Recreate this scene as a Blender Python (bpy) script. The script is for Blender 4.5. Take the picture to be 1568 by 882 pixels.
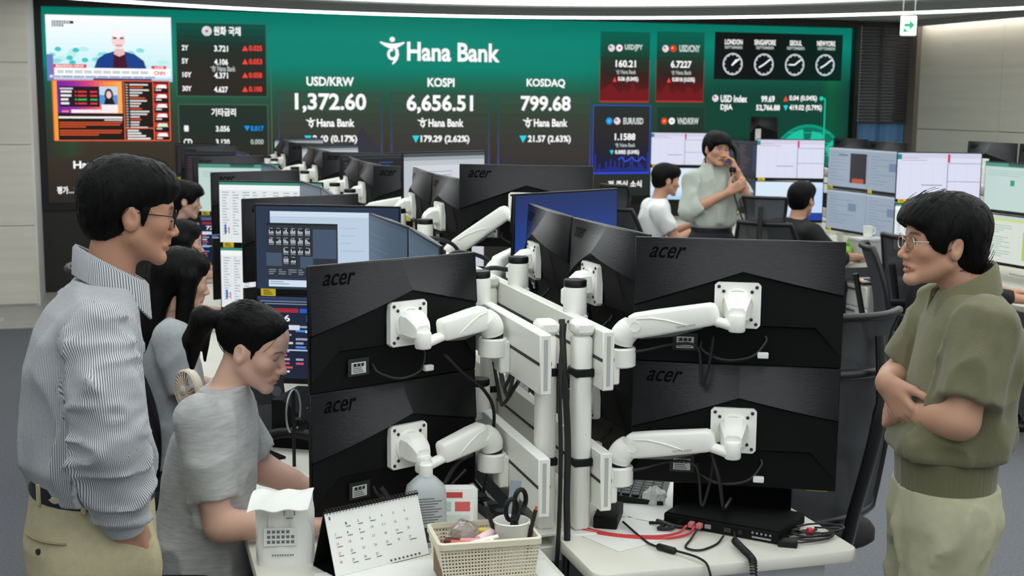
import bpy, bmesh, math, random
import numpy as np
from mathutils import Vector, Matrix, Euler
for _o in list(bpy.data.objects): bpy.data.objects.remove(_o, do_unlink=True)
SC = bpy.context.scene
COL = SC.collection
R = math.radians
PI = math.pi

# ---------------------------------------------------------------- camera
cam_d = bpy.data.cameras.new('camera')
cam = bpy.data.objects.new('camera', cam_d); COL.objects.link(cam)
cam_d.sensor_width = 36.0
cam_d.lens = 36.0 * 2000.0 / 1568.0
cam_d.clip_start = 0.05
_yaw, _pitch, _roll = R(16.5), math.atan(286 / 2000.0), R(0.5)
_rot = Matrix.Rotation(-_yaw, 4, 'Z') @ Matrix.Rotation(PI / 2 - _pitch, 4, 'X') @ Matrix.Rotation(_roll, 4, 'Z')
cam.matrix_world = Matrix.Translation((0, 0, 1.87)) @ _rot
cam_d.dof.use_dof = True
cam_d.dof.focus_distance = 3.4
cam_d.dof.aperture_fstop = 7.1
SC.camera = cam

# ---------------------------------------------------------------- world and exposure
w = bpy.data.worlds.new('world'); SC.world = w; w.use_nodes = True
w.node_tree.nodes['Background'].inputs[0].default_value = (0.90, 0.97, 1.0, 1)
w.node_tree.nodes['Background'].inputs[1].default_value = 0.46
SC.view_settings.view_transform = 'Standard'
SC.view_settings.look = 'None'
SC.view_settings.exposure = 0.0
SC.view_settings.gamma = 1.0
SC.view_settings.use_curve_mapping = False
CEIL_POWER = 1.55       # radiance of the luminous ceiling disc
STRIP_POWER = 3.0      # radiance of the ring strip light

# ---------------------------------------------------------------- materials
def lin(c):
    """sRGB 0..255 -> linear"""
    return tuple((x / 255 / 12.92) if x / 255 <= 0.04045 else ((x / 255 + 0.055) / 1.055) ** 2.4 for x in c)
MATS = {}
def M(name, col, rough=.5, metal=0., noise=None, bump=None, emit=None, trans=0., alpha=1., sheen=0., stretch=None, spec=None, coat=0.):
    """procedural principled material; col in sRGB 0..255; noise=(scale, amount), bump=(scale, strength)"""
    if name in MATS: return MATS[name]
    m = bpy.data.materials.new(name); m.use_nodes = True; MATS[name] = m
    nt = m.node_tree; b = nt.nodes['Principled BSDF']
    c = lin(col)
    b.inputs['Base Color'].default_value = (*c, 1)
    b.inputs['Roughness'].default_value = rough
    b.inputs['Metallic'].default_value = metal
    if spec is not None: b.inputs['Specular IOR Level'].default_value = spec
    if trans: b.inputs['Transmission Weight'].default_value = trans
    if alpha < 1: b.inputs['Alpha'].default_value = alpha
    if sheen: b.inputs['Sheen Weight'].default_value = sheen
    if coat: b.inputs['Coat Weight'].default_value = coat
    if emit:
        b.inputs['Emission Color'].default_value = (*c, 1); b.inputs['Emission Strength'].default_value = emit
    src = None
    if noise or bump:
        tc = nt.nodes.new('ShaderNodeTexCoord'); src = tc.outputs['Object']
        if stretch:
            mp = nt.nodes.new('ShaderNodeMapping'); mp.inputs['Scale'].default_value = stretch
            nt.links.new(src, mp.inputs['Vector']); src = mp.outputs['Vector']
    if noise:
        n = nt.nodes.new('ShaderNodeTexNoise'); n.inputs['Scale'].default_value = noise[0]; n.inputs['Detail'].default_value = 4
        nt.links.new(src, n.inputs['Vector'])
        r = nt.nodes.new('ShaderNodeMapRange'); r.inputs['From Min'].default_value = .3; r.inputs['From Max'].default_value = .7
        r.inputs['To Min'].default_value = 1 - noise[1]; r.inputs['To Max'].default_value = 1 + noise[1]
        nt.links.new(n.outputs['Fac'], r.inputs['Value'])
        mx = nt.nodes.new('ShaderNodeVectorMath'); mx.operation = 'SCALE'; mx.inputs[0].default_value = c
        nt.links.new(r.outputs['Result'], mx.inputs['Scale']); nt.links.new(mx.outputs['Vector'], b.inputs['Base Color'])
    if bump:
        n = nt.nodes.new('ShaderNodeTexNoise'); n.inputs['Scale'].default_value = bump[0]; n.inputs['Detail'].default_value = 3
        nt.links.new(src, n.inputs['Vector'])
        bp = nt.nodes.new('ShaderNodeBump'); bp.inputs['Strength'].default_value = bump[1]; bp.inputs['Distance'].default_value = .01
        nt.links.new(n.outputs['Fac'], bp.inputs['Height']); nt.links.new(bp.outputs['Normal'], b.inputs['Normal'])
    return m
def vcol_mat(name, rough=.5, emission=0., spec=.5, bump=None):
    """material coloured by the mesh's own colour attribute (print, screens, mixed plastics, skin)"""
    if name in MATS: return MATS[name]
    m = bpy.data.materials.new(name); m.use_nodes = True; MATS[name] = m
    nt = m.node_tree; b = nt.nodes['Principled BSDF']
    a = nt.nodes.new('ShaderNodeVertexColor'); a.layer_name = 'Col'
    b.inputs['Roughness'].default_value = rough; b.inputs['Specular IOR Level'].default_value = spec
    if emission:
        b.inputs['Base Color'].default_value = (.01, .01, .01, 1)
        nt.links.new(a.outputs['Color'], b.inputs['Emission Color']); b.inputs['Emission Strength'].default_value = emission
    else:
        nt.links.new(a.outputs['Color'], b.inputs['Base Color'])
    if bump:
        tc = nt.nodes.new('ShaderNodeTexCoord')
        n = nt.nodes.new('ShaderNodeTexNoise'); n.inputs['Scale'].default_value = bump[0]
        nt.links.new(tc.outputs['Object'], n.inputs['Vector'])
        bp = nt.nodes.new('ShaderNodeBump'); bp.inputs['Strength'].default_value = bump[1]; bp.inputs['Distance'].default_value = .005
        nt.links.new(n.outputs['Fac'], bp.inputs['Height']); nt.links.new(bp.outputs['Normal'], b.inputs['Normal'])
    return m
LEDM = vcol_mat('led_light', .8, 1.0, .0)
SCRM = vcol_mat('screen_light', .35, 1.0, .3)
PRINT = vcol_mat('printed_surface', .55)
WHITE = M('white_plastic', (243, 243, 236), .42)
WHITEM = M('white_powder_coat', (234, 234, 226), .38)
BLACK = M('black_plastic', (14, 14, 15), .45, spec=.3)
BLACKM = M('matte_black_plastic', (9, 9, 10), .6, spec=.2)
CABLE = M('black_cable_rubber', (13, 13, 14), .5)
DESK = M('desk_laminate', (224, 222, 210), .38, noise=(6, .03))
GREYP = M('light_grey_panel', (196, 200, 202), .5, noise=(4, .03))
CHROME = M('chrome', (200, 200, 200), .25, 1.)
PAPER = M('white_paper', (232, 232, 228), .8, noise=(9, .03))

# ---------------------------------------------------------------- mesh builder
class MB:
    def __init__(s): s.v = []; s.f = []; s.c = []; s.cur = None
    def add(s, vs, fs):
        n = len(s.v); s.v.extend([tuple(p) for p in vs]); s.f.extend([tuple(i + n for i in f) for f in fs]); s.c.extend([s.cur] * len(fs)); return s
    def col(s, c): s.cur = (*lin(c), 1.); return s
    def box(s, x0, y0, z0, x1, y1, z1, ch=0., mat=None):
        x0, x1 = min(x0, x1), max(x0, x1); y0, y1 = min(y0, y1), max(y0, y1); z0, z1 = min(z0, z1), max(z0, z1)
        if ch <= 0:
            vs = [(x, y, z) for z in (z0, z1) for y in (y0, y1) for x in (x0, x1)]
            fs = [(0, 2, 3, 1), (4, 5, 7, 6), (0, 1, 5, 4), (2, 6, 7, 3), (0, 4, 6, 2), (1, 3, 7, 5)]
        else:
            ch = min(ch, (x1 - x0) * .49, (y1 - y0) * .49, (z1 - z0) * .49)
            vs = []; ix = {}
            for a, X in ((-1, x0), (1, x1)):
                for b, Y in ((-1, y0), (1, y1)):
                    for c, Z in ((-1, z0), (1, z1)):
                        for k, o in enumerate(((0, 1, 1), (1, 0, 1), (1, 1, 0))):
                            ix[a, b, c, k] = len(vs); vs.append((X - a * ch * o[0], Y - b * ch * o[1], Z - c * ch * o[2]))
            fs = []
            q = ((-1, -1), (1, -1), (1, 1), (-1, 1))
            for a in (-1, 1):
                fs.append([ix[a, p, r, 0] for p, r in q]); fs.append([ix[p, a, r, 1] for p, r in q]); fs.append([ix[p, r, a, 2] for p, r in q])
            for p, r in ((-1, -1), (1, -1), (1, 1), (-1, 1)):
                fs.append([ix[-1, p, r, 1], ix[1, p, r, 1], ix[1, p, r, 2], ix[-1, p, r, 2]])
                fs.append([ix[p, -1, r, 0], ix[p, 1, r, 0], ix[p, 1, r, 2], ix[p, -1, r, 2]])
                fs.append([ix[p, r, -1, 0], ix[p, r, 1, 0], ix[p, r, 1, 1], ix[p, r, -1, 1]])
            for a in (-1, 1):
                for b in (-1, 1):
                    for c in (-1, 1): fs.append([ix[a, b, c, k] for k in range(3)])
        if mat is not None: vs = [tuple(mat @ Vector(p)) for p in vs]
        return s.add(vs, fs)
    def loft(s, rings, cap=True, closed=True):
        n = len(rings[0]); vs = [p for r in rings for p in r]; fs = []
        for i in range(len(rings) - 1):
            for j in range(n if closed else n - 1):
                k = (j + 1) % n; fs.append((i * n + j, i * n + k, (i + 1) * n + k, (i + 1) * n + j))
        if cap: fs.append(tuple(range(n))[::-1]); fs.append(tuple((len(rings) - 1) * n + j for j in range(n)))
        return s.add(vs, fs)
    def tube(s, pts, r, n=8, cap=True, flat=None):
        """tube along points; r number or list; flat = squash factor of the second axis"""
        pts = [Vector(p) for p in pts]; rr = r if isinstance(r, (list, tuple)) else [r] * len(pts); rings = []; up = None
        for i, p in enumerate(pts):
            d = (pts[min(i + 1, len(pts) - 1)] - pts[max(i - 1, 0)])
            d = d.normalized() if d.length > 1e-9 else Vector((0, 0, 1))
            if up is None: up = Vector((0, 0, 1)) if abs(d.z) < .9 else Vector((1, 0, 0))
            a = d.cross(up)
            if a.length < 1e-4: up = Vector((1, 0, 0)) if abs(d.x) < .9 else Vector((0, 1, 0)); a = d.cross(up)
            a.normalize(); b = a.cross(d).normalized(); up = b
            rings.append([tuple(p + a * (math.cos(t) * rr[i]) + b * (math.sin(t) * rr[i] * (flat or 1))) for t in (2 * PI * k / n for k in range(n))])
        return s.loft(rings, cap)
    def lathe(s, prof, n=20, o=(0, 0, 0), mat=None, cap=True):
        rings = [[(o[0] + r * math.cos(2 * PI * k / n), o[1] + r * math.sin(2 * PI * k / n), o[2] + z) for k in range(n)] for r, z in prof]
        if mat is not None: rings = [[tuple(mat @ Vector(p)) for p in r] for r in rings]
        return s.loft(rings, cap)
    def cyl(s, a, b, r, n=16, r2=None): return s.tube([a, b], [r, r if r2 is None else r2], n)
    def prism(s, poly, axis='z', h0=0., h1=1., mat=None):
        def P(u, v, h): return (u, v, h) if axis == 'z' else ((u, h, v) if axis == 'y' else (h, u, v))
        vs = [P(u, v, h0) for u, v in poly] + [P(u, v, h1) for u, v in poly]; n = len(poly)
        fs = [tuple(range(n))[::-1], tuple(range(n, 2 * n))] + [(i, (i + 1) % n, n + (i + 1) % n, n + i) for i in range(n)]
        if mat is not None: vs = [tuple(mat @ Vector(p)) for p in vs]
        return s.add(vs, fs)
    def sheet(s, fn, nu, nv):
        vs = [fn(i / nu, j / nv) for j in range(nv + 1) for i in range(nu + 1)]
        return s.add(vs, [(j * (nu + 1) + i, j * (nu + 1) + i + 1, (j + 1) * (nu + 1) + i + 1, (j + 1) * (nu + 1) + i) for j in range(nv) for i in range(nu)])
    def mesh(s, name, mat=None, smooth=40, fix=True, xf=None):
        me = bpy.data.meshes.new(name)
        vs = s.v if xf is None else [tuple(xf @ Vector(p)) for p in s.v]
        me.from_pydata(vs, [], s.f)
        if any(c is not None for c in s.c):
            a = me.color_attributes.new('Col', 'FLOAT_COLOR', 'CORNER')
            buf = []
            for f, c in zip(s.f, s.c): buf.extend((c or (1, 1, 1, 1)) * len(f))
            a.data.foreach_set('color', buf)
        if fix:
            bm = bmesh.new(); bm.from_mesh(me); bmesh.ops.recalc_face_normals(bm, faces=bm.faces); bm.to_mesh(me); bm.free()
        if smooth:
            me.polygons.foreach_set('use_smooth', [True] * len(me.polygons)); me.set_sharp_from_angle(angle=R(smooth))
        if mat: me.materials.append(mat)
        return me
    def build(s, name, mat=None, parent=None, smooth=40, fix=True, loc=None, rz=None, xf=None):
        return link(name, s.mesh(name, mat, smooth, fix, xf), parent, loc, rz)
def link(name, me, parent=None, loc=None, rz=None, matrix=None):
    o = bpy.data.objects.new(name, me); COL.objects.link(o)
    if parent is not None: o.parent = parent
    if matrix is not None: o.matrix_local = matrix
    if loc is not None: o.location = loc
    if rz is not None: o.rotation_euler = (0, 0, rz)
    return o
def tag(o, label=None, cat=None, group=None, kind=None):
    if label: o['label'] = label
    if cat: o['category'] = cat
    if group: o['group'] = group
    if kind: o['kind'] = kind
    return o
def thing(name, label, cat, loc=(0, 0, 0), rz=0., group=None):
    o = link(name, None, None, loc, rz); o.empty_display_size = .05
    return tag(o, label, cat, group)
def struct(o, label=None, cat=None): return tag(o, label, cat, None, 'structure')
def bez(pts, n=8):
    """Catmull-Rom curve through points"""
    P = [Vector(p) for p in pts]; P = [P[0] * 2 - P[1]] + P + [P[-1] * 2 - P[-2]]; out = []
    for i in range(1, len(P) - 2):
        for k in range(n):
            t = k / n; a, b, c, d = P[i - 1:i + 3]
            out.append(.5 * ((2 * b) + (c - a) * t + (2 * a - 5 * b + 4 * c - d) * t * t + (3 * b - a - 3 * c + d) * t ** 3))
    out.append(P[-2]); return out
_TXT = {}
def text_geo(s, bold=.02):
    """letter outlines of a string as flat mesh data normalised to its bounding box"""
    k = (s, bold)
    if k in _TXT: return _TXT[k]
    c = bpy.data.curves.new('t', 'FONT'); c.body = s; c.resolution_u = 3; c.offset = bold; c.fill_mode = 'FRONT'
    o = bpy.data.objects.new('t', c); COL.objects.link(o)
    dg = bpy.context.evaluated_depsgraph_get()
    me = bpy.data.meshes.new_from_object(o.evaluated_get(dg))
    vs = [tuple(v.co) for v in me.vertices]; fs = [tuple(p.vertices) for p in me.polygons]
    bpy.data.objects.remove(o); bpy.data.meshes.remove(me); bpy.data.curves.remove(c)
    if not vs: _TXT[k] = ([], [], 1); return _TXT[k]
    x0 = min(v[0] for v in vs); x1 = max(v[0] for v in vs); y0 = min(v[1] for v in vs); y1 = max(v[1] for v in vs)
    W, Hh = max(x1 - x0, 1e-6), max(y1 - y0, 1e-6)
    _TXT[k] = ([((v[0] - x0) / W, (v[1] - y0) / Hh) for v in vs], fs, W / Hh); return _TXT[k]
def hana_icon():
    """the dancing-figure emblem in a unit box"""
    mb = MB()
    def strip(pts, th):
        L, Rr = [], []
        for i, p in enumerate(pts):
            a = pts[max(i - 1, 0)]; b = pts[min(i + 1, len(pts) - 1)]; dx, dy = b[0] - a[0], b[1] - a[1]; l = math.hypot(dx, dy) or 1
            L.append((p[0] - dy / l * th[i], p[1] + dx / l * th[i], 0)); Rr.append((p[0] + dy / l * th[i], p[1] - dx / l * th[i], 0))
        n = len(pts); mb.add(L + Rr, [(i, i + 1, n + i + 1, n + i) for i in range(n - 1)])
    mb.add([(.5 + .11 * math.cos(t), .9 + .095 * math.sin(t), 0) for t in (2 * PI * k / 14 for k in range(14))], [tuple(range(14))])
    arm = [(i / 12, .80 - .14 * math.sin(PI * i / 12)) for i in range(13)]
    strip(arm, [.025 + .065 * math.sin(PI * i / 12) for i in range(13)])
    curl = [(.50 + .16 * math.cos(t), .36 + .17 * math.sin(t)) for t in (R(a) for a in range(-40, -300, -20))][::-1]
    strip(curl, [.055] * len(curl))
    tail = [(.62, .62), (.69, .48), (.70, .34), (.66, .2), (.58, .08), (.50, 0)]
    strip(tail, [.06, .068, .072, .066, .052, .025])
    return [(v[0], v[1]) for v in mb.v], mb.f, .9
_TXT[('HANA', .02)] = hana_icon()
for _s, _p in (('▲', [(0, 0), (1, 0), (.5, 1)]), ('▼', [(0, 1), (.5, 0), (1, 1)])): _TXT[(_s, .02)] = (_p, [(0, 1, 2)], 1.1)

# ================================================================ the room
WALLP = M('beige_stone_panel', (232, 227, 214), .55, noise=(3.0, .05), stretch=(.25, .25, 6))
JOINT = M('panel_joint', (120, 115, 105), .8)
CARPET = M('grey_carpet', (100, 102, 107), .95, noise=(90, .22), bump=(160, .6))
fl = MB().box(-7, -4, -.05, 9, 11.2, 0).build('floor', CARPET, smooth=0); struct(fl)
st = MB().box(-7, 11.2, -.05, 9, 13.6, .004).build('floor', M('pale_stone_floor', (168, 168, 162), .45, noise=(5, .06)), smooth=0); struct(st)
ti = MB().box(-1.75, 11.55, .004, -1.02, 11.75, .008).build('floor_hatch', M('floor_hatch_steel', (190, 192, 192), .4), st, smooth=0)
# carpet tiles set lighter beside the near aisle
PALE = M('pale_carpet_tile', (186, 187, 186), .9, noise=(60, .08))
for i, (x, y) in enumerate(((2.62, 3.72), (3.12, 3.72))):
    MB().box(x, y, 0, x + .49, y + .49, .006).build('carpet_tile', PALE, fl, smooth=0)
# left wall, in front of the display, with stacked panels
wl = MB().box(-7, 12.42, 0, -.775, 13.5, 2.85).build('wall_left', M('white_reveal', (232, 232, 226), .6), smooth=0); struct(wl)
zs = [0.02, .73, 1.45, 2.17, 2.80]
xs = [-7, -4.6, -2.2, -.79]
for i in range(3):
    for j in range(4):
        MB().box(xs[i] + .004, 12.395, zs[j] + .003, xs[i + 1] - .004, 12.42, zs[j + 1] - .003, .002).build('panel', WALLP, wl)
# back wall behind the display
wb = MB().box(-.775, 13.42, 0, 7.97, 13.55, 2.85).build('wall_back', JOINT, smooth=0); struct(wb)
# right wall with panels
wr = MB().box(8.68, 1.5, 0, 8.8, 13.6, 2.85).build('wall_right', JOINT, smooth=0); struct(wr)
ys = [1.5, 3.6, 5.7, 7.8, 9.9, 11.6, 13.12]
zr = [0.0, .8, 1.6, 2.8]
for i in range(6):
    for j in range(3):
        MB().box(8.655, ys[i] + .003, zr[j] + .003, 8.68, ys[i + 1] - .003, zr[j + 1] - .003, .002).build('panel', WALLP, wr)
tr = MB().box(8.60, 13.05, 0, 8.68, 13.2, 2.8, .004).build('trim_1', M('bronze_trim', (122, 112, 102), .5)); struct(tr)
# window with blind and curtain
win = thing('window_1', None, None, (7.97, 13.24, 0)); struct(win)
MB().box(0, 0, 0, .68, .12, .85).build('sill_wall', WALLP, win)
fr = MB(); fr.box(0, .06, .85, .03, .1, 2.8); fr.box(.65, .06, .85, .68, .1, 2.8); fr.box(.03, .06, .85, .65, .1, .89); fr.box(.325, .06, .89, .355, .1, 2.8)
fr.build('window_frame', M('dark_window_frame', (60, 62, 66), .5), win)
MB().box(.03, .075, .89, .65, .083, 2.8).build('pane', M('window_glass', (225, 235, 240), .03, trans=1.), win)
bl = thing('slatted_blind', 'dark ribbed blind covering the window between the big display and the beige wall', 'blind', (7.97, 13.2, 1.65))
sl = MB().box(.01, -.012, -.017, .63, .012, .017, .006).mesh('slat', M('charcoal_slat', (58, 57, 60), .6))
for k in range(31): link('slat', sl, bl, (0, 0, .02 + k * .0355))
MB().box(0, -.03, 1.1, .64, .03, 1.14, .004).build('head_rail', M('charcoal_rail', (40, 40, 42), .5), bl)
cu = MB().sheet(lambda u, v: (u * .64, .018 * math.sin(u * 2 * PI * 7) + .008 * math.sin(u * 31), v * .80), 84, 2)
cm = M('blue_curtain', (112, 160, 205), .8)
cm.node_tree.nodes['Principled BSDF'].inputs['Transmission Weight'].default_value = 0
_nt = cm.node_tree; _t = _nt.nodes.new('ShaderNodeBsdfTranslucent'); _t.inputs[0].default_value = (*lin((150, 195, 235)), 1)
_mx = _nt.nodes.new('ShaderNodeMixShader'); _mx.inputs[0].default_value = .55
_nt.links.new(_nt.nodes['Principled BSDF'].outputs[0], _mx.inputs[1]); _nt.links.new(_t.outputs[0], _mx.inputs[2]); _nt.links.new(_mx.outputs[0], _nt.nodes['Material Output'].inputs[0])
tag(cu.build('curtain', cm, None, 60, False, (7.98, 13.27, .86)), 'pale blue pleated curtain in the window under the dark blind', 'curtain')
# ceiling
ce = MB().box(-7, -4, 2.8, 9, 13.6, 2.86).build('ceiling', M('ceiling_paint', (196, 198, 196), .8, noise=(2, .02)), smooth=0); struct(ce)
lt = thing('ceiling_light', 'huge rounded luminous ceiling panel with a white strip running around it', 'ceiling light', (2.73, 7.78, 2.8))
def annulus(r0, r1, z0, z1, n=128):
    mb = MB(); ring = lambda r, z: [(r * math.cos(2 * PI * k / n), r * math.sin(2 * PI * k / n) - (5.6 if k > n // 2 else 0), z) for k in range(n)]
    return mb.loft([ring(r0, z0), ring(r1, z0), ring(r1, z1), ring(r0, z1), ring(r0, z0)], False)
LUM = M('luminous_ceiling', (255, 255, 255), .8, emit=CEIL_POWER); LUM.node_tree.nodes['Principled BSDF'].inputs['Emission Color'].default_value = (.95, 1.0, .985, 1)
STR = M('strip_light', (255, 255, 255), .8, emit=STRIP_POWER)
MB().add([(4.33 * math.cos(2 * PI * k / 128), 4.33 * math.sin(2 * PI * k / 128) - (5.6 if k > 64 else 0), -.035) for k in range(128)], [tuple(range(128))[::-1]]).build('diffuser', LUM, lt, 0, False)
annulus(4.33, 4.42, -.05, 0).build('rim', M('ceiling_rim', (150, 152, 152), .7), lt)
annulus(5.26, 5.40, -.09, -.0).build('light_strip', STR, lt)
annulus(5.40, 5.44, -.075, 0).build('strip_housing', M('strip_housing', (170, 172, 172), .6), lt)
annulus(5.22, 5.26, -.075, 0).build('strip_housing', MATS['strip_housing'], lt)
cv = thing('cove_light', 'hidden cove light washing the top of the beige right-hand wall', 'light', (8.6, 9.0, 2.8))
MB().box(-.11, -4.0, -.07, -.085, 4.1, 0).build('cove_lip', MATS['strip_housing'], cv); MB().box(-.075, -4.0, -.012, .03, 4.0, -.002).build('light_strip', M('cove_strip', (255, 250, 240), .8, emit=5.0), cv)
dv = thing('ceiling_air_slot', 'dark curved air slot in the ceiling beside the exit sign', 'air vent', (2.73, 7.78, 2.795))
_sl = MB(); _a = [R(a) for a in np.linspace(36, 50, 24)]
_sl.loft([[(r * math.cos(a), r * math.sin(a), z) for r, z in ((6.02, 0), (6.12, 0), (6.12, -.012), (6.02, -.012))] for a in _a]); _sl.build('slot', M('dark_slot', (28, 28, 28), .7), dv)
# exit sign hanging from the ceiling
ex = thing('exit_sign', 'small white hanging exit sign with a green arrow', 'exit sign', (6.365, 9.80, 2.445), R(-16.5))
MB().box(-.066, -.015, 0, .066, .015, .165, .006).build('sign_box', M('sign_lit_white', (232, 246, 240), .5, emit=.75), ex)
_g = M('exit_green', (30, 160, 110), .5, emit=.6)
ar = MB().prism([(-.04, .075), (.005, .075), (.005, .045), (.045, .088), (.005, .13), (.005, .1), (-.04, .1)], 'y', -.0185, -.015); ar.build('arrow', _g, ex)
MB().prism([(-.045, .03), (-.012, .03), (-.03, .062), (-.045, .055)], 'y', -.0185, -.015).build('runner_mark', _g, ex)
for s in (-.05, .05): MB().cyl((s, 0, .165), (s, 0, .355), .004, 8).build('hanger_rod', CHROME, ex)
# potted plant at the left edge
pp = thing('potted_plant', 'green leaf plant in a round pot reaching in at the left edge', 'plant', (-1.06, 6.35, 0))
MB().lathe([(.13, 0), (.17, .02), (.2, .36), (.205, .38), (.185, .38), (.17, .33)], 24).build('pot', M('grey_pot', (140, 140, 138), .6), pp)
LEAF = M('green_leaf', (92, 128, 66), .5, noise=(12, .15)); random.seed(3)
for k in range(9):
    a = -.55 + k * .78 if k else R(8); L = .30 + .08 * random.random() if k else .34; hh = .12 + .3 * random.random() if k else .10
    pts = bez([(0, 0, .33), (L * .35, 0, .38 + hh * .9), (L, 0, .36 + hh)], 5); wd = [.004 + .028 * math.sin(PI * min(1, i / (len(pts) - 1)) ** .7) for i in range(len(pts))]
    lf = MB(); lf.loft([[(p.x, -q, p.z - .006), (p.x, 0, p.z), (p.x, q, p.z - .006), (p.x, 0, p.z - .003)] for p, q in zip(pts, wd)])
    lf.build('leaf', LEAF, pp, rz=a)

# ================================================================ the big display
led = thing('led_wall', 'huge wide green and black display wall of exchange rates and stock indices', 'display', (0, 13.2, 0))
FRAMEM = M('display_frame_black', (14, 14, 15), .4)
fb = MB(); fb.box(-.775, .0, .80, -.712, .2, 2.79); fb.box(7.915, .0, .80, 7.975, .2, 2.79); fb.box(-.712, .0, .80, 7.915, .2, .862); fb.box(-.712, .0, 2.716, 7.915, .2, 2.79)
fb.box(-.712, .12, .862, 7.915, .2, 2.716)
fb.build('frame', FRAMEM, led, 0)
MB().box(-.775, .03, 0, 7.975, .2, .80).build('base_panel', M('dark_brown_base', (40, 37, 35), .45, noise=(3, .08)), led, 0)
LX0, LX1, LZ0, LZ1 = -.712, 7.915, .862, 2.716
def led_bg(x, z):
    t = min(1, max(0, (LZ1 - z) / (LZ1 - LZ0))); u = (x - LX0) / (LX1 - LX0)
    st = [(0, (6, 116, 100)), (.12, (8, 132, 114)), (.28, (10, 128, 110)), (.42, (38, 88, 68)), (.56, (56, 64, 50)), (.72, (60, 52, 42)), (1, (46, 40, 35))]
    for (a, ca), (b, cb) in zip(st, st[1:]):
        if a <= t <= b:
            k = (t - a) / (b - a); c = [ca[i] + (cb[i] - ca[i]) * k for i in range(3)]; break
    if u > .62:
        k = min(1, (u - .62) / .2); d = (16, 66, 52) if t < .65 else (22, 50, 40)
        k2 = k * min(1, max(0, (t - .12) / .3)); c = [c[i] * (1 - k2) + d[i] * k2 for i in range(3)]
    e = min(x - LX0, LX1 - x)
    if e < .25 and t > .3 and t < .75: c = [c[0] * .8 + 2, c[1] * (.8 + .35 * e / .25) + 10, c[2] * .9 + 8]
    return c
mb = MB(); NX, NZ = 72, 40
for j in range(NZ):
    for i in range(NX):
        xa, xb = LX0 + (LX1 - LX0) * i / NX, LX0 + (LX1 - LX0) * (i + 1) / NX; za, zb = LZ0 + (LZ1 - LZ0) * j / NZ, LZ0 + (LZ1 - LZ0) * (j + 1) / NZ
        mb.add([(xa, .1, za), (xb, .1, za), (xb, .1, zb), (xa, .1, zb)], [(0, 1, 2, 3)])
me = mb.mesh('display_picture', LEDM, 0, False)
ca = me.color_attributes.new('Col', 'FLOAT_COLOR', 'CORNER'); buf = []
for p in me.polygons:
    for vi in p.vertices: c = me.vertices[vi].co; buf.extend((*lin(led_bg(c.x, c.z)), 1.))
ca.data.foreach_set('color', buf); link('display_picture', me, led)
class LedPanel:
    """flat coloured picture elements on the display face, one mesh per panel"""
    def __init__(s, name): s.mb = MB(); s.name = name; s.d = .0985
    def rect(s, x0, z0, x1, z1, c, c2=None):
        s.d -= .0002; y = s.d
        s.mb.col(c); s.mb.add([(x0, y, z0), (x1, y, z0), (x1, y, z1), (x0, y, z1)], [(0, 1, 2, 3)]); return s
    def grad(s, x0, z0, x1, z1, stops, n=10, alongx=False):
        s.d -= .0002; y = s.d
        for k in range(n):
            t = (k + .5) / n; q = t * (len(stops) - 1); i = min(int(q), len(stops) - 2); f = q - i
            s.mb.col([stops[i][j] + (stops[i + 1][j] - stops[i][j]) * f for j in range(3)])
            if alongx: a, b = x0 + (x1 - x0) * k / n, x0 + (x1 - x0) * (k + 1) / n; s.mb.add([(a, y, z0), (b, y, z0), (b, y, z1), (a, y, z1)], [(0, 1, 2, 3)])
            else: a, b = z1 + (z0 - z1) * k / n, z1 + (z0 - z1) * (k + 1) / n; s.mb.add([(x0, y, b), (x1, y, b), (x1, y, a), (x0, y, a)], [(0, 1, 2, 3)])
        return s
    def poly(s, pts, c):
        s.d -= .0002; s.mb.col(c); s.mb.add([(p[0], s.d, p[1]) for p in pts], [tuple(range(len(pts)))]); return s
    def disc(s, x, z, r, c, rz=None, n=20): return s.poly([(x + r * math.cos(2 * PI * k / n), z + (rz or r) * math.sin(2 * PI * k / n)) for k in range(n)], c)
    def line(s, x0, z0, x1, z1, w_, c):
        dx, dz = x1 - x0, z1 - z0; l = math.hypot(dx, dz) or 1; px, pz = -dz / l * w_ / 2, dx / l * w_ / 2
        return s.poly([(x0 + px, z0 + pz), (x0 - px, z0 - pz), (x1 - px, z1 - pz), (x1 + px, z1 + pz)], c)
    def border(s, x0, z0, x1, z1, c, w_=.008):
        for q in ((x0, z0, x1, z0), (x0, z1, x1, z1), (x0, z0, x0, z1), (x1, z0, x1, z1)): s.line(*q, w_, c)
        return s
    def text(s, t, x0, z0, x1, z1, c, bold=.02):
        vs, fs, _ = text_geo(t, bold)
        if vs: s.d -= .0002; s.mb.col(c); s.mb.add([(x0 + (x1 - x0) * a, s.d, z0 + (z1 - z0) * b) for a, b in vs], fs)
        return s
    def done(s): return s.mb.build(s.name, LEDM, led, 0, False)
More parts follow.
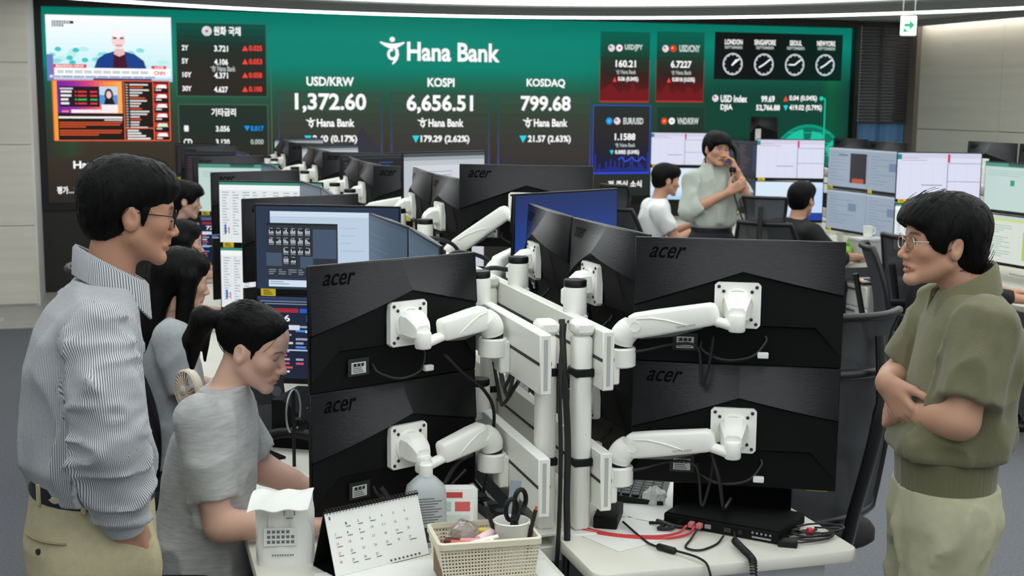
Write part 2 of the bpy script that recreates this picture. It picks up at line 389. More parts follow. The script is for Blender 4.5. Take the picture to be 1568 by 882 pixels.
LED_TEXT = [
    ('원화 국채', 0.871, 2.482, 1.131, 2.57, 'w'),
    ('2Y', 0.565, 2.333, 0.628, 2.384, 'w'),
    ('3.721', 0.873, 2.326, 1.006, 2.385, 'w'),
    ('▲', 1.142, 2.338, 1.2, 2.389, 'r'),
    ('0.025', 1.208, 2.339, 1.336, 2.392, 'r'),
    ('5Y', 0.562, 2.205, 0.625, 2.256, 'w'),
    ('4.106', 0.871, 2.198, 1.003, 2.256, 'w'),
    ('▲', 1.14, 2.208, 1.197, 2.26, 'r'),
    ('0.053', 1.206, 2.209, 1.334, 2.262, 'r'),
    ('10Y', 0.565, 2.074, 0.652, 2.125, 'w'),
    ('4.371', 0.867, 2.066, 1.0, 2.124, 'w'),
    ('▲', 1.137, 2.076, 1.195, 2.127, 'r'),
    ('0.058', 1.203, 2.076, 1.331, 2.129, 'r'),
    ('30Y', 0.561, 1.94, 0.649, 1.991, 'w'),
    ('4.627', 0.864, 1.931, 0.997, 1.989, 'w'),
    ('▲', 1.134, 1.94, 1.192, 1.991, 'r'),
    ('0.100', 1.201, 1.941, 1.329, 1.993, 'r'),
    ('HANA', 0.83, 2.128, 0.895, 2.192, 'g'),
    ('Hana Bank', 0.9, 2.135, 1.074, 2.188, 'g'),
    ('기타금리', 0.832, 1.699, 1.068, 1.777, 'w'),
    ('콜', 0.563, 1.549, 0.614, 1.606, 'w'),
    ('3.056', 0.872, 1.547, 1.005, 1.604, 'w'),
    ('CD', 0.56, 1.419, 0.642, 1.476, 'w'),
    ('3.120', 0.869, 1.415, 1.002, 1.473, 'w'),
    ('▼', 1.146, 1.554, 1.204, 1.605, 'b'),
    ('0.017', 1.209, 1.554, 1.338, 1.605, 'b'),
    ('0.000', 1.207, 1.422, 1.335, 1.473, 'g'),
    ('코리', 0.562, 1.286, 0.663, 1.349, 'w'),
    ('중만(', 0.565, 1.152, 0.666, 1.216, 'w'),
    ('Hana i', -0.477, 1.191, -0.189, 1.264, 'w'),
    ('평가…이자', -0.634, 0.949, -0.371, 1.021, 'w'),
    ('있음', 0.591, 0.947, 0.674, 1.024, 'w'),
    ('HANA', 2.518, 2.234, 2.77, 2.508, 'w'),
    ('Hana Bank', 2.797, 2.268, 3.781, 2.461, 'w'),
    ('USD/KRW', 1.769, 2.005, 2.248, 2.097, 'w'),
    ('1,372.60', 1.651, 1.739, 2.372, 1.936, 'w'),
    ('HANA', 1.757, 1.587, 1.856, 1.688, 'w'),
    ('Hana Bank', 1.868, 1.597, 2.251, 1.677, 'w'),
    ('▼', 1.742, 1.438, 1.814, 1.509, 'c'),
    ('2.40 (0.17%)', 1.826, 1.425, 2.276, 1.513, 'w'),
    ('KOSPI', 3.01, 2.009, 3.295, 2.101, 'w'),
    ('6,656.51', 2.791, 1.735, 3.495, 1.93, 'w'),
    ('HANA', 2.904, 1.59, 3.007, 1.693, 'w'),
    ('Hana Bank', 3.02, 1.6, 3.394, 1.682, 'w'),
    ('▼', 2.849, 1.437, 2.924, 1.51, 'c'),
    ('179.29 (2.62%)', 2.938, 1.424, 3.457, 1.514, 'w'),
    ('KOSDAQ', 4.076, 2.011, 4.503, 2.107, 'w'),
    ('799.68', 4.014, 1.769, 4.568, 1.93, 'w'),
    ('HANA', 4.038, 1.593, 4.144, 1.699, 'w'),
    ('Hana Bank', 4.16, 1.604, 4.536, 1.687, 'w'),
    ('▼', 4.003, 1.436, 4.082, 1.511, 'c'),
    ('21.57 (2.63%)', 4.097, 1.423, 4.575, 1.515, 'w'),
    ('USD/JPY', 5.171, 2.411, 5.378, 2.483, 'g2'),
    ('160.21', 5.07, 2.241, 5.303, 2.317, 'w'),
    ('HANA', 5.072, 2.162, 5.123, 2.214, 'g'),
    ('Hana Bank', 5.131, 2.17, 5.306, 2.214, 'g'),
    ('▲', 5.041, 2.086, 5.084, 2.135, 'r'),
    ('0.06 (0.04%)', 5.1, 2.083, 5.334, 2.142, 'w'),
    ('USD/CNY', 5.804, 2.416, 6.047, 2.49, 'g2'),
    ('6.7227', 5.709, 2.244, 5.952, 2.321, 'w'),
    ('HANA', 5.712, 2.164, 5.764, 2.217, 'g'),
    ('Hana Bank', 5.772, 2.172, 5.955, 2.216, 'g'),
    ('▲', 5.668, 2.087, 5.712, 2.136, 'r'),
    ('0.0018 (0.03%)', 5.729, 2.084, 5.996, 2.143, 'w'),
    ('EUR/USD', 5.172, 1.634, 5.403, 1.704, 'g2'),
    ('1.1588', 5.077, 1.463, 5.314, 1.536, 'w'),
    ('HANA', 5.079, 1.383, 5.13, 1.435, 'g'),
    ('Hana Bank', 5.139, 1.39, 5.316, 1.431, 'g'),
    ('▼', 5.023, 1.306, 5.067, 1.355, 'c'),
    ('0.0005 (0.04%)', 5.083, 1.302, 5.361, 1.358, 'w'),
    ('VND/KRW', 5.801, 1.636, 6.056, 1.707, 'g2'),
    ('5.26', 5.761, 1.463, 5.918, 1.537, 'w'),
    ('전 주식 소식', 5.008, 0.953, 5.399, 1.027, 'w'),
    ('LONDON', 6.341, 2.506, 6.555, 2.563, 'w'),
    ('SEPTEMBER', 6.341, 2.461, 6.559, 2.493, 'g'),
    ('SINGAPORE', 6.698, 2.508, 6.958, 2.566, 'w'),
    ('SEPTEMBER', 6.72, 2.463, 6.941, 2.496, 'g'),
    ('SEOUL', 7.132, 2.509, 7.282, 2.566, 'w'),
    ('SEPTEMBER', 7.098, 2.464, 7.322, 2.497, 'g'),
    ('NEWYORK', 7.471, 2.511, 7.706, 2.569, 'w'),
    ('SEPTEMBER', 7.478, 2.467, 7.705, 2.5, 'g'),
    ('USD Index', 6.312, 1.879, 6.633, 1.957, 'w'),
    ('99.69', 6.805, 1.883, 6.971, 1.956, 'w'),
    ('▲', 7.078, 1.896, 7.136, 1.954, 'r'),
    ('0.04 (0.04%)', 7.151, 1.89, 7.497, 1.961, 'w'),
    ('DJIA', 6.314, 1.78, 6.458, 1.856, 'w'),
    ('52,766.88', 6.746, 1.783, 7.039, 1.856, 'w'),
    ('▼', 7.082, 1.792, 7.14, 1.85, 'c'),
    ('419.02 (0.79%)', 7.155, 1.782, 7.564, 1.857, 'w'),
]
LED_RECT = [('tv', -0.68, 2.027, 0.47, 2.643), ('tv2', -0.638, 1.461, 0.435, 2.032), ('panel', 0.498, 1.879, 1.394, 2.617), ('panel', 0.508, 1.102, 1.393, 1.824), ('red', 4.9, 1.878, 5.465, 2.615), ('red', 5.547, 1.884, 6.104, 2.63), ('blue', 4.83, 1.109, 5.485, 1.834), ('dim', 5.565, 1.089, 6.13, 1.825), ('clock', 6.227, 2.129, 7.801, 2.64)]
LED_FLAG = [('kr', 0.807, 2.523, 0.048), ('us', 5.025, 2.442, 0.037), ('jp', 5.114, 2.444, 0.037), ('us', 5.647, 2.447, 0.037), ('cn', 5.738, 2.449, 0.037), ('eu', 5.013, 1.668, 0.037), ('us', 5.105, 1.668, 0.037), ('vn', 5.652, 1.67, 0.037), ('kr', 5.741, 1.671, 0.037), ('us', 6.252, 1.921, 0.037)]
LED_CLOCK = [(6.45, 2.296, [(-0.011, -0.015, 0.077, 0.059), (-0.011, -0.015, 0.044, 0.051)]), (6.829, 2.297, [(-0.059, -0.033, 0.0, -0.0), (0.0, -0.0, 0.077, 0.059)]), (7.209, 2.299, [(-0.073, -0.0, 0.0, -0.0), (0.0, -0.0, 0.077, 0.059)]), (7.59, 2.302, [(-0.059, -0.033, 0.0, -0.0), (0.0, -0.0, 0.077, 0.059)])]
LED_LINES = [1.491, 2.533, 2.634, 3.672, 3.774, 4.801]
# globe [ 7.438 13.2    1.119] [ 7.606 13.2    1.93 ] [ 7.415 13.2    1.631] [ 7.628 13.2    1.463]

TC = {'w': (255, 255, 255), 'r': (255, 70, 60), 'b': (20, 150, 240), 'c': (40, 215, 225), 'g': (178, 190, 186), 'g2': (214, 222, 220)}
def sr(x, z, r0=.028): pass
rnd = random.Random(11)
for kind, x0, z0, x1, z1 in LED_RECT:
    W_, H_ = x1 - x0, z1 - z0
    X = lambda u: x0 + W_ * u
    Z = lambda v: z1 - H_ * v
    if kind == 'tv':
        p = LedPanel('news_picture'); p.grad(x0, z0, x1, z1, [(255, 255, 255), (236, 252, 255), (214, 246, 250), (190, 232, 242)], 12)
        for k in range(16): p.disc(X(.03 + .9 * rnd.random()), Z(.5 + .2 * rnd.random()), .03 + .03 * rnd.random(), (140, 226, 226) if k % 2 else (190, 240, 240), .022)
        for u, v in ((.09, .52), (.23, .53), (.18, .65), (.3, .68), (.2, .72)): p.disc(X(u), Z(v), .03, (60, 200, 205), .022)
        p.poly([(X(.37), Z(.80)), (X(.40), Z(.66)), (X(.46), Z(.58)), (X(.53), Z(.54)), (X(.62), Z(.54)), (X(.70), Z(.58)), (X(.77), Z(.68)), (X(.79), Z(.80))], (28, 66, 140))
        p.poly([(X(.52), Z(.80)), (X(.53), Z(.56)), (X(.62), Z(.56)), (X(.64), Z(.80))], (70, 24, 46))
        p.disc(X(.57), Z(.36), .062, (250, 214, 214), .082); p.poly([(X(.54), Z(.5)), (X(.61), Z(.5)), (X(.62), Z(.58)), (X(.575), Z(.62)), (X(.53), Z(.58))], (236, 190, 190))
        p.disc(X(.57), Z(.26), .055, (255, 246, 246), .045)
        for du in (-.028, .028): p.disc(X(.57 + du), Z(.335), .02, (90, 92, 130), .010)
        p.rect(X(.55), Z(.455), X(.6), Z(.44), (170, 90, 100))
        p.rect(X(.05), Z(.13), X(.22), Z(.09), (30, 36, 60)); p.rect(X(.05), Z(.175), X(.14), Z(.14), (30, 36, 60))
        [p.rect(X(.056 + .02 * k), Z(.122), X(.070 + .02 * k), Z(.1), (236, 240, 250)) for k in range(7)]; [p.rect(X(.056 + .02 * k), Z(.168), X(.070 + .02 * k), Z(.148), (236, 240, 250)) for k in range(4)]
        p.rect(X(0), Z(1), X(.05), Z(.6), (110, 126, 196)); p.rect(X(.05), Z(1), X(1), Z(.955), (176, 206, 240)); p.rect(X(.36), Z(1), X(.83), Z(.955), (40, 60, 120))
        p.rect(X(.05), Z(.80), X(.31), Z(.745), (222, 52, 66)); p.text('BREAKING NEWS', X(.07), Z(.792), X(.29), Z(.752), (255, 255, 255))
        p.rect(X(.83), Z(.80), X(.95), Z(.755), (222, 52, 66)); p.text('LIVE', X(.86), Z(.792), X(.93), Z(.762), (255, 255, 255))
        p.rect(X(.05), Z(.915), X(.985), Z(.80), (255, 255, 255)); p.rect(X(.045), Z(.915), X(.055), Z(.80), (222, 52, 66))
        [p.rect(X(.08 + .0125 * k), Z(.885), X(.088 + .0125 * k), Z(.838), (168, 176, 188)) for k in range(58) if k % 6 != 4]
        p.text('CNN', X(.85), Z(.895), X(.94), Z(.835), (226, 40, 50), .03)
        p.rect(X(.02), Z(.955), X(.98), Z(.915), (226, 236, 250)); [p.rect(X(.04 + .0105 * k), Z(.948), X(.047 + .0105 * k), Z(.926), (70, 80, 120)) for k in range(78) if k % 9 != 6]
        p.done()
    elif kind == 'tv2':
        p = LedPanel('market_news_picture'); p.rect(x0, z0, x1, z1, (34, 28, 24)); p.rect(x0, z0, X(.035), z1, (250, 164, 62))
        p.grad(X(.035), Z(.545), X(.59), Z(.01), [(112, 42, 168), (150, 48, 160), (214, 70, 130), (250, 140, 80), (252, 180, 90)], 14, True)
        p.rect(X(.055), Z(.44), X(.395), Z(.10), (38, 26, 38)); p.rect(X(.395), Z(.40), X(.55), Z(.10), (90, 150, 216)); p.rect(X(.395), Z(.24), X(.55), Z(.10), (196, 220, 240))
        p.disc(X(.475), Z(.24), .040, (36, 26, 34), .062); p.poly([(X(.43), Z(.40)), (X(.45), Z(.26)), (X(.50), Z(.26)), (X(.53), Z(.40))], (36, 26, 34)); p.disc(X(.475), Z(.235), .024, (244, 200, 190), .036)
        p.rect(X(.41), Z(.49), X(.55), Z(.40), (252, 240, 246)); p.rect(X(.15), Z(.54), X(.55), Z(.485), (255, 236, 240))
        for k in range(4):
            v = .17 + .065 * k; g = (60, 200, 90) if k == 2 else (236, 60, 60)
            p.rect(X(.065), Z(v + .035), X(.13 + .03 * rnd.random()), Z(v), (240, 236, 240)); p.rect(X(.185), Z(v + .03), X(.20), Z(v + .008), g); p.rect(X(.21), Z(v + .032), X(.285), Z(v + .006), g); p.rect(X(.315), Z(v + .032), X(.375), Z(v + .006), g)
        p.rect(X(.06), Z(.15), X(.17), Z(.125), (226, 216, 226)); p.rect(X(.07), Z(.53), X(.13), Z(.50), (255, 130, 130))
        p.rect(X(.04), Z(.632), X(.585), Z(.60), (244, 240, 238)); p.rect(X(.43), Z(.67), X(.585), Z(.645), (210, 205, 205))
        for k, L in enumerate((1, .97, .42, 1, .98, .62)): v = .69 + .036 * k + (.025 if k > 2 else 0); p.rect(X(.045), Z(v + .022), X(.045 + .535 * L), Z(v), (206, 84, 48))
        for q in (.605, .86): p.rect(X(q - .005), Z(1), X(q + .005), Z(.02), (230, 96, 60))
        for k in range(17):
            v = .05 + .045 * k; p.rect(X(.62), Z(v + .02), X(.64), Z(v), (190, 184, 180))
            p.rect(X(.655), Z(v + .024), X(.655 + .17 * (.4 + .6 * rnd.random())), Z(v), (206, 88, 52) if k % 4 == 1 else (228, 222, 222))
        p.rect(X(.61), Z(.80), X(.86), Z(.785), (236, 110, 76))
        for k, L in enumerate((.1, .12, .16, .2)): v = .82 + .045 * k; p.rect(X(.625), Z(v + .028), X(.625 + L), Z(v), (236, 232, 232))
        for k in range(6):
            v = .03 + .163 * k; p.rect(X(.87), Z(v + .09), X(.985), Z(v + .01), (216, 52, 50)); p.poly([(X(.885), Z(v + .085)), (X(.9), Z(v + .03)), (X(.97), Z(v + .03)), (X(.98), Z(v + .085))], (255, 255, 255) if k != 4 else (200, 255, 220)); p.rect(X(.88), Z(v + .13), X(.93), Z(v + .105), (216, 212, 212))
        p.border(x0, z0, x1, z1, (236, 100, 58), .010); p.done()
    elif kind == 'panel':
        p = LedPanel('rates_panel'); top = (12, 84, 70) if z0 > 1.5 else (38, 50, 42)
        p.grad(x0 + .02, z0 + .02, x1 - .02, z1 - .02, [top, (34, 48, 42), (46, 42, 36), (44, 39, 34)], 12); p.border(x0 + .01, z0 + .01, x1 - .01, z1 - .01, (48, 104, 86), .008); p.done()
    elif kind == 'red':
        p = LedPanel('currency_panel'); p.grad(x0, z0, x1, z1, [(8, 96, 80), (14, 84, 68), (34, 56, 44), (48, 36, 32), (84, 24, 26), (128, 22, 28)], 14)
        zz = Z(.86); pts = [(X(0), Z(1)), (X(0), Z(.84))]
        for k in range(1, 12): pts.append((X(k / 12), Z(.80 + .12 * rnd.random() - .1 * (k in (2, 3, 8)))))
        p.poly([*pts, (X(1), Z(.8)), (X(1), Z(1))], (112, 26, 30)); p.line(x0, z0, x0, Z(.4), .006, (140, 40, 44)); p.line(x1, z0, x1, Z(.4), .006, (140, 40, 44)); p.line(x0, z0, x1, z0, .014, (196, 44, 48)); p.done()
    elif kind == 'blue':
        p = LedPanel('currency_panel'); p.grad(x0, z0, x1, z1, [(40, 50, 46), (44, 42, 40), (36, 36, 48), (26, 28, 70)], 10)
        for k in range(26):
            u = k / 26; hgt = .05 + .3 * abs(math.sin(k * 1.7)) * rnd.random(); p.rect(X(u), Z(1), X(u + .02), Z(1 - hgt), (44, 58, 150))
        for k in range(8): p.line(X(.45 + .06 * k), Z(.8 - .04 * math.sin(k * 2)), X(.51 + .06 * k), Z(.8 - .04 * math.sin(k * 2 + 2)), .012, (60, 90, 226))
        p.border(x0, z0, x1, z1, (58, 80, 216), .008); p.line(x0, z0, x1, z0, .016, (50, 76, 240)); p.done()
    elif kind == 'dim':
        p = LedPanel('currency_panel'); p.grad(x0, z0, x1, z1, [(26, 60, 48), (38, 44, 38), (42, 38, 34)], 6); p.border(x0, z0, x1, z1, (50, 70, 60), .006); p.done()
    else:
        p = LedPanel('world_clock_panel'); p.grad(x0, z0, x1, z1, [(20, 22, 22), (16, 18, 17), (10, 30, 25), (6, 40, 32)], 10, True)
        for cx, cz, hands in LED_CLOCK:
            n = 36
            for k in range(n):
                a, b = 2 * PI * k / n, 2 * PI * (k + 1) / n; p.line(cx + .112 * math.cos(a), cz + .112 * math.sin(a), cx + .112 * math.cos(b), cz + .112 * math.sin(b), .016, (206, 214, 226)); p.d += .0002
            for k in range(12):
                a = PI * k / 6; p.line(cx + .092 * math.cos(a), cz + .092 * math.sin(a), cx + .112 * math.cos(a), cz + .112 * math.sin(a), .012, (206, 214, 226)); p.d += .0002
            for h in hands: p.line(cx + h[0], cz + h[1], cx + h[2], cz + h[3], .016, (250, 252, 255)); p.d += .0002
        p.done()
p = LedPanel('chart_columns')
for a, b in ((0, 1), (2, 3), (4, 5)):
    xa, xb = LED_LINES[a], LED_LINES[b]
    p.grad(xa, .9, xb, 1.95, [(48, 84, 66), (56, 66, 54), (58, 56, 52), (56, 50, 50), (54, 48, 50)], 10)
    p.poly([(xa, 1.25), (xa + .12, 1.3), (xa + .25, 1.0), (xa + .3, .9), (xa, .9)] if a else [(xa, 1.42), (xb - .3, 1.4), (xb - .2, 1.6), (xb, 1.3), (xb, .9), (xa, .9)], (54, 52, 64) if not a else (54, 50, 60))
    for xx in (xa, xb): p.grad(xx - .008, .9, xx + .008, 1.95, [(44, 78, 76), (50, 68, 96), (60, 74, 140), (64, 76, 170)], 8)
p.line(1.42, .9, 1.42, 2.2, .008, (60, 120, 90)); p.done()
p = LedPanel('globe_picture')
n = 40; gx, gz, gr = 7.42, 1.17, .47
p.poly([(gx + gr * math.cos(PI * k / n), gz + gr * math.sin(PI * k / n)) for k in range(n + 1)], (10, 150, 120))
p.poly([(gx + gr * .93 * math.cos(PI * k / n), gz + gr * .93 * math.sin(PI * k / n)) for k in range(n + 1)], (14, 112, 92))
for a0, a1, r0, r1 in ((100, 150, .55, .9), (60, 88, .5, .84), (20, 45, .6, .9), (120, 140, .3, .5)):
    p.poly([(gx + gr * r1 * math.cos(R(a)), gz + gr * r1 * math.sin(R(a))) for a in range(a0, a1, 6)] + [(gx + gr * r0 * math.cos(R(a)), gz + gr * r0 * math.sin(R(a))) for a in range(a1, a0, -6)], (24, 196, 160))
for q in (.25, .55, .8): p.line(gx - gr * math.sqrt(1 - q * q) * .95, gz + gr * q, gx + gr * math.sqrt(1 - q * q) * .95, gz + gr * q, .008, (40, 190, 160))
p.line(7.615, 1.2, 7.607, 1.93, .018, (26, 190, 160)); p.line(7.55, 1.93, 7.607, 1.93, .014, (26, 190, 160)); p.disc(7.56, 1.93, .024, (40, 210, 180)); p.done()
p = LedPanel('flag_discs')
for k, x, z, r in LED_FLAG:
    p.disc(x, z, r, {'cn': (222, 60, 40), 'vn': (222, 70, 40), 'eu': (30, 150, 230)}.get(k, (246, 246, 250)))
    if k == 'jp': p.disc(x, z, r * .4, (210, 30, 50))
    if k == 'kr': p.disc(x, z, r * .28, (210, 60, 70))
    if k == 'us':
        for j in (-.6, -.1, .4): p.line(x - r * .75, z + r * j, x + r * .75, z + r * j, r * .22, (226, 150, 160))
        p.rect(x - r * .7, z, x, z + r * .65, (120, 130, 190))
    if k in ('cn', 'vn'): p.disc(x - (r * .3 if k == 'cn' else 0), z + (r * .2 if k == 'cn' else 0), r * .3, (255, 220, 80), n=5)
    if k == 'eu': p.disc(x, z, r * .4, (90, 190, 245))
p.done()
for t_, x0, z0, x1, z1, c in LED_TEXT:
    p = LedPanel('emblem' if t_ == 'HANA' else 'arrow_mark' if t_ in '▲▼' else 'lettering'); p.d = .085
    hgt = z1 - z0
    p.text(t_, x0, z0, x1, z1, TC[c], .02 if t_ in 'HANA▲▼' else .028 if hgt > .13 else .03); p.done()

# ================================================================ monitors
MW, MH = .54, .33
BRUSH = M('brushed_black_plastic', (42, 42, 44), .28, .72, bump=(60, .10), stretch=(.6, 8, 8), noise=(40, .12))
BEZEL = M('bezel_black', (10, 10, 11), .38, spec=.3)
class Scr:
    """screen picture as flat coloured cells; u,v from the viewer's top left corner"""
    def __init__(s): s.mb = MB(); s.y = .0012
    def P(s, u, v): return (.264 - .528 * u, s.y, .158 - .302 * v)
    def rect(s, u0, v0, u1, v1, c):
        s.y += .00006; s.mb.col(c); s.mb.add([s.P(u0, v0), s.P(u1, v0), s.P(u1, v1), s.P(u0, v1)], [(0, 1, 2, 3)]); return s
    def grad(s, u0, v0, u1, v1, a, b, n=8):
        for k in range(n): s.rect(u0, v0 + (v1 - v0) * k / n, u1, v0 + (v1 - v0) * (k + 1) / n, [a[i] + (b[i] - a[i]) * k / (n - 1) for i in range(3)])
        return s
    def text(s, t, u0, v0, u1, v1, c):
        vs, fs, _ = text_geo(t, .02); s.y += .00006; s.mb.col(c); s.mb.add([s.P(u0 + (u1 - u0) * a, v1 + (v0 - v1) * b) for a, b in vs], fs); return s
    def rows(s, u0, v0, u1, v1, n, c, seed=0, h=.5, lo=.3):
        r = random.Random(seed)
        for k in range(n): v = v0 + (v1 - v0) * k / n; s.rect(u0, v, u0 + (u1 - u0) * (lo + (1 - lo) * r.random()), v + (v1 - v0) / n * h, c)
        return s
    def grid(s, u0, v0, u1, v1, nu, nv, c, w_=.0018):
        for k in range(nu + 1): u = u0 + (u1 - u0) * k / nu; s.rect(u - w_ / 2, v0, u + w_ / 2, v1, c)
        for k in range(nv + 1): v = v0 + (v1 - v0) * k / nv; s.rect(u0, v - w_, u1, v + w_ * .5, c)
        return s
    def mesh(s, name): return s.mb.mesh(name, SCRM, 0, False)
def pic(kind):
    s = Scr(); r = random.Random(hash(kind) % 97 if False else len(kind) * 7)
    if kind == 'charts':
        s.rect(0, 0, 1, 1, (36, 50, 74)); s.rect(.10, .06, .80, .70, (186, 204, 224)); s.rect(.10, .06, .80, .12, (206, 220, 236)); s.rect(.80, .40, .92, .64, (206, 216, 230)); s.rows(.82, .42, .9, .6, 6, (140, 150, 170), 4)
        s.rect(.07, .20, .575, .86, (40, 46, 56)); s.rect(.07, .20, .575, .225, (22, 26, 34)); s.rect(.40, .27, .565, .62, (66, 82, 104)); s.rect(.07, .56, .18, .72, (66, 82, 104)); s.rect(.31, .60, .40, .74, (66, 82, 104))
        for i in range(6):
            for j in range(4):
                if j == 2 and i < 2: continue
                if j == 3 and i not in (2, 3): continue
                u = .085 + i * .052; v = .255 + j * .115; s.rect(u, v, u + .045, v + .10, (26, 30, 38))
                for k in range(4): hh = .02 + .04 * r.random(); s.rect(u + .006 + k * .009, v + .075 - hh, u + .011 + k * .009, v + .075, (206, 214, 222))
                s.rect(u + .005, v + .085, u + .04, v + .092, (150, 160, 170)); s.rect(u + .008, v + .006, u + .036, v + .013, (150, 160, 170))
        for k in range(4): s.rows(.09 + .07 * k, .755, .15 + .07 * k, .83, 3, (120, 128, 140), k)
        s.rect(.09, .885, .56, .965, (206, 222, 238)); s.rows(.1, .90, .3, .95, 2, (150, 164, 180), 3)
        s.rows(.60, .24, .78, .6, 4, (170, 186, 206), 9, .12)
    elif kind == 'ticker':
        s.rect(0, 0, 1, 1, (20, 30, 54)); s.rect(0, 0, 1, .04, (44, 58, 90)); s.rows(.02, .05, .9, .11, 2, (120, 134, 160), 2, .4, .6)
        for k, (u, c, n_, tc) in enumerate(((.03, (158, 34, 52), '72.6', (240, 240, 246)), (.30, (36, 88, 190), '1172.9', (70, 150, 240)), (.57, (36, 110, 220), '1172.9', (240, 244, 250)))):
            s.rect(u, .14, u + .26, .19, c); s.text(n_, u + .05, .22, u + .20, .30, tc)
        for j in range(12): 
            for k in range(7): 
                if r.random() < .8: s.rect(.03 + k * .12, .35 + j * .05, .03 + k * .12 + .05 + .05 * r.random(), .375 + j * .05, ((150, 160, 180), (196, 206, 220), (70, 130, 220), (200, 80, 90))[r.randrange(4)])
        s.rect(.03, .34, .30, .40, (206, 214, 226)); s.rect(.34, .40, .56, .43, (190, 200, 214)); s.rect(.03, .64, .95, .655, (190, 206, 226)); s.rect(.40, .70, .42, .80, (220, 226, 236)); s.rect(.42, .70, .62, .80, (40, 60, 120)); s.rect(.6, .86, .9, .96, (30, 84, 150))
    elif kind == 'sheet':
        s.rect(0, 0, 1, 1, (226, 232, 234)); s.rect(0, 0, 1, .045, (60, 140, 120)); s.rect(0, .045, 1, .13, (240, 243, 244)); s.grid(.02, .14, .98, .97, 12, 18, (196, 204, 208))
        for k in range(9): s.rows(.03 + .1 * k, .16, .10 + .1 * k, .9, 16, (150, 160, 170), k, .3)
        s.rect(.05, .7, .07, .85, (70, 100, 190)); s.rect(.09, .74, .1, .85, (200, 80, 80))
    elif kind == 'table':
        s.rect(0, 0, 1, 1, (218, 220, 240)); s.rect(0, 0, 1, .11, (206, 206, 228)); s.rect(0, .03, .05, .14, (30, 130, 140)); s.grid(.03, .22, .97, .96, 7, 1, (186, 188, 212)); s.rect(.60, .02, .63, .2, (206, 50, 100)); s.rect(.6, .22, .612, 1, (150, 152, 178)); s.rect(.61, .60, 1, .615, (150, 152, 178)); s.rect(.61, .21, 1, .225, (150, 152, 178)); s.rect(.3, .68, .55, .70, (140, 144, 164)); s.rows(.05, .1, .5, .2, 2, (186, 160, 180), 3, .3)
    elif kind == 'lightblue':
        s.grad(0, 0, 1, 1, (206, 226, 246), (196, 222, 248)); s.rect(.0, 0, .72, .74, (216, 232, 246)); s.grid(.02, .1, .7, .72, 5, 9, (190, 210, 230)); s.rect(.74, .12, 1, .8, (190, 216, 250)); s.rect(.72, .8, 1, 1, (20, 60, 150)); s.rect(.0, .88, .72, 1, (170, 206, 240))
    elif kind == 'greydoc':
        s.rect(0, 0, 1, 1, (150, 164, 180)); s.rect(0, 0, 1, .05, (172, 184, 196)); s.rows(.06, .12, .5, .9, 9, (126, 140, 158), 5, .16, .5); s.rect(.56, .12, .96, .88, (40, 34, 38)); s.rect(.62, .76, .9, .88, (176, 78, 48)); s.rect(.25, .16, .5, .19, (60, 110, 120))
    elif kind == 'greypage':
        s.rect(0, 0, 1, 1, (146, 160, 176)); s.rect(0, 0, 1, .05, (170, 182, 194)); s.rows(.08, .15, .7, .9, 10, (118, 132, 150), 8, .18, .2); s.rect(.55, .3, .75, .5, (110, 126, 156))
    elif kind == 'greentable':
        s.rect(0, 0, 1, 1, (212, 220, 210)); s.rect(0, 0, 1, .07, (190, 206, 196)); s.rect(.0, .07, 1, .12, (196, 216, 120)); s.grid(.03, .15, .97, .95, 9, 12, (176, 190, 180)); s.rect(.72, .3, .95, .9, (176, 196, 90)); s.rows(.05, .2, .6, .9, 14, (150, 176, 166), 6, .3)
    elif kind == 'tealpage':
        s.rect(0, 0, 1, 1, (190, 212, 206)); s.rect(0, 0, 1, .08, (76, 146, 132)); s.rect(.4, .0, .7, .06, (40, 90, 84)); s.rect(.45, .35, .52, .47, (40, 150, 126)); s.rows(.05, .16, .9, .3, 3, (160, 190, 182), 6, .3)
    elif kind == 'blue':
        s.grad(0, 0, 1, 1, (14, 40, 96), (20, 70, 170), 14)
    elif kind == 'page':
        s.rect(0, 0, 1, 1, (186, 192, 200)); s.rect(0, 0, 1, .06, (70, 76, 84)); s.rect(.0, .06, 1, .12, (150, 160, 164)); s.rect(.1, .2, .7, 1, (206, 210, 218)); s.rows(.15, .3, .6, .9, 10, (150, 156, 170), 2, .2); s.rect(.74, .2, .98, 1, (196, 200, 208))
    elif kind == 'slate':
        s.rect(0, 0, 1, 1, (58, 76, 94)); s.rect(0, 0, 1, .05, (48, 62, 80)); s.grid(.02, .1, .98, .95, 3, 4, (72, 92, 112)); s.rows(.05, .2, .9, .9, 9, (80, 100, 120), 4, .12)
    elif kind == 'dark':
        s.rect(0, 0, 1, 1, (16, 18, 24)); s.rect(0, 0, 1, .05, (40, 44, 54)); s.rows(.04, .12, .5, .9, 12, (90, 60, 70), 4, .3); s.rows(.55, .12, .96, .9, 12, (50, 80, 140), 7, .3)
    return s.mesh('screen_picture')
PICS = {k: pic(k) for k in ('charts', 'ticker', 'sheet', 'table', 'lightblue', 'greydoc', 'greypage', 'greentable', 'tealpage', 'blue', 'page', 'slate', 'dark')}
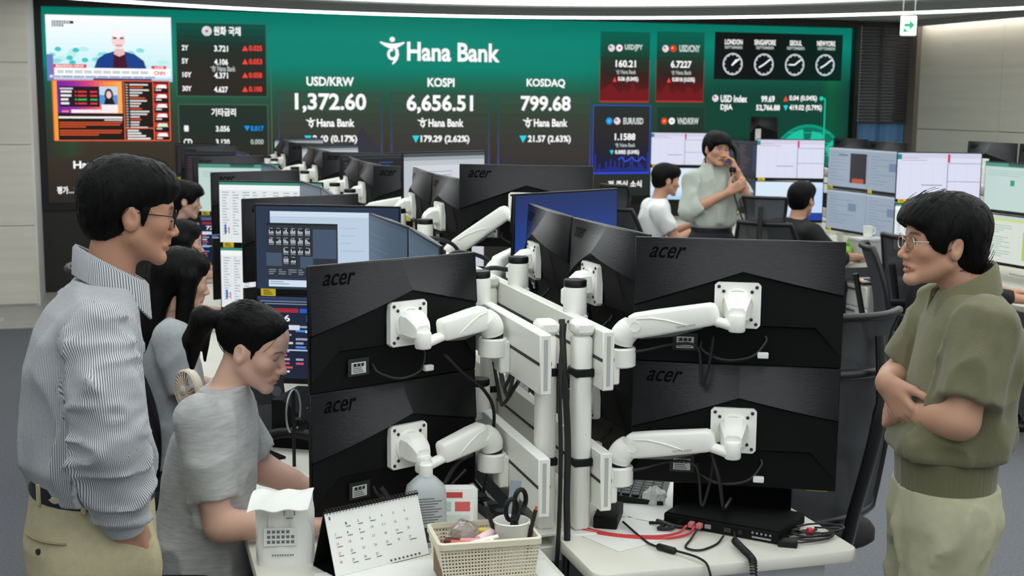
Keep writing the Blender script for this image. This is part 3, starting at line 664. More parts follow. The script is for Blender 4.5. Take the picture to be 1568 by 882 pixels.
def monitor_meshes():
    d = {}
    hw, hh = MW / 2, MH / 2
    d['bezel'] = MB().box(-hw, -.012, -hh, hw, 0, hh, .002).mesh('bezel', BEZEL)
    # upper half of the back: two softly bulging facets meeting in a crease above the peak
    A, Lp, Rp = (.012, -.056, .088), (-hw + .002, -.020, -.012), (hw - .002, -.020, .028)
    def up(x, v, s):
        u = abs(x - .012) / (hw - .002 - .012 * s); zc = .088 + ((.028 if s > 0 else -.012) - .088) * u; zt = hh - .002; dep = .012 + (.008 * (1 - u)) + (.050 * (1 - u ** 1.8) + .010 * u) * v ** 1.15
        return (x, -dep, zt + (zc - zt) * v)
    b = MB()
    for s in (-1, 1): b.sheet(lambda i, j, s=s: up(.012 + s * i * (hw - .002 - .012 * s), j, s), 10, 6)
    b.add([up(-hw + .002, 0, -1), up(-hw + .002, 1, -1), (-hw + .002, -.011, -.012)], [(0, 1, 2)]); b.add([up(hw - .002, 0, 1), up(hw - .002, 1, 1), (hw - .002, -.011, .028)], [(0, 1, 2)])
    b.add([up(.012, 0, 1), (-hw + .002, -.012, hh - .002), (hw - .002, -.012, hh - .002)], [(0, 1, 2)])
    d['upper_shell'] = b.mesh('upper_shell', BRUSH, 18)
    Lp, LM, A, RM, Rp = up(-hw + .002, 1, -1), up(-.13, 1, -1), up(.012, 1, 1), up(.14, 1, 1), up(hw - .002, 1, 1)
    # lower housing under the chevron, stepped in
    b = MB(); q = lambda p, dy, dz: (p[0], p[1] + dy, p[2] + dz)
    A2, L2, R2, LM2, RM2 = q(A, .010, -.006), q(Lp, .006, -.006), q(Rp, .006, -.006), q(LM, .009, -.006), q(RM, .009, -.006)
    top = [Lp, LM, A, RM, Rp]; in_ = [L2, LM2, A2, RM2, R2]
    bot = [(-hw + .002, -.016, -hh + .03), (-.2, -.040, -.055), (.012, -.045, -.055), (.2, -.040, -.055), (hw - .002, -.016, -hh + .03)]
    bt2 = [(-hw + .002, -.013, -hh + .002), (-.2, -.014, -hh + .004), (.012, -.014, -hh + .004), (.2, -.014, -hh + .004), (hw - .002, -.013, -hh + .002)]
    v = top + in_ + bot; fs = [(i, i + 1, 5 + i + 1, 5 + i) for i in range(4)] + [(5 + i, 5 + i + 1, 10 + i + 1, 10 + i) for i in range(4)]
    b.add(v, fs)
    # port recess and bottom lip
    mid = [(-.2, -.026, -.062), (.012, -.026, -.062), (.2, -.026, -.062)]
    b.add(bot[1:4] + mid, [(0, 1, 4, 3), (1, 2, 5, 4)]); b.add(mid + bt2[1:4], [(0, 1, 4, 3), (1, 2, 5, 4)])
    b.add([bot[0], bot[1], mid[0], bt2[1], bt2[0]], [(0, 1, 2), (0, 2, 3, 4)]); b.add([bot[4], bot[3], mid[2], bt2[3], bt2[4]], [(0, 2, 1), (0, 4, 3, 2)])
    d['lower_housing'] = b.mesh('lower_housing', BLACKM, 25)
    # raised brand lettering, lying in the slope of the upper left facet
    vs, fs, _ = text_geo('acer', .01); o = Vector((-.235, 0, .112)); b = MB()
    def fy(x, z):
        u = (.012 - x) / (hw - .002 + .012); zc = .088 - .1 * u; return up(x, (hh - .002 - z) / (hh - .002 - zc), -1)[1]
    P_ = [(o.x + .088 * a + .012 * c_, 0, o.z + .030 * c_) for a, c_ in vs]
    b.add([(p[0], fy(p[0], p[2]) - .0016, p[2]) for p in P_], fs); d['brand_lettering'] = b.mesh('brand_lettering', M('gloss_black', (2, 2, 3), .5, spec=.06), 0, False)
    b = MB().box(-.16, -.0275, -.128, -.105, -.025, -.088); b.col((206, 208, 206)); 
    b = MB(); b.col((30, 30, 32)).box(-.165, -.0285, -.130, -.10, -.026, -.084); b.col((208, 210, 208)).add([(-.155, -.0288, -.124), (-.11, -.0288, -.124), (-.11, -.0288, -.094), (-.155, -.0288, -.094)], [(0, 1, 2, 3)])
    b.col((40, 40, 40))
    for k in range(5): b.add([(-.152, -.0291, -.121 + k * .005), (-.118 - .003 * (k % 3), -.0291, -.121 + k * .005), (-.118 - .003 * (k % 3), -.0291, -.119 + k * .005), (-.152, -.0291, -.119 + k * .005)], [(0, 1, 2, 3)])
    for k in range(3): b.add([(-.148 + k * .012, -.0291, -.104), (-.140 + k * .012, -.0291, -.104), (-.140 + k * .012, -.0291, -.097), (-.148 + k * .012, -.0291, -.097)], [(0, 1, 2, 3)])
    d['rating_label'] = b.mesh('rating_label', PRINT, 0, False)
    b = MB(); b.tube(bez([(-.09, -.028, -.105), (-.085, -.05, -.125), (-.03, -.065, -.145), (.04, -.06, -.135), (.075, -.035, -.10), (.075, -.026, -.085)], 6), .0042, 7)
    d['signal_cable'] = b.mesh('signal_cable', CABLE)
    d['cable_tag'] = MB().box(.055, -.068, -.137, .083, -.052, -.122, .002).mesh('cable_tag', WHITE)
    b = MB(); b.col((240, 208, 30)).box(.195, .0006, -.170, .250, .0022, -.144); b.col((60, 50, 20))
    for k in range(3): b.add([(.24 - .0, .0024, -.165 + k * .007), (.205 + .006 * k, .0024, -.165 + k * .007), (.205 + .006 * k, .0024, -.162 + k * .007), (.24, .0024, -.162 + k * .007)], [(0, 1, 2, 3)])
    d['asset_sticker'] = b.mesh('asset_sticker', PRINT, 0, False)
    return d
MON = monitor_meshes()
def monitor(x, y, z, rz, label, picture, group=None, cable=False, back=True, tilt=0., sx=1., front=True):
    """z = centre height; rz turns the screen normal (+Y)"""
    t = thing('monitor', label, 'monitor', (x, y, z), rz, group); t.rotation_euler = (tilt, 0, rz); t.scale = (sx, 1, 1)
    link('bezel', MON['bezel'], t)
    if front: link('screen', PICS[picture], t)
    if back:
        for k in ('upper_shell', 'lower_housing', 'brand_lettering', 'rating_label'): link(k, MON[k], t)
    if cable: c = link('signal_cable', MON['signal_cable'], t); link('cable_tag', MON['cable_tag'], c)
    if front: link('asset_sticker', MON['asset_sticker'], t)
    return t
# ================================================================ monitor arms
def plate_mesh():
    mb = MB(); h = .059; c = .008
    mb.prism([(-h + c, -h), (h - c, -h), (h, -h + c), (h, h - c), (h - c, h), (-h + c, h), (-h, h - c), (-h, -h + c)], 'y', -.068, -.050)
    mb.v = [(p[0], max(p[1], -.0585) if p[1] > -.06 else p[1], p[2]) for p in mb.v]; return mb.mesh('mounting_plate', WHITE, 30)
PLATE = plate_mesh()
PRING = MB().lathe([(.044, 0), (.044, .006), (.040, .007), (.040, .004)], 28, mat=Matrix.Translation((0, -.068, 0)) @ Matrix.Rotation(R(90), 4, 'X')).mesh('pivot_ring', WHITE)
SCREW = MB().lathe([(.0045, 0), (.0045, .002), (.003, .003)], 10, mat=Matrix.Rotation(R(90), 4, 'X')).mesh('screw', M('dark_screw', (70, 70, 68), .4, .8))
_hd = lambda y, w_, z0, z1, c: [(-w_ + c, y, z0), (w_ - c, y, z0), (w_, y, z0 + c), (w_, y, z1 - c), (w_ - c, y, z1), (-w_ + c, y, z1), (-w_, y, z1 - c), (-w_, y, z0 + c)]
HEAD = MB().loft([_hd(-.066, .032, -.032, .036, .012), _hd(-.074, .035, -.034, .036, .012), _hd(-.100, .033, -.036, .032, .010), _hd(-.122, .027, -.038, .016, .009), _hd(-.132, .022, -.036, .002, .008)]).mesh('tilt_head', WHITE, 32)
def lozenge(a, b, r0, r1, hz):
    """tapered arm body with rounded ends between two points; hz = half heights at the ends"""
    a, b = Vector(a), Vector(b); d = (b - a); L = d.length; d.normalize(); s = d.cross(Vector((0, 0, 1))).normalized(); u = s.cross(d)
    mb = MB(); rings = []
    n = 14
    def sec(p, w_, h):
        return [tuple(p + s * (w_ * (abs(math.cos(t)) ** .42) * (1 if math.cos(t) >= 0 else -1)) + u * (h * (abs(math.sin(t)) ** .42) * (1 if math.sin(t) >= 0 else -1))) for t in (2 * PI * k / n for k in range(n))]
    for t, k in ((-.075, .25), (-.06, .6), (-.03, .87), (.02, 1), (.3, 1.04), (.7, 1.02), (.98, 1), (1.03, .87), (1.06, .6), (1.075, .25)):
        q = min(max(t, 0), 1); rings.append(sec(a + d * (t * L), (r0 + (r1 - r0) * q) * k, (hz[0] + (hz[1] - hz[0]) * q) * k))
    return mb.loft(rings)
def arm(bx, by, bz, mx, my, mz, rz, label, beam_x, detail=True, short=False, elbow=None):
    """bx,by,bz foot of the pivot on the rail, m* monitor centre, rz monitor heading"""
    t = thing('monitor_mount', label, 'monitor mount', (0, 0, 0), 0, 'white monitor arms along the central desk row')
    t.location = (bx, by, bz); off = Vector((bx, by, bz)); T = Matrix.Translation(-off)
    mm = T @ Matrix.Translation((mx, my, mz)) @ Matrix.Rotation(rz, 4, 'Z')
    pl = link('mounting_plate', PLATE, t, matrix=mm)
    if detail:
        for sx in (-1, 1):
            for sz in (-1, 1): link('screw', SCREW, pl, (sx * .048, -.068, sz * .048))
            for sz in (-1, 1): link('screw', SCREW, pl, (sx * .036, -.068, sz * .036))
    link('pivot_ring', PRING, t, matrix=mm); link('tilt_head', HEAD, t, matrix=mm)
    R4 = Matrix.Translation((mx, my, mz)) @ Matrix.Rotation(rz, 4, 'Z')
    kn = R4 @ Vector((0, -.130, -.028))             # wrist knuckle axis below the head
    b = MB(); b.lathe([(.019, -.030), (.022, -.026), (.022, .010), (.019, .014)], 18, tuple(kn)); b.build('wrist_joint', WHITE, t, xf=T)
    top = bz + .062
    if short:
        b = MB(); b.lathe([(.024, 0), (.033, .004), (.033, .075), (.031, .080)], 22, (0, 0, 0)); b.build('pivot_post', WHITE, t)
        MB().lathe([(.029, .080), (.0325, .083), (.0325, .098), (.030, .101)], 22, (0, 0, 0)).build('pivot_cap', BLACK, t)
        p0 = Vector((bx, by, bz + .045)); p1 = Vector((kn.x, kn.y, kn.z))
        b = MB(); b.tube(bez([p0, p0.lerp(p1, .5) + Vector((0, 0, -.01)), p1 + Vector((0, 0, -.014))], 5), .016, 10); b.build('link_arm', WHITE, t, xf=T)
    else:
        b = MB(); b.lathe([(.034, -.012), (.040, -.008), (.040, .036), (.036, .040)], 24); b.build('pivot_base', WHITE, t)
        MB().lathe([(.029, .040), (.029, .052)], 24).build('pivot_gap', BLACK, t)
        e0 = Vector((bx, by, top)); tip = Vector((kn.x, kn.y, kn.z))
        dirv = (tip - e0); dirv.z = 0; dirv.normalize()
        b = MB(); b.tube(bez([e0 + Vector((0, 0, -.012)), e0 + Vector((0, 0, .012)) + dirv * .008, e0 + Vector((0, 0, .034)) + dirv * .030], 5), [.031, .031, .033, .034, .034, .034, .034, .034, .033, .032, .031], 16); b.build('elbow', WHITE, t, xf=T)
        a0 = e0 + Vector((0, 0, .036)) + dirv * .035; a1 = tip - dirv * .062 + Vector((0, 0, .012 if mz < 1.2 or mz > 1.2 else 0)); 
        lz = lozenge(a0, a1, .026, .022, (.033, .029)); lz.build('forearm', WHITE, t, xf=T, smooth=50)
        b = MB(); b.tube([a0.lerp(a1, .08) + Vector((0, 0, -.026)), a0.lerp(a1, .5) + Vector((0, 0, -.030)), a0.lerp(a1, .86) + Vector((0, 0, -.024))], [.012, .014, .011], 10); b.build('cable_channel', M('grey_channel', (90, 92, 92), .5), t, xf=T)
        b = MB(); b.tube([a1 - dirv * .02 + Vector((0, 0, -.012)), tip + Vector((0, 0, -.018))], [.016, .019], 12, flat=.75); b.build('wrist_link', WHITE, t, xf=T)
        if detail:
            ax_ = (a1 - a0).normalized(); sd_ = ax_.cross(Vector((0, 0, 1))).normalized()
            for q_ in (-1, 1): b = MB(); b.tube([a0.lerp(a1, u_) + sd_ * (q_ * (.0268 - .003 * u_)) + Vector((0, 0, z_)) for u_, z_ in ((.06, .020), (.25, .016), (.45, .004), (.62, -.010), (.72, -.018))], [.0012, .0022, .0024, .0018, .0008], 6); b.build('side_ridge', WHITE, t, xf=T)
            m4 = Matrix.Translation(a0.lerp(a1, .05) - off) @ Matrix.Rotation(math.atan2(dirv.y, dirv.x), 4, 'Z')
            MB().lathe([(.014, 0), (.014, .0015), (.012, .0015), (.012, .0004)], 20, mat=m4 @ Matrix.Translation((0, -.0266, 0)) @ Matrix.Rotation(R(90), 4, 'X')).build('hinge_disc', WHITE, t)
            vs, fs, _ = text_geo('oceLuxe', .0)
            b = MB(); b.add([(.56 * (a1 - a0).length + .05 * u_, -.0258, -.020 + .008 * v_) for u_, v_ in vs], fs)
            sl = math.atan2(a1.z - a0.z, (a1 - a0).length)
            b.build('arm_lettering', M('grey_print', (150, 150, 146), .5), t, 0, False, xf=Matrix.Translation(a0 - off) @ Matrix.Rotation(math.atan2(dirv.y, dirv.x), 4, 'Z') @ Matrix.Rotation(-sl, 4, 'Y'))
    # bracket to the rail
    sgn = 1 if bx > beam_x else -1; b = MB()
    if abs(bx - beam_x) > .02: b.box(beam_x - bx, -.030, -.055, sgn * -.012, .030, .034, .004)
    else: b.box(-.030, -.030, -.02, .030, .030, .004, .004)
    b.build('rail_bracket', WHITE, t)
    return t
# ================================================================ desks and rails of the central row
ORD = ('nearest', 'second', 'third', 'fourth', 'farthest')
def rounded_rect(x0, y0, x1, y1, r, n=4):
    out = []
    for cx, cy, a in ((x1 - r, y1 - r, 0), (x0 + r, y1 - r, 90), (x0 + r, y0 + r, 180), (x1 - r, y0 + r, 270)):
        for k in range(n + 1): t = R(a + 90 * k / n); out.append((cx + r * math.cos(t), cy + r * math.sin(t)))
    return out
XL0, XL1, XR0, XR1 = .27, .985, 1.055, 1.775
def desk(x0, x1, y0, y1, label, group='white desks of the central row'):
    t = thing('desk', label, 'desk', ((x0 + x1) / 2, (y0 + y1) / 2, 0), 0, group); hx, hy = (x1 - x0) / 2, (y1 - y0) / 2
    p = rounded_rect(-hx, -hy, hx, hy, .03); b = MB()
    b.loft([[(u * .996, v * .998, .709) for u, v in p], [(u, v, .713) for u, v in p], [(u, v, .736) for u, v in p], [(u * .996, v * .998, .740) for u, v in p]])
    b.build('desktop', DESK, t)
    for s in (-1, 1): MB().box(-hx + .05, s * (hy - .08) - .012, 0, hx - .06, s * (hy - .08) + .012, .709, .002).build('end_panel', GREYP, t)
    MB().box(-.02, -hy + .1, .25, .0, hy - .1, .70, .002).build('modesty_panel', GREYP, t)
    return t
def rail(xb, side, y0, y1, label, posts):
    """side -1: beam on the left face of the posts, +1 on the right face"""
    t = thing('monitor_rail', label, 'rail', (xb, y0, .74), 0, 'monitor rails of the central row'); L = y1 - y0 - .006
    for z in (.075, .395):
        bm = MB().box(-.016, 0, z, .016, L, z + .155, .003).build('beam', WHITEM, t)
        for zz in (z + .075,):
            for s in (-1, 1): MB().box(s * .0155, .002, zz, s * .0168, L - .002, zz + .009).build('slot', M('slot_shadow', (48, 50, 50), .7), bm)
        MB().box(-.005, -.0012, z + .012, .005, .004, z + .143).build('end_slot', M('end_cap_grey', (178, 180, 176), .5), bm)
    for yy in posts:
        ps = MB(); px = -side * .042; ps.box(px - .024, yy - .030, .004, px + .024, yy + .030, .53, .010); ps.build('post', WHITEM, t, 50)
        cp = MB().box(px - .028, yy - .034, .53, px + .028, yy + .034, .566, .009).build('post_cap', WHITEM, t)
        MB().box(px - .040, yy - .055, -.005, px + .04, yy + .055, .006, .003).build('foot_plate', WHITEM, t)
        MB().box(px - .036, yy - .052, -.075, px + .036, yy + .052, -.032, .003).build('clamp', WHITEM, t)
        for z in (.18, .42): MB().box(px - .027, yy - .033, z, px + .027, yy + .033, z + .022, .003).build('cable_strap', BLACK, t)
    return t
PITCH = 1.9
RU = ['blue', 'page', 'dark', 'page', 'page']; LU = ['charts', 'sheet', 'tealpage', 'dark', 'dark']; LL = ['ticker', 'sheet', 'ticker', 'dark', 'dark']
for i in range(5):
    o = ORD[i]
    y0 = 2.83 + PITCH * i
    desk(XR0, XR1, y0, y0 + PITCH - .006, '%s white desk on the right side of the central monitor row' % o)
    desk(XL0, XL1, y0 - .04, y0 + PITCH - .046, '%s white desk on the left side of the central monitor row' % o)
    rail(1.172, 1, y0 + .25, y0 + PITCH + .245, 'white slotted monitor rail on posts along the %s right-hand desk' % o, (.09, 1.0))
    rail(1.000, -1, y0 + .24, y0 + PITCH + .235, 'white slotted monitor rail on posts along the %s left-hand desk' % o, (.13, 1.0))
    cy = 3.78 + PITCH * i; ly = 4.02 + PITCH * i
    for lev, zc in (('upper', 1.355), ('lower', 1.0245)):
        near = i == 0
        if lev == 'lower' and i > 1: continue
        dz = .0
        if i == 1: dz = .10 if lev == 'upper' else .02
        zr_ = zc + dz
        rb = 1.19
        g = None
        zb = (1.195 if lev == 'upper' else .875)
        # right side
        c_ = (1.530, cy - .70)
        monitor(c_[0], c_[1], zr_, R(-26.5), '%s monitor in the near wing of the %s right-hand desk, black back to us' % (lev, o), 'page', cable=i < 2, front=i < 1)
        arm(1.232, cy - .63, zb, c_[0], c_[1], zr_, R(-26.5), 'white arm holding the %s near-wing monitor at the %s right-hand desk' % (lev, o), rb, i < 2)
        for k, yy in ((0, cy - .275), (1, cy + .275)):
            w_ = ('nearer', 'farther')[k]
            monitor(1.335, yy, zr_ - dz * .7, R(-90 + (3, -3)[k]), '%s %s centre monitor at the %s right-hand desk, black back seen aslant' % (lev, w_, o), 'page', cable=i < 1, front=False)
            arm(1.192, yy - .10, zb + .075 + .01, 1.335, yy, zr_ - dz * .7, R(-90 + (3, -3)[k]), 'short white arm holding the %s %s centre monitor at the %s right-hand desk' % (lev, w_, o), 1.192, i < 1, True)
        monitor(1.535, cy + .70, zr_ + (.03 if i == 0 else 0), R(-153), '%s monitor of the far wing at the %s right-hand desk, screen facing us' % (lev, o), RU[i] if lev == 'upper' else 'page')
        arm(1.232, cy + .63, zb, 1.535, cy + .70, zr_, R(-153), 'white arm behind the %s far-wing monitor at the %s right-hand desk' % (lev, o), rb, False)
    for lev, zc in (('upper', 1.290), ('lower', .9595)):
        if lev == 'lower' and i > 2: continue
        zb = 1.195 if lev == 'upper' else .875; rb = .984
        dz = 0 if i == 0 else (.03 if lev == 'upper' else .01)
        dzf = .04 if i == 0 else .01
        c_ = (.675, ly - .635)
        monitor(c_[0], c_[1], zc + dz, R(24), '%s monitor in the near wing of the %s left-hand desk, black back to us' % (lev, o), 'slate', cable=i < 2, front=i < 1)
        arm(.942, ly - .66, zb, c_[0], c_[1], zc + dz, R(24), 'white arm holding the %s near-wing monitor at the %s left-hand desk' % (lev, o), rb, i < 1)
        for k, yy in ((0, ly - .275), (1, ly + .275)):
            w_ = ('nearer', 'farther')[k]
            monitor(.835, yy, zc + .02, R(90 + (-3, 3)[k]), '%s %s centre monitor at the %s left-hand desk, screen seen aslant' % (lev, w_, o), 'slate')
            arm(.980, yy - .10, zb + .085, .835, yy, zc + .02, R(90 + (-3, 3)[k]), 'short white arm holding the %s %s centre monitor at the %s left-hand desk' % (lev, w_, o), .980, i < 1, True)
        monitor(.690, ly + .66, zc + dzf, R(156), '%s monitor of the far wing at the %s left-hand desk, screen facing us' % (lev, o), (LU if lev == 'upper' else LL)[i])
        arm(.942, ly + .66, zb, .690, ly + .66, zc + dzf, R(156), 'white arm behind the %s far-wing monitor at the %s left-hand desk' % (lev, o), rb, False)

# ================================================================ implicit-surface modelling for people
_rs = np.random.RandomState(5); _NT = _rs.rand(32, 32, 32).astype(np.float32)
def noise3(x, y, z):
    xi, yi, zi = np.floor(x).astype(int), np.floor(y).astype(int), np.floor(z).astype(int)
    fx, fy, fz = x - xi, y - yi, z - zi
    fx = fx * fx * (3 - 2 * fx); fy = fy * fy * (3 - 2 * fy); fz = fz * fz * (3 - 2 * fz)
    g = lambda a, b, c: _NT[(xi + a) & 31, (yi + b) & 31, (zi + c) & 31]
    l = lambda a, b, t: a + (b - a) * t
    return l(l(l(g(0, 0, 0), g(1, 0, 0), fx), l(g(0, 1, 0), g(1, 1, 0), fx), fy), l(l(g(0, 0, 1), g(1, 0, 1), fx), l(g(0, 1, 1), g(1, 1, 1), fx), fy), fz)
class Field:
    def __init__(s, lo, hi, h):
        s.lo = np.array(lo, float); s.h = h; s.n = np.ceil((np.array(hi, float) - s.lo) / h).astype(int) + 1
        s.ax = [(s.lo[i] + h * np.arange(s.n[i])).astype(np.float32) for i in range(3)]; s.v = np.full(s.n, 1., np.float32)
    def box(s, lo, hi):
        a = np.clip(np.floor((np.array(lo) - s.lo) / s.h).astype(int), 0, s.n); b = np.clip(np.ceil((np.array(hi) - s.lo) / s.h).astype(int) + 1, 0, s.n)
        if (b <= a).any(): return None
        sl = tuple(slice(i, j) for i, j in zip(a, b)); return sl, s.ax[0][sl[0]][:, None, None], s.ax[1][sl[1]][None, :, None], s.ax[2][sl[2]][None, None, :]
    def put(s, lo, hi, fn, k=.01, sub=False):
        m = k + 3 * s.h; q = s.box(np.array(lo) - m, np.array(hi) + m)
        if q is None: return s
        sl, x, y, z = q; d = fn(x, y, z); a = s.v[sl]
        if sub: d = -d; hh = np.clip(.5 - .5 * (d - a) / -k if False else .5 + .5 * (d - a) / k, 0, 1); s.v[sl] = a + (d - a) * hh + k * hh * (1 - hh)
        else: hh = np.clip(.5 + .5 * (d - a) / k, 0, 1); s.v[sl] = d + (a - d) * hh - k * hh * (1 - hh)
        return s
    def cone(s, a, b, ra, rb=None, k=.012, sq=None, flat=0, sub=False):
        """tapered limb; sq=(axis vector, factor) flattens it; flat=1 cuts the b end square"""
        a, b = np.array(a, float), np.array(b, float); rb = ra if rb is None else rb; ab = b - a; L2 = max(ab @ ab, 1e-12); L = math.sqrt(L2)
        def fn(x, y, z):
            px, py, pz = x - a[0], y - a[1], z - a[2]; t = (px * ab[0] + py * ab[1] + pz * ab[2]) / L2; tc = np.clip(t, 0, 1)
            dx, dy, dz = px - tc * ab[0], py - tc * ab[1], pz - tc * ab[2]
            if sq is not None:
                n, f = np.array(sq[0], float), sq[1]; n = n / np.linalg.norm(n); c = (dx * n[0] + dy * n[1] + dz * n[2]) * (f - 1); dx, dy, dz = dx + n[0] * c, dy + n[1] * c, dz + n[2] * c
            d = np.sqrt(dx * dx + dy * dy + dz * dz) - (ra + (rb - ra) * tc)
            return np.maximum(d, (t - 1) * L) if flat else d
        r = max(ra, rb); return s.put(np.minimum(a, b) - r, np.maximum(a, b) + r, fn, k, sub)
    def ell(s, c, r, k=.012, rot=None, sub=False):
        c, r = np.array(c, float), np.array(r, float); Rm = np.array(rot) if rot is not None else None; mn = r.min()
        def fn(x, y, z):
            p = [x - c[0], y - c[1], z - c[2]]
            if Rm is not None: p = [p[0] * Rm[0, i] + p[1] * Rm[1, i] + p[2] * Rm[2, i] for i in range(3)]
            k0 = np.sqrt(sum((p[i] / r[i]) ** 2 for i in range(3))); k1 = np.sqrt(sum((p[i] / r[i] ** 2) ** 2 for i in range(3)))
            return k0 * (k0 - 1) / np.maximum(k1, 1e-6)
        R_ = r.max() if rot is not None else r; return s.put(c - R_, c + R_, fn, k, sub)
    def loftz(s, st, k=.02, rot=0., power=2.3):
        """stack of oval sections (z, cx, cy, rx, ry)"""
        st = np.array(sorted(st), float); zz = st[:, 0]; cr, sr_ = math.cos(rot), math.sin(rot)
        def fn(x, y, z):
            zc = np.clip(z, zz[0], zz[-1]); cx, cy, rx, ry = (np.interp(zc, zz, st[:, i]).astype(np.float32) for i in (1, 2, 3, 4))
            px, py = x - cx, y - cy; px, py = px * cr + py * sr_, -px * sr_ + py * cr
            q = (np.abs(px / rx) ** power + np.abs(py / ry) ** power) ** (1 / power); d = (q - 1) * np.minimum(rx, ry) * .92
            return np.maximum(d, np.maximum(z - zz[-1], zz[0] - z))
        m = max(st[:, 3].max(), st[:, 4].max()) * 1.05; lo = [st[:, 1].min() - m, st[:, 2].min() - m, zz[0]]; hi = [st[:, 1].max() + m, st[:, 2].max() + m, zz[-1]]
        return s.put(lo, hi, fn, k)
    def cut(s, p, n):
        """remove everything on the +n side of a plane"""
        n = np.array(n, float); n /= np.linalg.norm(n); d = (s.ax[0] - p[0])[:, None, None] * n[0] + (s.ax[1] - p[1])[None, :, None] * n[1] + (s.ax[2] - p[2])[None, None, :] * n[2]
        s.v = np.maximum(s.v, d.astype(np.float32)); return s
    def displace(s, fn):
        s.v = s.v + fn(s.ax[0][:, None, None], s.ax[1][None, :, None], s.ax[2][None, None, :]).astype(np.float32); return s
    def mesh(s):
        """surface nets"""
        v = s.v; v[0] = v[-1] = 1; v[:, 0] = v[:, -1] = 1; v[:, :, 0] = v[:, :, -1] = 1; neg = v < 0; n = s.n
        c = neg[:-1, :-1, :-1].astype(np.int8)
        for i in (0, 1):
            for j in (0, 1):
                for k in (0, 1):
                    if i + j + k: c = c + neg[i:n[0] - 1 + i, j:n[1] - 1 + j, k:n[2] - 1 + k]
        act = (c > 0) & (c < 8); ids = np.full(act.shape, -1, np.int64); I = np.argwhere(act); ids[act] = np.arange(len(I))
        acc = np.zeros((len(I), 3)); cnt = np.zeros(len(I)); x, y, z = I.T
        for ax in range(3):
            for p in (0, 1):
                for q in (0, 1):
                    o = [0, 0, 0]; o[(ax + 1) % 3] = p; o[(ax + 2) % 3] = q; e = list(o); e[ax] = 1
                    va = v[x + o[0], y + o[1], z + o[2]]; vb = v[x + e[0], y + e[1], z + e[2]]; m = (va < 0) != (vb < 0)
                    t = va[m] / (va[m] - vb[m]); pt = np.tile(np.array(o, float), (m.sum(), 1)); pt[:, ax] += t; acc[m] += pt; cnt[m] += 1
        P = s.lo + s.h * (I + acc / cnt[:, None]); F = []
        for ax in range(3):
            b, d = (ax + 1) % 3, (ax + 2) % 3; sl0 = [slice(None)] * 3; sl1 = [slice(None)] * 3; sl0[ax] = slice(0, -1); sl1[ax] = slice(1, None)
            a0, a1 = neg[tuple(sl0)], neg[tuple(sl1)]; E = np.argwhere(a0 != a1); E = E[(E[:, b] > 0) & (E[:, d] > 0) & (E[:, b] < n[b] - 1) & (E[:, d] < n[d] - 1)]
            fl_ = a0[tuple(E.T)]; q = []
            for ob, od in ((-1, -1), (0, -1), (0, 0), (-1, 0)): T_ = E.copy(); T_[:, b] += ob; T_[:, d] += od; q.append(ids[tuple(T_.T)])
            q = np.stack(q, 1); q[~fl_] = q[~fl_][:, ::-1]; F.append(q[(q >= 0).all(1)])
        return P, np.concatenate(F)
def np_obj(name, parts_, mat, parent, colors=None, smooth=True):
    """join several (verts, faces[, colours]) arrays into one mesh object"""
    V, Fs, Cc, o = [], [], [], 0
    for q in parts_:
        V.append(q[0]); Fs.append(np.asarray(q[1]) + o); o += len(q[0]); Cc.append(q[2] if len(q) > 2 else None)
    V = np.concatenate(V); F = np.concatenate(Fs); me = bpy.data.meshes.new(name)
    me.vertices.add(len(V)); me.vertices.foreach_set('co', V.astype(np.float32).ravel()); me.loops.add(F.size); me.loops.foreach_set('vertex_index', F.astype(np.int32).ravel())
    me.polygons.add(len(F)); me.polygons.foreach_set('loop_start', np.arange(0, F.size, 4, dtype=np.int32)); me.update(calc_edges=True)
    if any(c is not None for c in Cc):
        a = me.color_attributes.new('Col', 'FLOAT_COLOR', 'POINT'); C4 = np.concatenate([np.c_[c if c is not None else np.tile(SKIN_LIN, (len(v), 1)), np.ones(len(v))] for c, v in zip(Cc, [q[0] for q in parts_])]); a.data.foreach_set('color', C4.astype(np.float32).ravel())
    if smooth: me.polygons.foreach_set('use_smooth', np.ones(len(F), bool))
    me.materials.append(mat); return link(name, me, parent)
SKIN_LIN = np.array(lin((206, 160, 134)))
def skin_mat():
    m = vcol_mat('skin', .52, 0, .35, (140, .05)); b = m.node_tree.nodes['Principled BSDF']
    b.inputs['Subsurface Weight'].default_value = .12; b.inputs['Subsurface Radius'].default_value = (.9, .35, .2); b.inputs['Subsurface Scale'].default_value = .008
    return m
SKINM = skin_mat()
HAIRM = M('black_hair', (8, 7, 7), .5, bump=(26, .3), stretch=(9, 9, 1.2), noise=(30, .35), spec=.12)
def rotm(yaw=0., pitch=0., roll=0.):
    """head turn: yaw about Z, pitch (nod down positive) about X, roll about Y; degrees"""
    return np.array((Matrix.Rotation(R(yaw), 3, 'Z') @ Matrix.Rotation(R(-pitch), 3, 'X') @ Matrix.Rotation(R(roll), 3, 'Y')))
class Frame:
    """draws into a Field from a turned, scaled local frame"""
    def __init__(s, f, pos, rm, sc=1.): s.f = f; s.p = np.array(pos, float); s.r = rm; s.s = sc
    def w(s, v): return s.p + s.r @ (np.array(v, float) * s.s)
    def ell(s, c, r, k=.012, rot=None, sub=False): s.f.ell(s.w(c), np.array(r, float) * s.s, k * s.s, s.r if rot is None else s.r @ np.array(rot), sub)
    def cone(s, a, b, ra, rb=None, k=.012, sq=None, flat=0, sub=False): s.f.cone(s.w(a), s.w(b), ra * s.s, None if rb is None else rb * s.s, k * s.s, None if sq is None else (s.r @ np.array(sq[0], float), sq[1]), flat, sub)
    def back(s, P): return ((P - s.p) @ s.r) / s.s
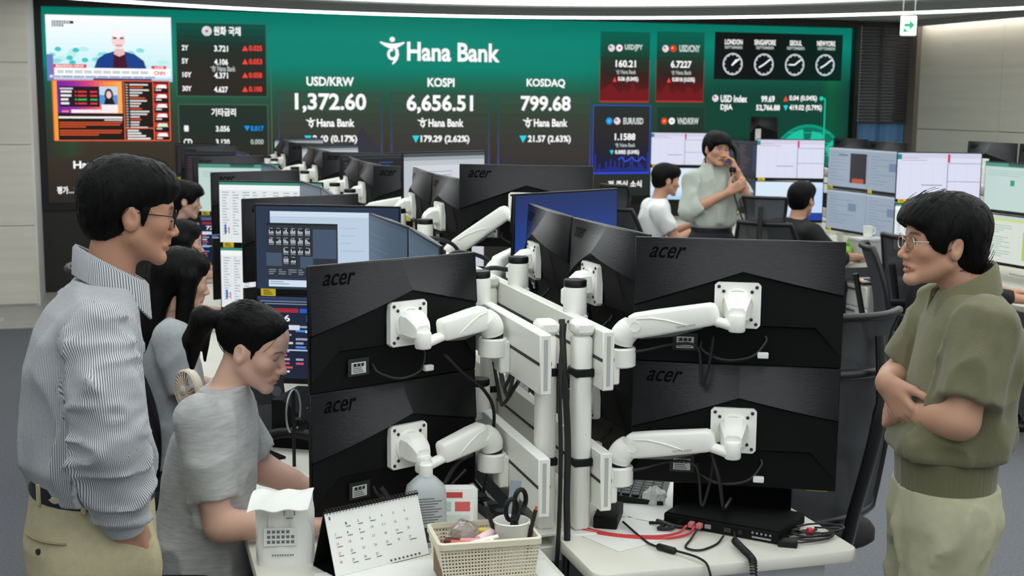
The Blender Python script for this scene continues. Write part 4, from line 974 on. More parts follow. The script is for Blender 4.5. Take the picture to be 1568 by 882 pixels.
def add_head(F, neck, female=False, smile=0., neck_r=.056):
    """head in frame F (origin mid height, facing +Y) with neck to a point of the person's frame"""
    f = F; w_ = .95 if female else 1.; j = .85 if female else 1.; nb = F.r.T @ (np.array(neck, float) - F.p) / F.s
    f.ell((0, -.014, .030), (.075 * w_, .097, .088), .02); f.ell((0, .026, .034), (.065 * w_, .066, .066), .03); f.ell((0, .030, -.034), (.060 * w_, .058, .078), .03)
    for s in (-1, 1):
        f.cone((s * .053 * w_, .006, -.056), (s * .018, .074, -.101), .020 * j, .014, .026); f.ell((s * .041, .060, -.022), (.024, .022, .022), .025)
        f.cone((s * .012, .086, .017), (s * .046, .069, .016), .0085 if not female else .006, .008, .015)
    f.ell((0, .079, -.103), (.019 * j, .015, .014), .018)
    f.cone((0, -.026, -.050), nb, neck_r * (.86 if female else .94), neck_r * (.98 if female else 1.06), .022)
    for s in (-1, 1):
        f.ell((s * .031, .098, .000), (.018, .013, .010), .014, sub=True); f.ell((s * .031, .0715, -.001), (.0155, .0135, .0115), .006)
    f.cone((0, .086, .006), (0, .107, -.034), .0070, .0088, .010); f.ell((0, .1085, -.039), (.0105, .0105, .0095), .006)
    for s in (-1, 1): f.ell((s * .0115, .0985, -.043), (.0075, .0095, .0075), .005); f.ell((s * .006, .104, -.0495), (.0035, .004, .003), .002, sub=True)
    f.cone((0, .089, -.050), (0, .093, -.064), .010, .010, .012)
    mw = .024 + .006 * smile; mz = -.071
    for s in (-1, 1):
        f.cone((0, .0935, mz + .0045), (s * mw, .082, mz + .001 + .005 * smile), .0062, .004, .005); f.cone((0, .0925, mz - .0065), (s * mw * .85, .083, mz - .003 + .004 * smile), .0070, .0045, .005)
    f.cone((-mw, .098, mz - .0005 + .004 * smile), (mw, .098, mz - .0005 + .004 * smile), .0022 + .002 * smile, None, .003, sub=True)
    if smile: f.ell((0, .098, mz - .001), (.016, .010, .0045 * smile + .001), .003, sub=True)
    for s in (-1, 1):
        rr = np.array(Matrix.Rotation(R(-s * 22), 3, 'Z') @ Matrix.Rotation(R(10), 3, 'X'))
        f.ell((s * .078 * w_, -.010, -.012), (.0075, .0185, .032), .006, rr); f.ell((s * .071 * w_, .002, -.016), (.010, .012, .02), .01)
        f.ell((s * .0865 * w_, -.006, -.006), (.0055, .0105, .0165), .004, rr, sub=True)
def face_colour(F, P, tone, female, eyes, smile):
    Q = F.back(P); C = np.tile(tone, (len(P), 1)); on = (Q[:, 2] > -.13) & (np.abs(Q[:, 0]) < .1) & (Q[:, 1] > .045) & (Q[:, 1] < .13); mz = -.071
    def blend(m, c, a=1.): m = (np.clip(m * on, 0, 1) * a)[:, None]; C[:] = C * (1 - m) + np.array(lin(c)) * m
    x, y, z = np.abs(Q[:, 0]), Q[:, 1], Q[:, 2]
    blend(np.exp(-((x / .024) ** 2) ** 2) * np.exp(-((z - mz + .001) / .0085) ** 2) * (y > .080), (184, 100, 92) if female else (170, 100, 86), .75)
    blend(np.exp(-(((x - .045) / .028) ** 2 + ((z + .035) / .03) ** 2)), (214, 140, 116), .25)
    bz = .022 - .0035 * ((x - .03) / .018) ** 2
    blend((np.exp(-((z - bz) / (.0042 if not female else .0032)) ** 4)) * np.exp(-((x - .031) / .019) ** 6), (34, 26, 24), .85)
    e = y > .06
    if eyes > .3:
        blend((((x - .031) / .0135) ** 2 + ((z + .0005) / (.0058 * eyes)) ** 2 < 1) * e, (196, 188, 182)); blend((((x - .031) / .0050) ** 2 + ((z + .0005) / (.0056 * eyes)) ** 2 < 1) * e, (26, 18, 16))
        blend(np.exp(-((z - .0055 * eyes + .9 * (x - .031) ** 2 / .02) / .0022) ** 2) * np.exp(-((x - .031) / .0155) ** 6) * e, (30, 22, 22), .9)
    else:
        blend(np.exp(-((z + .0055 - .5 * (x - .031) ** 2 / .02) / .0028) ** 2) * np.exp(-((x - .031) / .0155) ** 6) * e, (34, 24, 24), .9)
    if smile:
        blend((y > .072) * (y < .0915) * (np.abs(z - mz + .001) < .006 * smile) * (x < .022), (60, 24, 24)); blend((y > .075) * (y < .0905) * (np.abs(z - mz - .0005) < .003 * smile) * (x < .016), (214, 208, 200))
    return C
def add_hand(f, W, d, n, side, curl, thumb=(.6, .7, .3), tcurl=25, sc=1., spread=0.):
    """palm and five fingers; d towards the knuckles, n where the palm faces, side 'R' or 'L'; curl per finger = 3 angles"""
    W, d, n = (np.array(v, float) for v in (W, d, n)); d /= np.linalg.norm(d); n -= d * (n @ d); n /= np.linalg.norm(n); t = np.cross(d, n) * (1 if side == 'R' else -1)
    KN = ((.091, .029), (.095, .0095), (.090, -.0095), (.081, -.027)); LN = ((.043, .026, .022), (.048, .030, .023), (.044, .028, .022), (.034, .021, .020)); RD = (.0092, .0095, .009, .0080)
    for i in range(4):
        kp = W + (d * KN[i][0] + t * KN[i][1] - n * .002) * sc; f.cone(W + (t * (.016 - .011 * i) + d * .008) * sc, kp, .0145 * sc, .0112 * sc, .012)
        p = kp; a = 0.; tt = t * math.sin(R(spread * (1.5 - i))); c = curl[i] if len(curl) == 4 else curl[0]
        for j in range(3):
            a += R(c[j]); u = d * math.cos(a) + n * math.sin(a) + tt; u = u / np.linalg.norm(u); q = p + u * LN[i][j] * sc
            f.cone(p, q, RD[i] * (1 - .09 * j) * sc, RD[i] * (1 - .09 * (j + 1)) * sc, .0035); p = q
    f.ell(W + (d * .045 + t * .020 + n * .010) * sc, (.020 * sc,) * 3, .012); f.ell(W + (d * .040 - t * .018 + n * .008) * sc, (.017 * sc,) * 3, .012)
    b = W + (d * .022 + t * .026 + n * .006) * sc; u = d * thumb[0] + t * thumb[1] + n * thumb[2]; u /= np.linalg.norm(u)
    for j, (L, r) in enumerate(((.042, .0135), (.031, .0105), (.025, .0092))):
        q = b + u * L * sc; f.cone(b, q, r * sc, r * .88 * sc, .005 if j else .012); b = q; u = u + (d * .5 + n * .3 - t * .45) * math.sin(R(tcurl)); u /= np.linalg.norm(u)
def body(t, hp, hr, neck, st, arms, h, tone, female=False, eyes=1., smile=0., sc=1., r=(.041, .027), neck_r=.056):
    """the person's body: trunk under the clothes, neck, head, arms and hands grown as one surface.
    arms: (side, shoulder, elbow, wrist, hand direction, palm direction, curls, options)"""
    pts = [np.array(hp) + .15, np.array(hp) - .15]
    for a in arms:
        w_ = np.array(a[3], float); d = np.array(a[4], float); pts += [np.array(a[1]), np.array(a[2]), w_, w_ + d / np.linalg.norm(d) * .19]
    pts += [np.array((q[1] + sg * q[3] * .85, q[2] + sg * q[4] * .85, q[0])) for q in st for sg in (-1, 1)]
    pts = np.array(pts); f = Field(pts.min(0) - .05, pts.max(0) + .05, h)
    f.loftz([(z, x, y, a * .80, b * .78) for z, x, y, a, b in st])
    for a in arms:
        sd, sh, el, wr, d, n, cu = a[:7]; kw = a[7] if len(a) > 7 else {}; sh, el, wr = (np.array(v, float) for v in (sh, el, wr))
        f.cone((0, st[-2][2], sh[2] - .01), sh, .05, .05, .03); f.cone(sh, el, r[0] * 1.22, r[0] * 1.02, .02); f.cone(el, wr, r[0], r[1], .02); f.cone(el + (wr - el) * .12, el + (wr - el) * .5, r[0] * 1.08, r[0] * .86, .02)
        dn = np.array(d, float) / np.linalg.norm(d); f.cone(wr, wr + dn * .02, r[1] * .98, .024, .015, (np.array(n, float), 1.35)); add_hand(f, wr, d, n, sd, cu, **kw)
    F = Frame(f, hp, hr, sc); add_head(F, neck, female, smile, neck_r); P, Q = f.mesh()
    return np_obj('body', [(P, Q, face_colour(F, P, tone, female, eyes, smile))], SKINM, t)
def folds(amp, sc, st=(1, 1, 1), seed=0.):
    """cloth creases: ridged noise stretched along one direction"""
    def fn(x, y, z):
        a = noise3(x * sc * st[0] + seed + 3.1, y * sc * st[1] + 7.7, z * sc * st[2] + 1.3); b = noise3(x * sc * 2.3 * st[0] + seed, y * sc * 2.3 * st[1] + 2.2, z * sc * 2.3 * st[2] + 9.1)
        return amp * ((1 - np.abs(2 * a - 1)) ** 3 * -1.0 + .4 * (b - .5))
    return fn
def hair(pos, rm, fn, h=.0045, strands=500, seed=1, slen=.03, srad=.0008, zone=None, sc=1., flow_back=False):
    """hair mass from fn(Field), plus fine tapered locks lying on it, as one mesh (person's frame)"""
    f = Field((-.13, -.16, -.16) if zone is None else zone[0], (.13, .17, .17) if zone is None else zone[1], h); fn(f)
    f.displace(lambda x, y, z: .0030 * (noise3(x * 120 + 5, y * 120, z * 28) - .5) + .004 * (noise3(x * 45, y * 45 + 9, z * 14 + 4) - .5)); P, F_ = f.mesh(); out = [(pos + P @ rm.T * sc, F_)]
    rn = np.random.RandomState(seed); ids = rn.randint(0, len(P), strands); V, Q = [], []
    cen = np.array((0, -.02, .03))
    for i in ids:
        p = P[i]
        if flow_back and p[1] < -.10: continue
        nrm = p - cen; nrm /= np.linalg.norm(nrm) + 1e-9
        flow = (np.array((nrm[0] * .1, -1., -.2)) if flow_back and p[1] > -.12 else np.array((nrm[0] * .5, nrm[1] * .4 + (.35 if p[1] > 0 else -.25), -1.0))) + rn.randn(3) * .25
        flow -= nrm * (flow @ nrm); flow /= np.linalg.norm(flow) + 1e-9
        L = slen * (.5 + rn.rand()); r = srad * (.6 + .8 * rn.rand()); lift = rn.rand() ** 4 * .35; b = len(V); side = np.cross(flow, nrm)
        for k in range(5):
            t = k / 4; c = p - flow * L * .8 + flow * L * t + nrm * (.0008 + lift * .008 * t * t - .003 * (1 - t) - ((t - .8) * L) ** 2 * 5.5); rr = r * (1 - t) ** .7 + .0002
            V += [c + side * rr, c + nrm * rr * .8, c - side * rr, c - nrm * rr * .8]
        for k in range(4):
            for m in range(4): Q.append((b + 4 * k + m, b + 4 * k + (m + 1) % 4, b + 4 * k + 4 + (m + 1) % 4, b + 4 * k + 4 + m))
    if V: out.append((pos + np.array(V) @ rm.T * sc, np.array(Q)))
    return out
def glasses(pos, rm, parent, frame, y=.098, half=False, round_=1., sc=1.):
    lens = MB(); fr = MB(); pos = Vector(pos); RM = Matrix([list(r) for r in rm])
    G = lambda x, yy, z: tuple(pos + RM @ Vector((x, yy, z)) * sc)
    for s in (-1, 1):
        ring = [G(s * .033 + .024 * math.cos(t), y - abs(.024 * math.cos(t) * s + .033) * .12, -.004 + .020 * round_ * math.sin(t)) for t in (2 * PI * k / 20 for k in range(21))]
        fr.tube(ring, .0011, 6, False); lens.add(ring[:-1], [tuple(range(20))])
        fr.tube([G(s * .057, y - .008, .002), G(s * .070, y - .03, .003), G(s * .0765, .0, .004), G(s * .078, -.018, -.004)], .0014, 6)
        fr.tube([G(s * .010, y - .004, -.010), G(s * .008, y - .012, -.014)], .0015, 6)
    fr.tube([G(-.010, y - .002, .002), G(0, y + .001, .005), G(.010, y - .002, .002)], .0012, 6)
    g = fr.build('glasses', frame, parent, 60); lens.build('lens', M('spectacle_lens', (245, 250, 250), .02, trans=1., alpha=.25), g, 0, False); return g
def stripe_attr(o, arms_, rad=.155):
    """running width across the cloth, round the trunk or round each sleeve, for woven stripes"""
    me = o.data; n = len(me.vertices); P = np.empty(n * 3, np.float32); me.vertices.foreach_get('co', P); P = P.reshape(-1, 3); val = np.arctan2(P[:, 1], P[:, 0]) * rad
    best = np.full(n, .0); dist = np.full(n, 9.)
    for pl in arms_:
        for a, b in zip(pl, pl[1:]):
            a, b = np.array(a), np.array(b); ab = b - a; t = np.clip(((P - a) @ ab) / (ab @ ab), 0, 1); q = P - a - t[:, None] * ab; d = np.linalg.norm(q, axis=1); u = ab / np.linalg.norm(ab); e1 = np.cross(u, (0, 1, 0)); e1 /= np.linalg.norm(e1); e2 = np.cross(u, e1)
            v = np.arctan2(q @ e2, q @ e1) * .060; m = d < dist; best[m] = v[m]; dist[m] = d[m]
    on = (dist < .098) & (np.abs(P[:, 0]) > .172 - .4 * np.clip(1.3 - P[:, 2], 0, .05)); val[on] = best[on]
    at = me.attributes.new('stripe', 'FLOAT', 'POINT'); at.data.foreach_set('value', val.astype(np.float32)); return o
def loop_band(parent, name, mat, pts, hgt, thick):
    """closed band (belt, waistband, collar stand) following points"""
    mb = MB(); n = len(pts); c = sum((Vector(p) for p in pts), Vector()) / n; rings = []
    for p in pts:
        p = Vector(p); o = (p - c); o.z = 0; o.normalize(); rings.append([tuple(p - o * thick), tuple(p + o * thick), tuple(p + o * thick + Vector((0, 0, hgt))), tuple(p - o * thick + Vector((0, 0, hgt)))])
    mb.loft(rings + [rings[0]], False); return mb.build(name, mat, parent, 50)
def oval(cx, cy, z, rx, ry, n=32, rot=0., power=2.3, tilt=0.):
    out = []
    for k in range(n):
        t = 2 * PI * k / n; c, s = math.cos(t), math.sin(t); q = (abs(c) ** power + abs(s) ** power) ** (-1 / power); u, v = rx * q * c, ry * q * s
        out.append((cx + u * math.cos(rot) - v * math.sin(rot), cy + u * math.sin(rot) + v * math.cos(rot), z + tilt * v))
    return out
def shoes(t, feet, mat, h=.008):
    for (x, y, z), a in feet:
        f = Field((x - .15, y - .2, -.01), (x + .15, y + .25, z + .12), h); c, s = math.cos(a), math.sin(a); d = np.array((s, c, 0))
        o = np.array((x, y, 0.)); f.cone(o - d * .05 + (0, 0, .04), o + d * .15 + (0, 0, .03), .042, .040, .02, ((0, 0, 1), 1.25)); f.cone(o - d * .03 + (0, 0, .05), (x, y, z), .038, .04, .03); f.cut((0, 0, 0.002), (0, 0, -1)); np_obj('shoe', [f.mesh()], mat, t)

# ================================================================ clothing materials
def stripe_mat(name, c0, c1, period, rough=.8):
    """woven stripes following the mesh's 'stripe' attribute (metres across the cloth)"""
    m = M(name, c0, rough, bump=(300, .08)); nt = m.node_tree; b = nt.nodes['Principled BSDF']
    a = nt.nodes.new('ShaderNodeAttribute'); a.attribute_name = 'stripe'
    k = nt.nodes.new('ShaderNodeMath'); k.operation = 'MULTIPLY'; k.inputs[1].default_value = 2 * PI / period; nt.links.new(a.outputs['Fac'], k.inputs[0])
    s = nt.nodes.new('ShaderNodeMath'); s.operation = 'SINE'; nt.links.new(k.outputs[0], s.inputs[0])
    r = nt.nodes.new('ShaderNodeMapRange'); r.inputs['From Min'].default_value = -.4; r.inputs['From Max'].default_value = .4; nt.links.new(s.outputs[0], r.inputs['Value'])
    mx = nt.nodes.new('ShaderNodeMix'); mx.data_type = 'RGBA'; mx.inputs['A'].default_value = (*lin(c0), 1); mx.inputs['B'].default_value = (*lin(c1), 1)
    nt.links.new(r.outputs['Result'], mx.inputs['Factor']); nt.links.new(mx.outputs['Result'], b.inputs['Base Color']); return m
STRIPE = stripe_mat('striped_shirt_cotton', (206, 208, 211), (102, 105, 111), .0035)
KHAKI = M('khaki_cotton', (176, 167, 134), .85, noise=(60, .06), bump=(350, .15))
SAGE = M('sage_trousers', (168, 166, 138), .85, noise=(40, .06), bump=(350, .15))
OLIVE = M('olive_knit', (108, 106, 77), .9, noise=(30, .06), bump=(420, .35), sheen=.2)
OLIVER = M('olive_rib_knit', (100, 98, 71), .9, bump=(120, .5), stretch=(1, 1, .02), sheen=.2)
GREYK = M('heather_grey_knit', (176, 177, 176), .9, noise=(70, .14), bump=(300, .25), stretch=(.35, .35, 2.2), sheen=.15)
GREYT = M('grey_tshirt', (162, 166, 170), .9, noise=(50, .08), bump=(300, .2))
PALESH = M('pale_grey_shirt', (176, 182, 172), .85, noise=(20, .04))
WHITESH = M('white_polo', (236, 236, 236), .85)
DARKSH = M('black_top', (26, 26, 28), .85)
NAVY = M('navy_trousers', (24, 26, 34), .8)
JEAN = M('dark_trousers', (34, 35, 40), .85)
SHOE = M('black_shoe_leather', (20, 19, 18), .4)
LEATHER = M('black_belt_leather', (18, 20, 26), .4)
GOLD = M('thin_gold_metal', (196, 186, 164), .3, 1.)
DARKMET = M('thin_dark_metal', (40, 38, 38), .35, .8)
def collar(t, c, rx, ry, tilt, hgt, fall, mat, gap=22, flare=.018, name='collar'):
    """folded shirt collar: c = centre of the neck ring, tilt = drop towards the front (m per m)"""
    mb = MB(); rings = []; n = 40
    for k in range(n + 1):
        a = R(90 + gap + (360 - 2 * gap) * k / n); x, y = math.cos(a), math.sin(a); e = .35 + .65 * (1 - max(0, y)) ** .5 if y > 0 else 1.
        q = lambda r, dz: (c[0] + (rx + r) * x, c[1] + (ry + r) * y, c[2] - tilt * (ry * y) + dz)
        pt = .022 * max(0, (y - .55)) / .45
        rings.append([q(.0, 0), q(-.002, hgt), q(.004, hgt + .004), q(.010, hgt * .9), q(flare + .004, -fall - pt), q(flare - .001, -fall - pt - .001), q(.006, hgt * .45)])
    mb.loft(rings); return mb.build(name, mat, t, 45)
def man_hair(f, fringe=0., long=0., fade=1.):
    f.ell((0, -.016, .050), (.088, .112, .084), .02); f.ell((0, -.050, .0), (.082, .070, .086), .03); f.ell((0, .040 + fringe * .01, .072), (.074, .066, .048), .03)
    if fringe:
        f.ell((0, .078, .052), (.066, .044, .032), .02)
        for s in (-1, 1): f.ell((s * .066, .030, .022), (.022, .040, .045), .02)
    if long: f.ell((0, -.062, -.045), (.066, .048, .062), .03)
    f.ell((0, .112, -.048 + fringe * .004), (.092, .086, .090), .010, sub=True)             # face
    f.ell((0, .02, -.118), (.12, .10, .075), .012, sub=True)                 # jaw
    for s in (-1, 1):
        f.ell((s * .088, -.006, -.024), (.030, .030, .040), .008, sub=True)      # round the ears
        f.cone((s * .072, .024, .01), (s * .071, .022, -.022), .010, .005, .006, (( 1, 0, 0), 1.4))   # sideburn
    f.cut((0, -.06, -.098 - long * .012), (0, .35, -1))
# ================================================================ man in the striped shirt, standing on the left
t = thing('person', 'man in striped shirt, khaki trousers and glasses standing with hand in pocket, seen from behind', 'person', (-.092, 2.985, 0), R(-85))
hp, hr = (0, .100, 1.622), rotm(2, 8)
E_, W_ = (.245, .022, 1.165), (.182, .048, .990)
lst = [(1.02, 0, .0, .154, .118), (1.045, 0, -.002, .157, .121), (1.08, 0, -.010, .162, .128), (1.16, 0, -.016, .160, .124), (1.28, 0, -.014, .168, .122), (1.36, 0, .0, .172, .112), (1.41, 0, .014, .155, .096), (1.44, 0, .026, .112, .080), (1.462, 0, .036, .080, .070), (1.47, 0, .040, .066, .062)]
body(t, hp, hr, (0, .045, 1.45), lst, [('R', (.155, .012, 1.385), E_, W_, (-.10, .20, -.97), (-1, .1, -.1), [(15, 20, 15)] * 4, dict(thumb=(.95, .18, .1), tcurl=0)), ('L', (-.155, .012, 1.385), (-.24, .02, 1.14), (-.17, .03, .98), (.1, .1, -.95), (1, .2, -.2), [(20, 25, 15)] * 4)], .0040, np.array(lin((180, 134, 110))), sc=.93)
np_obj('hair', hair(np.array(hp), hr, lambda f: man_hair(f), .0042, 350, 4, sc=.93), HAIRM, t)
glasses(hp, hr, t, DARKMET, .104, round_=1.05, sc=.93)
f = Field((-.36, -.20, .95), (.36, .20, 1.50), .0075); f.loftz(lst)
for s in (1, -1):
    e = E_ if s > 0 else (-.24, .02, 1.14); w2 = W_ if s > 0 else (-.17, .03, .98)
    f.cone((s * .152, .012, 1.380), (s * .212, .016, 1.27), .070, .066, .03); f.cone((s * .212, .016, 1.27), e, .066, .060, .02); f.cone(e, w2, .060, .046, .02, flat=1)
def _lm(x, y, z):
    w1 = np.exp(-((z - 1.10) / .10) ** 2); w2 = np.exp(-((z - 1.34) / .07) ** 2) * (np.abs(x) > .1)
    return folds(.018, 9, (1, 1, .45))(x, y, z) * (.4 + w1) + folds(.016, 13, (1.2, 1.2, .5), 5.)(x, y, z) * w2 + folds(.014, 16, (.6, .6, 1.6), 9.)(x, y, z) * (np.abs(x) > .18)
AP = [((.152, .012, 1.38), (.212, .016, 1.27), E_, W_), ((-.152, .012, 1.38), (-.212, .016, 1.27), (-.24, .02, 1.14), (-.17, .03, .98))]
f.displace(_lm); stripe_attr(np_obj('shirt', [f.mesh()], STRIPE, t), AP)
stripe_attr(collar(t, (0, .056, 1.476), .061, .070, .62, .030, .030, STRIPE, 14, .010), [], .07)
cf = MB(); a0, a1 = Vector(E_), Vector(W_); dd = (a1 - a0).normalized(); cf.tube([a1 - dd * .030, a1 - dd * .026, a1 + dd * .030, a1 + dd * .034], [.043, .047, .045, .041], 24, True); co = stripe_attr(cf.build('cuff', STRIPE, t), AP)
for q in (-.008, .016): 
    p = a1 + dd * q + Vector((.044, .012, 0)); MB().cyl(p, p + Vector((.005, .001, 0)), .0055, 12).build('cuff_button', M('shirt_button', (216, 216, 210), .35), co)
f = Field((-.30, -.22, .08), (.30, .25, 1.06), .010)
f.loftz([(.76, 0, .0, .150, .118), (.84, 0, -.004, .174, .136), (.90, 0, -.008, .178, .140), (.96, 0, -.002, .170, .132), (1.02, 0, 0, .158, .121)])
f.ell((.146, .060, .885), (.046, .062, .085), .04); f.ell((-.146, .05, .885), (.045, .06, .085), .04)
for s in (-1, 1): f.cone((s * .090, -.0, .86), (s * .100, .02, .50), .112, .082, .03); f.cone((s * .100, .02, .50), (s * .105, -.01, .09), .082, .066, .02, flat=1)
f.displace(folds(.014, 8, (1, 1, .5), 2.)); np_obj('trousers', [f.mesh()], KHAKI, t)
bl_ = loop_band(t, 'belt', LEATHER, oval(0, -.002, 1.000, .169, .131, tilt=-.10), .036, .003)
for a in (-100, -55, -12, 190): 
    p = oval(0, -.002, .993, .173, .135, 360, tilt=-.10)[a % 360]; MB().box(-.006, -.003, 0, .006, .003, .048, .002).build('belt_loop', KHAKI, t, loc=p, rz=math.atan2(p[1], p[0]) - PI / 2)
pk = MB(); pts = oval(0, -.006, .935, .181, .143, 360); pk.tube([pts[i] for i in range(285, 336, 5)], .0035, 6, flat=.6); po = pk.build('pocket_welt', M('khaki_seam', (146, 136, 104), .85), t)
p = pts[310]; MB().cyl((p[0] * .98, p[1] * .98, .91), (p[0] * 1.03, p[1] * 1.03, .91), .007, 12).build('pocket_button', M('dark_button', (50, 42, 36), .4), po)
shoes(t, (((-.105, -.01, .1), 0), ((.105, -.01, .1), 0)), SHOE)
# ================================================================ man in the olive polo, standing on the right with folded arms
t = thing('person', 'smiling man in olive knit polo and glasses standing at right with arms folded', 'person', (1.998, 2.815, 0), R(68))
hp, hr = (0, .034, 1.530), rotm(9, -2)
SL, SR = (-.155, -.045, 1.342), (.165, -.020, 1.335)
EL, WL, ER, WR = (-.195, .012, 1.115), (.000, .122, 1.090), (.200, .090, 1.135), (-.035, .162, 1.172)
rst = [(.985, 0, .0, .150, .120), (1.005, 0, -.006, .164, .138), (1.05, 0, -.014, .166, .138), (1.12, 0, -.026, .164, .132), (1.25, 0, -.046, .168, .126), (1.32, 0, -.048, .170, .114), (1.365, 0, -.045, .150, .094), (1.392, 0, -.040, .110, .080), (1.405, 0, -.036, .082, .070)]
body(t, hp, hr, (0, -.045, 1.385), rst, [('L', SL, EL, WL, (.9, .10, -.30), (-.05, -1, -.2), [(12, 18, 12), (16, 22, 14), (20, 24, 14), (24, 24, 14)], dict(thumb=(.75, .5, .1))),
     ('R', SR, ER, WR, (-.45, -.50, -.74), (.49, -.87, .0), [(16, 20, 12), (18, 22, 12), (20, 24, 14), (24, 26, 14)], dict(thumb=(.80, .55, .12), tcurl=10, spread=5))], .0037, np.array(lin((188, 144, 120))), smile=.3, sc=.95)
np_obj('hair', hair(np.array(hp), hr, lambda f: man_hair(f, 1., 1.), .0042, 400, 9, .04, sc=.95), HAIRM, t)
glasses(hp, hr, t, GOLD, .106, sc=.95)
f = Field((-.34, -.26, .985), (.34, .20, 1.43), .0078); f.loftz(rst)
for s, e, sh in ((-1, EL, SL), (1, ER, SR)):
    m = np.array(sh) + (np.array(e) - np.array(sh)) * .74 + np.array((s * .004, -.004, 0)); f.cone(sh, m, .070, .066, .03, flat=1)
def _rm(x, y, z):
    return folds(.014, 9, (1, 1, .5), 3.)(x, y, z) * (.35 + np.exp(-((z - 1.03) / .06) ** 2)) + folds(.014, 11, (1, 1, .8), 6.)(x, y, z) * (np.abs(x) > .12) * .8
f.displace(_rm); np_obj('polo_shirt', [f.mesh()], OLIVE, t)
hb = Field((-.22, -.2, .87), (.22, .2, 1.02), .008); hb.loftz([(.885, 0, .0, .148, .118), (.93, 0, .0, .151, .120), (.99, 0, .0, .154, .123), (1.0, 0, 0, .155, .124)]); hb.displace(folds(.006, 10, (1, 1, .4), 4.)); np_obj('ribbed_hem', [hb.mesh()], OLIVER, t)
collar(t, (0, -.022, 1.408), .064, .072, .55, .030, .036, OLIVE, 32, .020)
MB().box(-.014, .0, 0, .014, .006, .13, .002).build('placket', OLIVE, t, xf=Matrix.Translation((0, .058, 1.265)) @ Matrix.Rotation(R(10), 4, 'X'))
f = Field((-.30, -.22, .08), (.30, .25, .92), .010)
f.loftz([(.74, 0, .0, .145, .115), (.82, 0, .0, .165, .130), (.91, 0, .0, .152, .120)])
for s in (-1, 1): f.cone((s * .086, -.0, .82), (s * .098, .02, .48), .106, .084, .03); f.cone((s * .098, .02, .48), (s * .100, -.01, .09), .084, .068, .02, flat=1)
f.displace(folds(.018, 9, (1, 1, .6), 7.)); np_obj('trousers', [f.mesh()], SAGE, t)
shoes(t, (((-.10, -.01, .1), 0), ((.10, -.01, .1), 0)), SHOE)
# ================================================================ seated people
def seated(label, loc, rz, hp, hrot, st, arms, shirt, hairfn, h=.009, hh=.0042, female=True, sleeve=.5, eyes=0., tone=SKIN_LIN, strands=300, slen=.04, shirt_name='tshirt', rsh=.058, hairzone=None, sc=None, back=False):
    t = thing('person', label, 'person', loc, rz); nb = (st[-1][1], st[-1][2], st[-1][0] - .03); sc = sc or (.92 if female else 1.)
    body(t, hp, hrot, nb, st, [tuple(a) + (dict(sc=sc),) for a in arms], hh, tone, female, eyes, 0., sc, (.036, .024) if female else (.041, .027), .052 if female else .056)
    zs_ = [q[0] for q in st]; f = Field((-.36, -.30, zs_[0] - .03), (.36, .42, zs_[-1] + .03), h); f.loftz(st)
    for sd, sh, el, wr, d, n, cu in arms:
        sh, el, wr = (np.array(v, float) for v in (sh, el, wr))
        m = sh + (el - sh) * (sleeve if sleeve < 1 else 1.); f.cone(sh, m, rsh, rsh * .93, .025, flat=1 if sleeve < 1 else 0)
        if sleeve >= 1: f.cone(el, el + (wr - el) * (sleeve - 1 + .001), rsh * .9, rsh * .7, .015, flat=1)
    f.displace(lambda x, y, z: folds(.013, 10, (1, 1, .55), loc[1])(x, y, z)); np_obj(shirt_name, [f.mesh()], shirt, t)
    np_obj('hair', hair(np.array(hp), hrot, hairfn, hh * 1.15, strands, 3, slen, zone=hairzone, sc=sc, flow_back=back), HAIRM, t)
    cy = st[0][2]; f = Field((-.3, -.26, .06), (.3, .62, .70), .014); f.loftz([(.46, 0, cy - .02, .16, .13), (.56, 0, cy, .160, .125), (st[0][0] + .02, 0, cy, .155, .12)])
    for s in (-1, 1): f.cone((s * .085, cy, .54), (s * .10, cy + .42, .55), .088, .070, .03); f.cone((s * .10, cy + .42, .55), (s * .10, cy + .40, .09), .068, .05, .02, flat=1)
    np_obj('trousers', [f.mesh()], JEAN, t); shoes(t, (((-.10, cy + .40, .1), 0), ((.10, cy + .40, .1), 0)), SHOE, .012)
    return t
def pony_hair(f):
    f.ell((0, -.020, .036), (.079, .103, .088), .02); f.ell((0, .022, .066), (.064, .060, .042), .03)
    f.ell((0, .128, -.006), (.096, .084, .098), .012, sub=True); f.ell((0, .00, -.135), (.12, .12, .085), .012, sub=True); f.ell((0, -.09, -.10), (.1, .06, .04), .02, sub=True)
    for s in (-1, 1): f.ell((s * .090, -.004, -.018), (.028, .026, .038), .008, sub=True); f.cone((s * .066, .028, .030), (s * .067, .026, -.016), .010, .003, .008, ((1, 0, 0), 1.5)); f.cone((s * .056, .046, .055), (s * .064, .036, .020), .010, .005, .008, ((1, 0, 0), 1.3))
    f.ell((0, -.118, .040), (.022, .020, .022), .012)
    f.cone((0, -.120, .036), (.01, -.160, .020), .022, .034, .012); f.cone((.01, -.160, .020), (.015, -.168, -.050), .036, .030, .015); f.cone((.015, -.168, -.050), (.02, -.145, -.125), .030, .008, .01)
    f.cone((0, -.15, .01), (-.01, -.125, -.105), .018, .005, .01)
fem_st = [(.58, 0, -.012, .160, .124), (.68, 0, -.014, .154, .120), (.77, 0, -.010, .145, .112), (.87, 0, .004, .145, .110), (.96, 0, .020, .150, .104), (1.025, 0, .028, .144, .086), (1.060, 0, .036, .110, .070), (1.085, 0, .044, .064, .056)]
C14 = [(14, 20, 14)] * 4
def desk_arms(dz=0.): return [('R', (.140, .006, 1.03 + dz), (.190, .06, .80), (.14, .27, .785), (-.1, 1, 0), (0, 0, -1), C14), ('L', (-.140, .02, 1.03 + dz), (-.20, .06, .80), (-.14, .28, .785), (.1, 1, 0), (0, 0, -1), C14)]
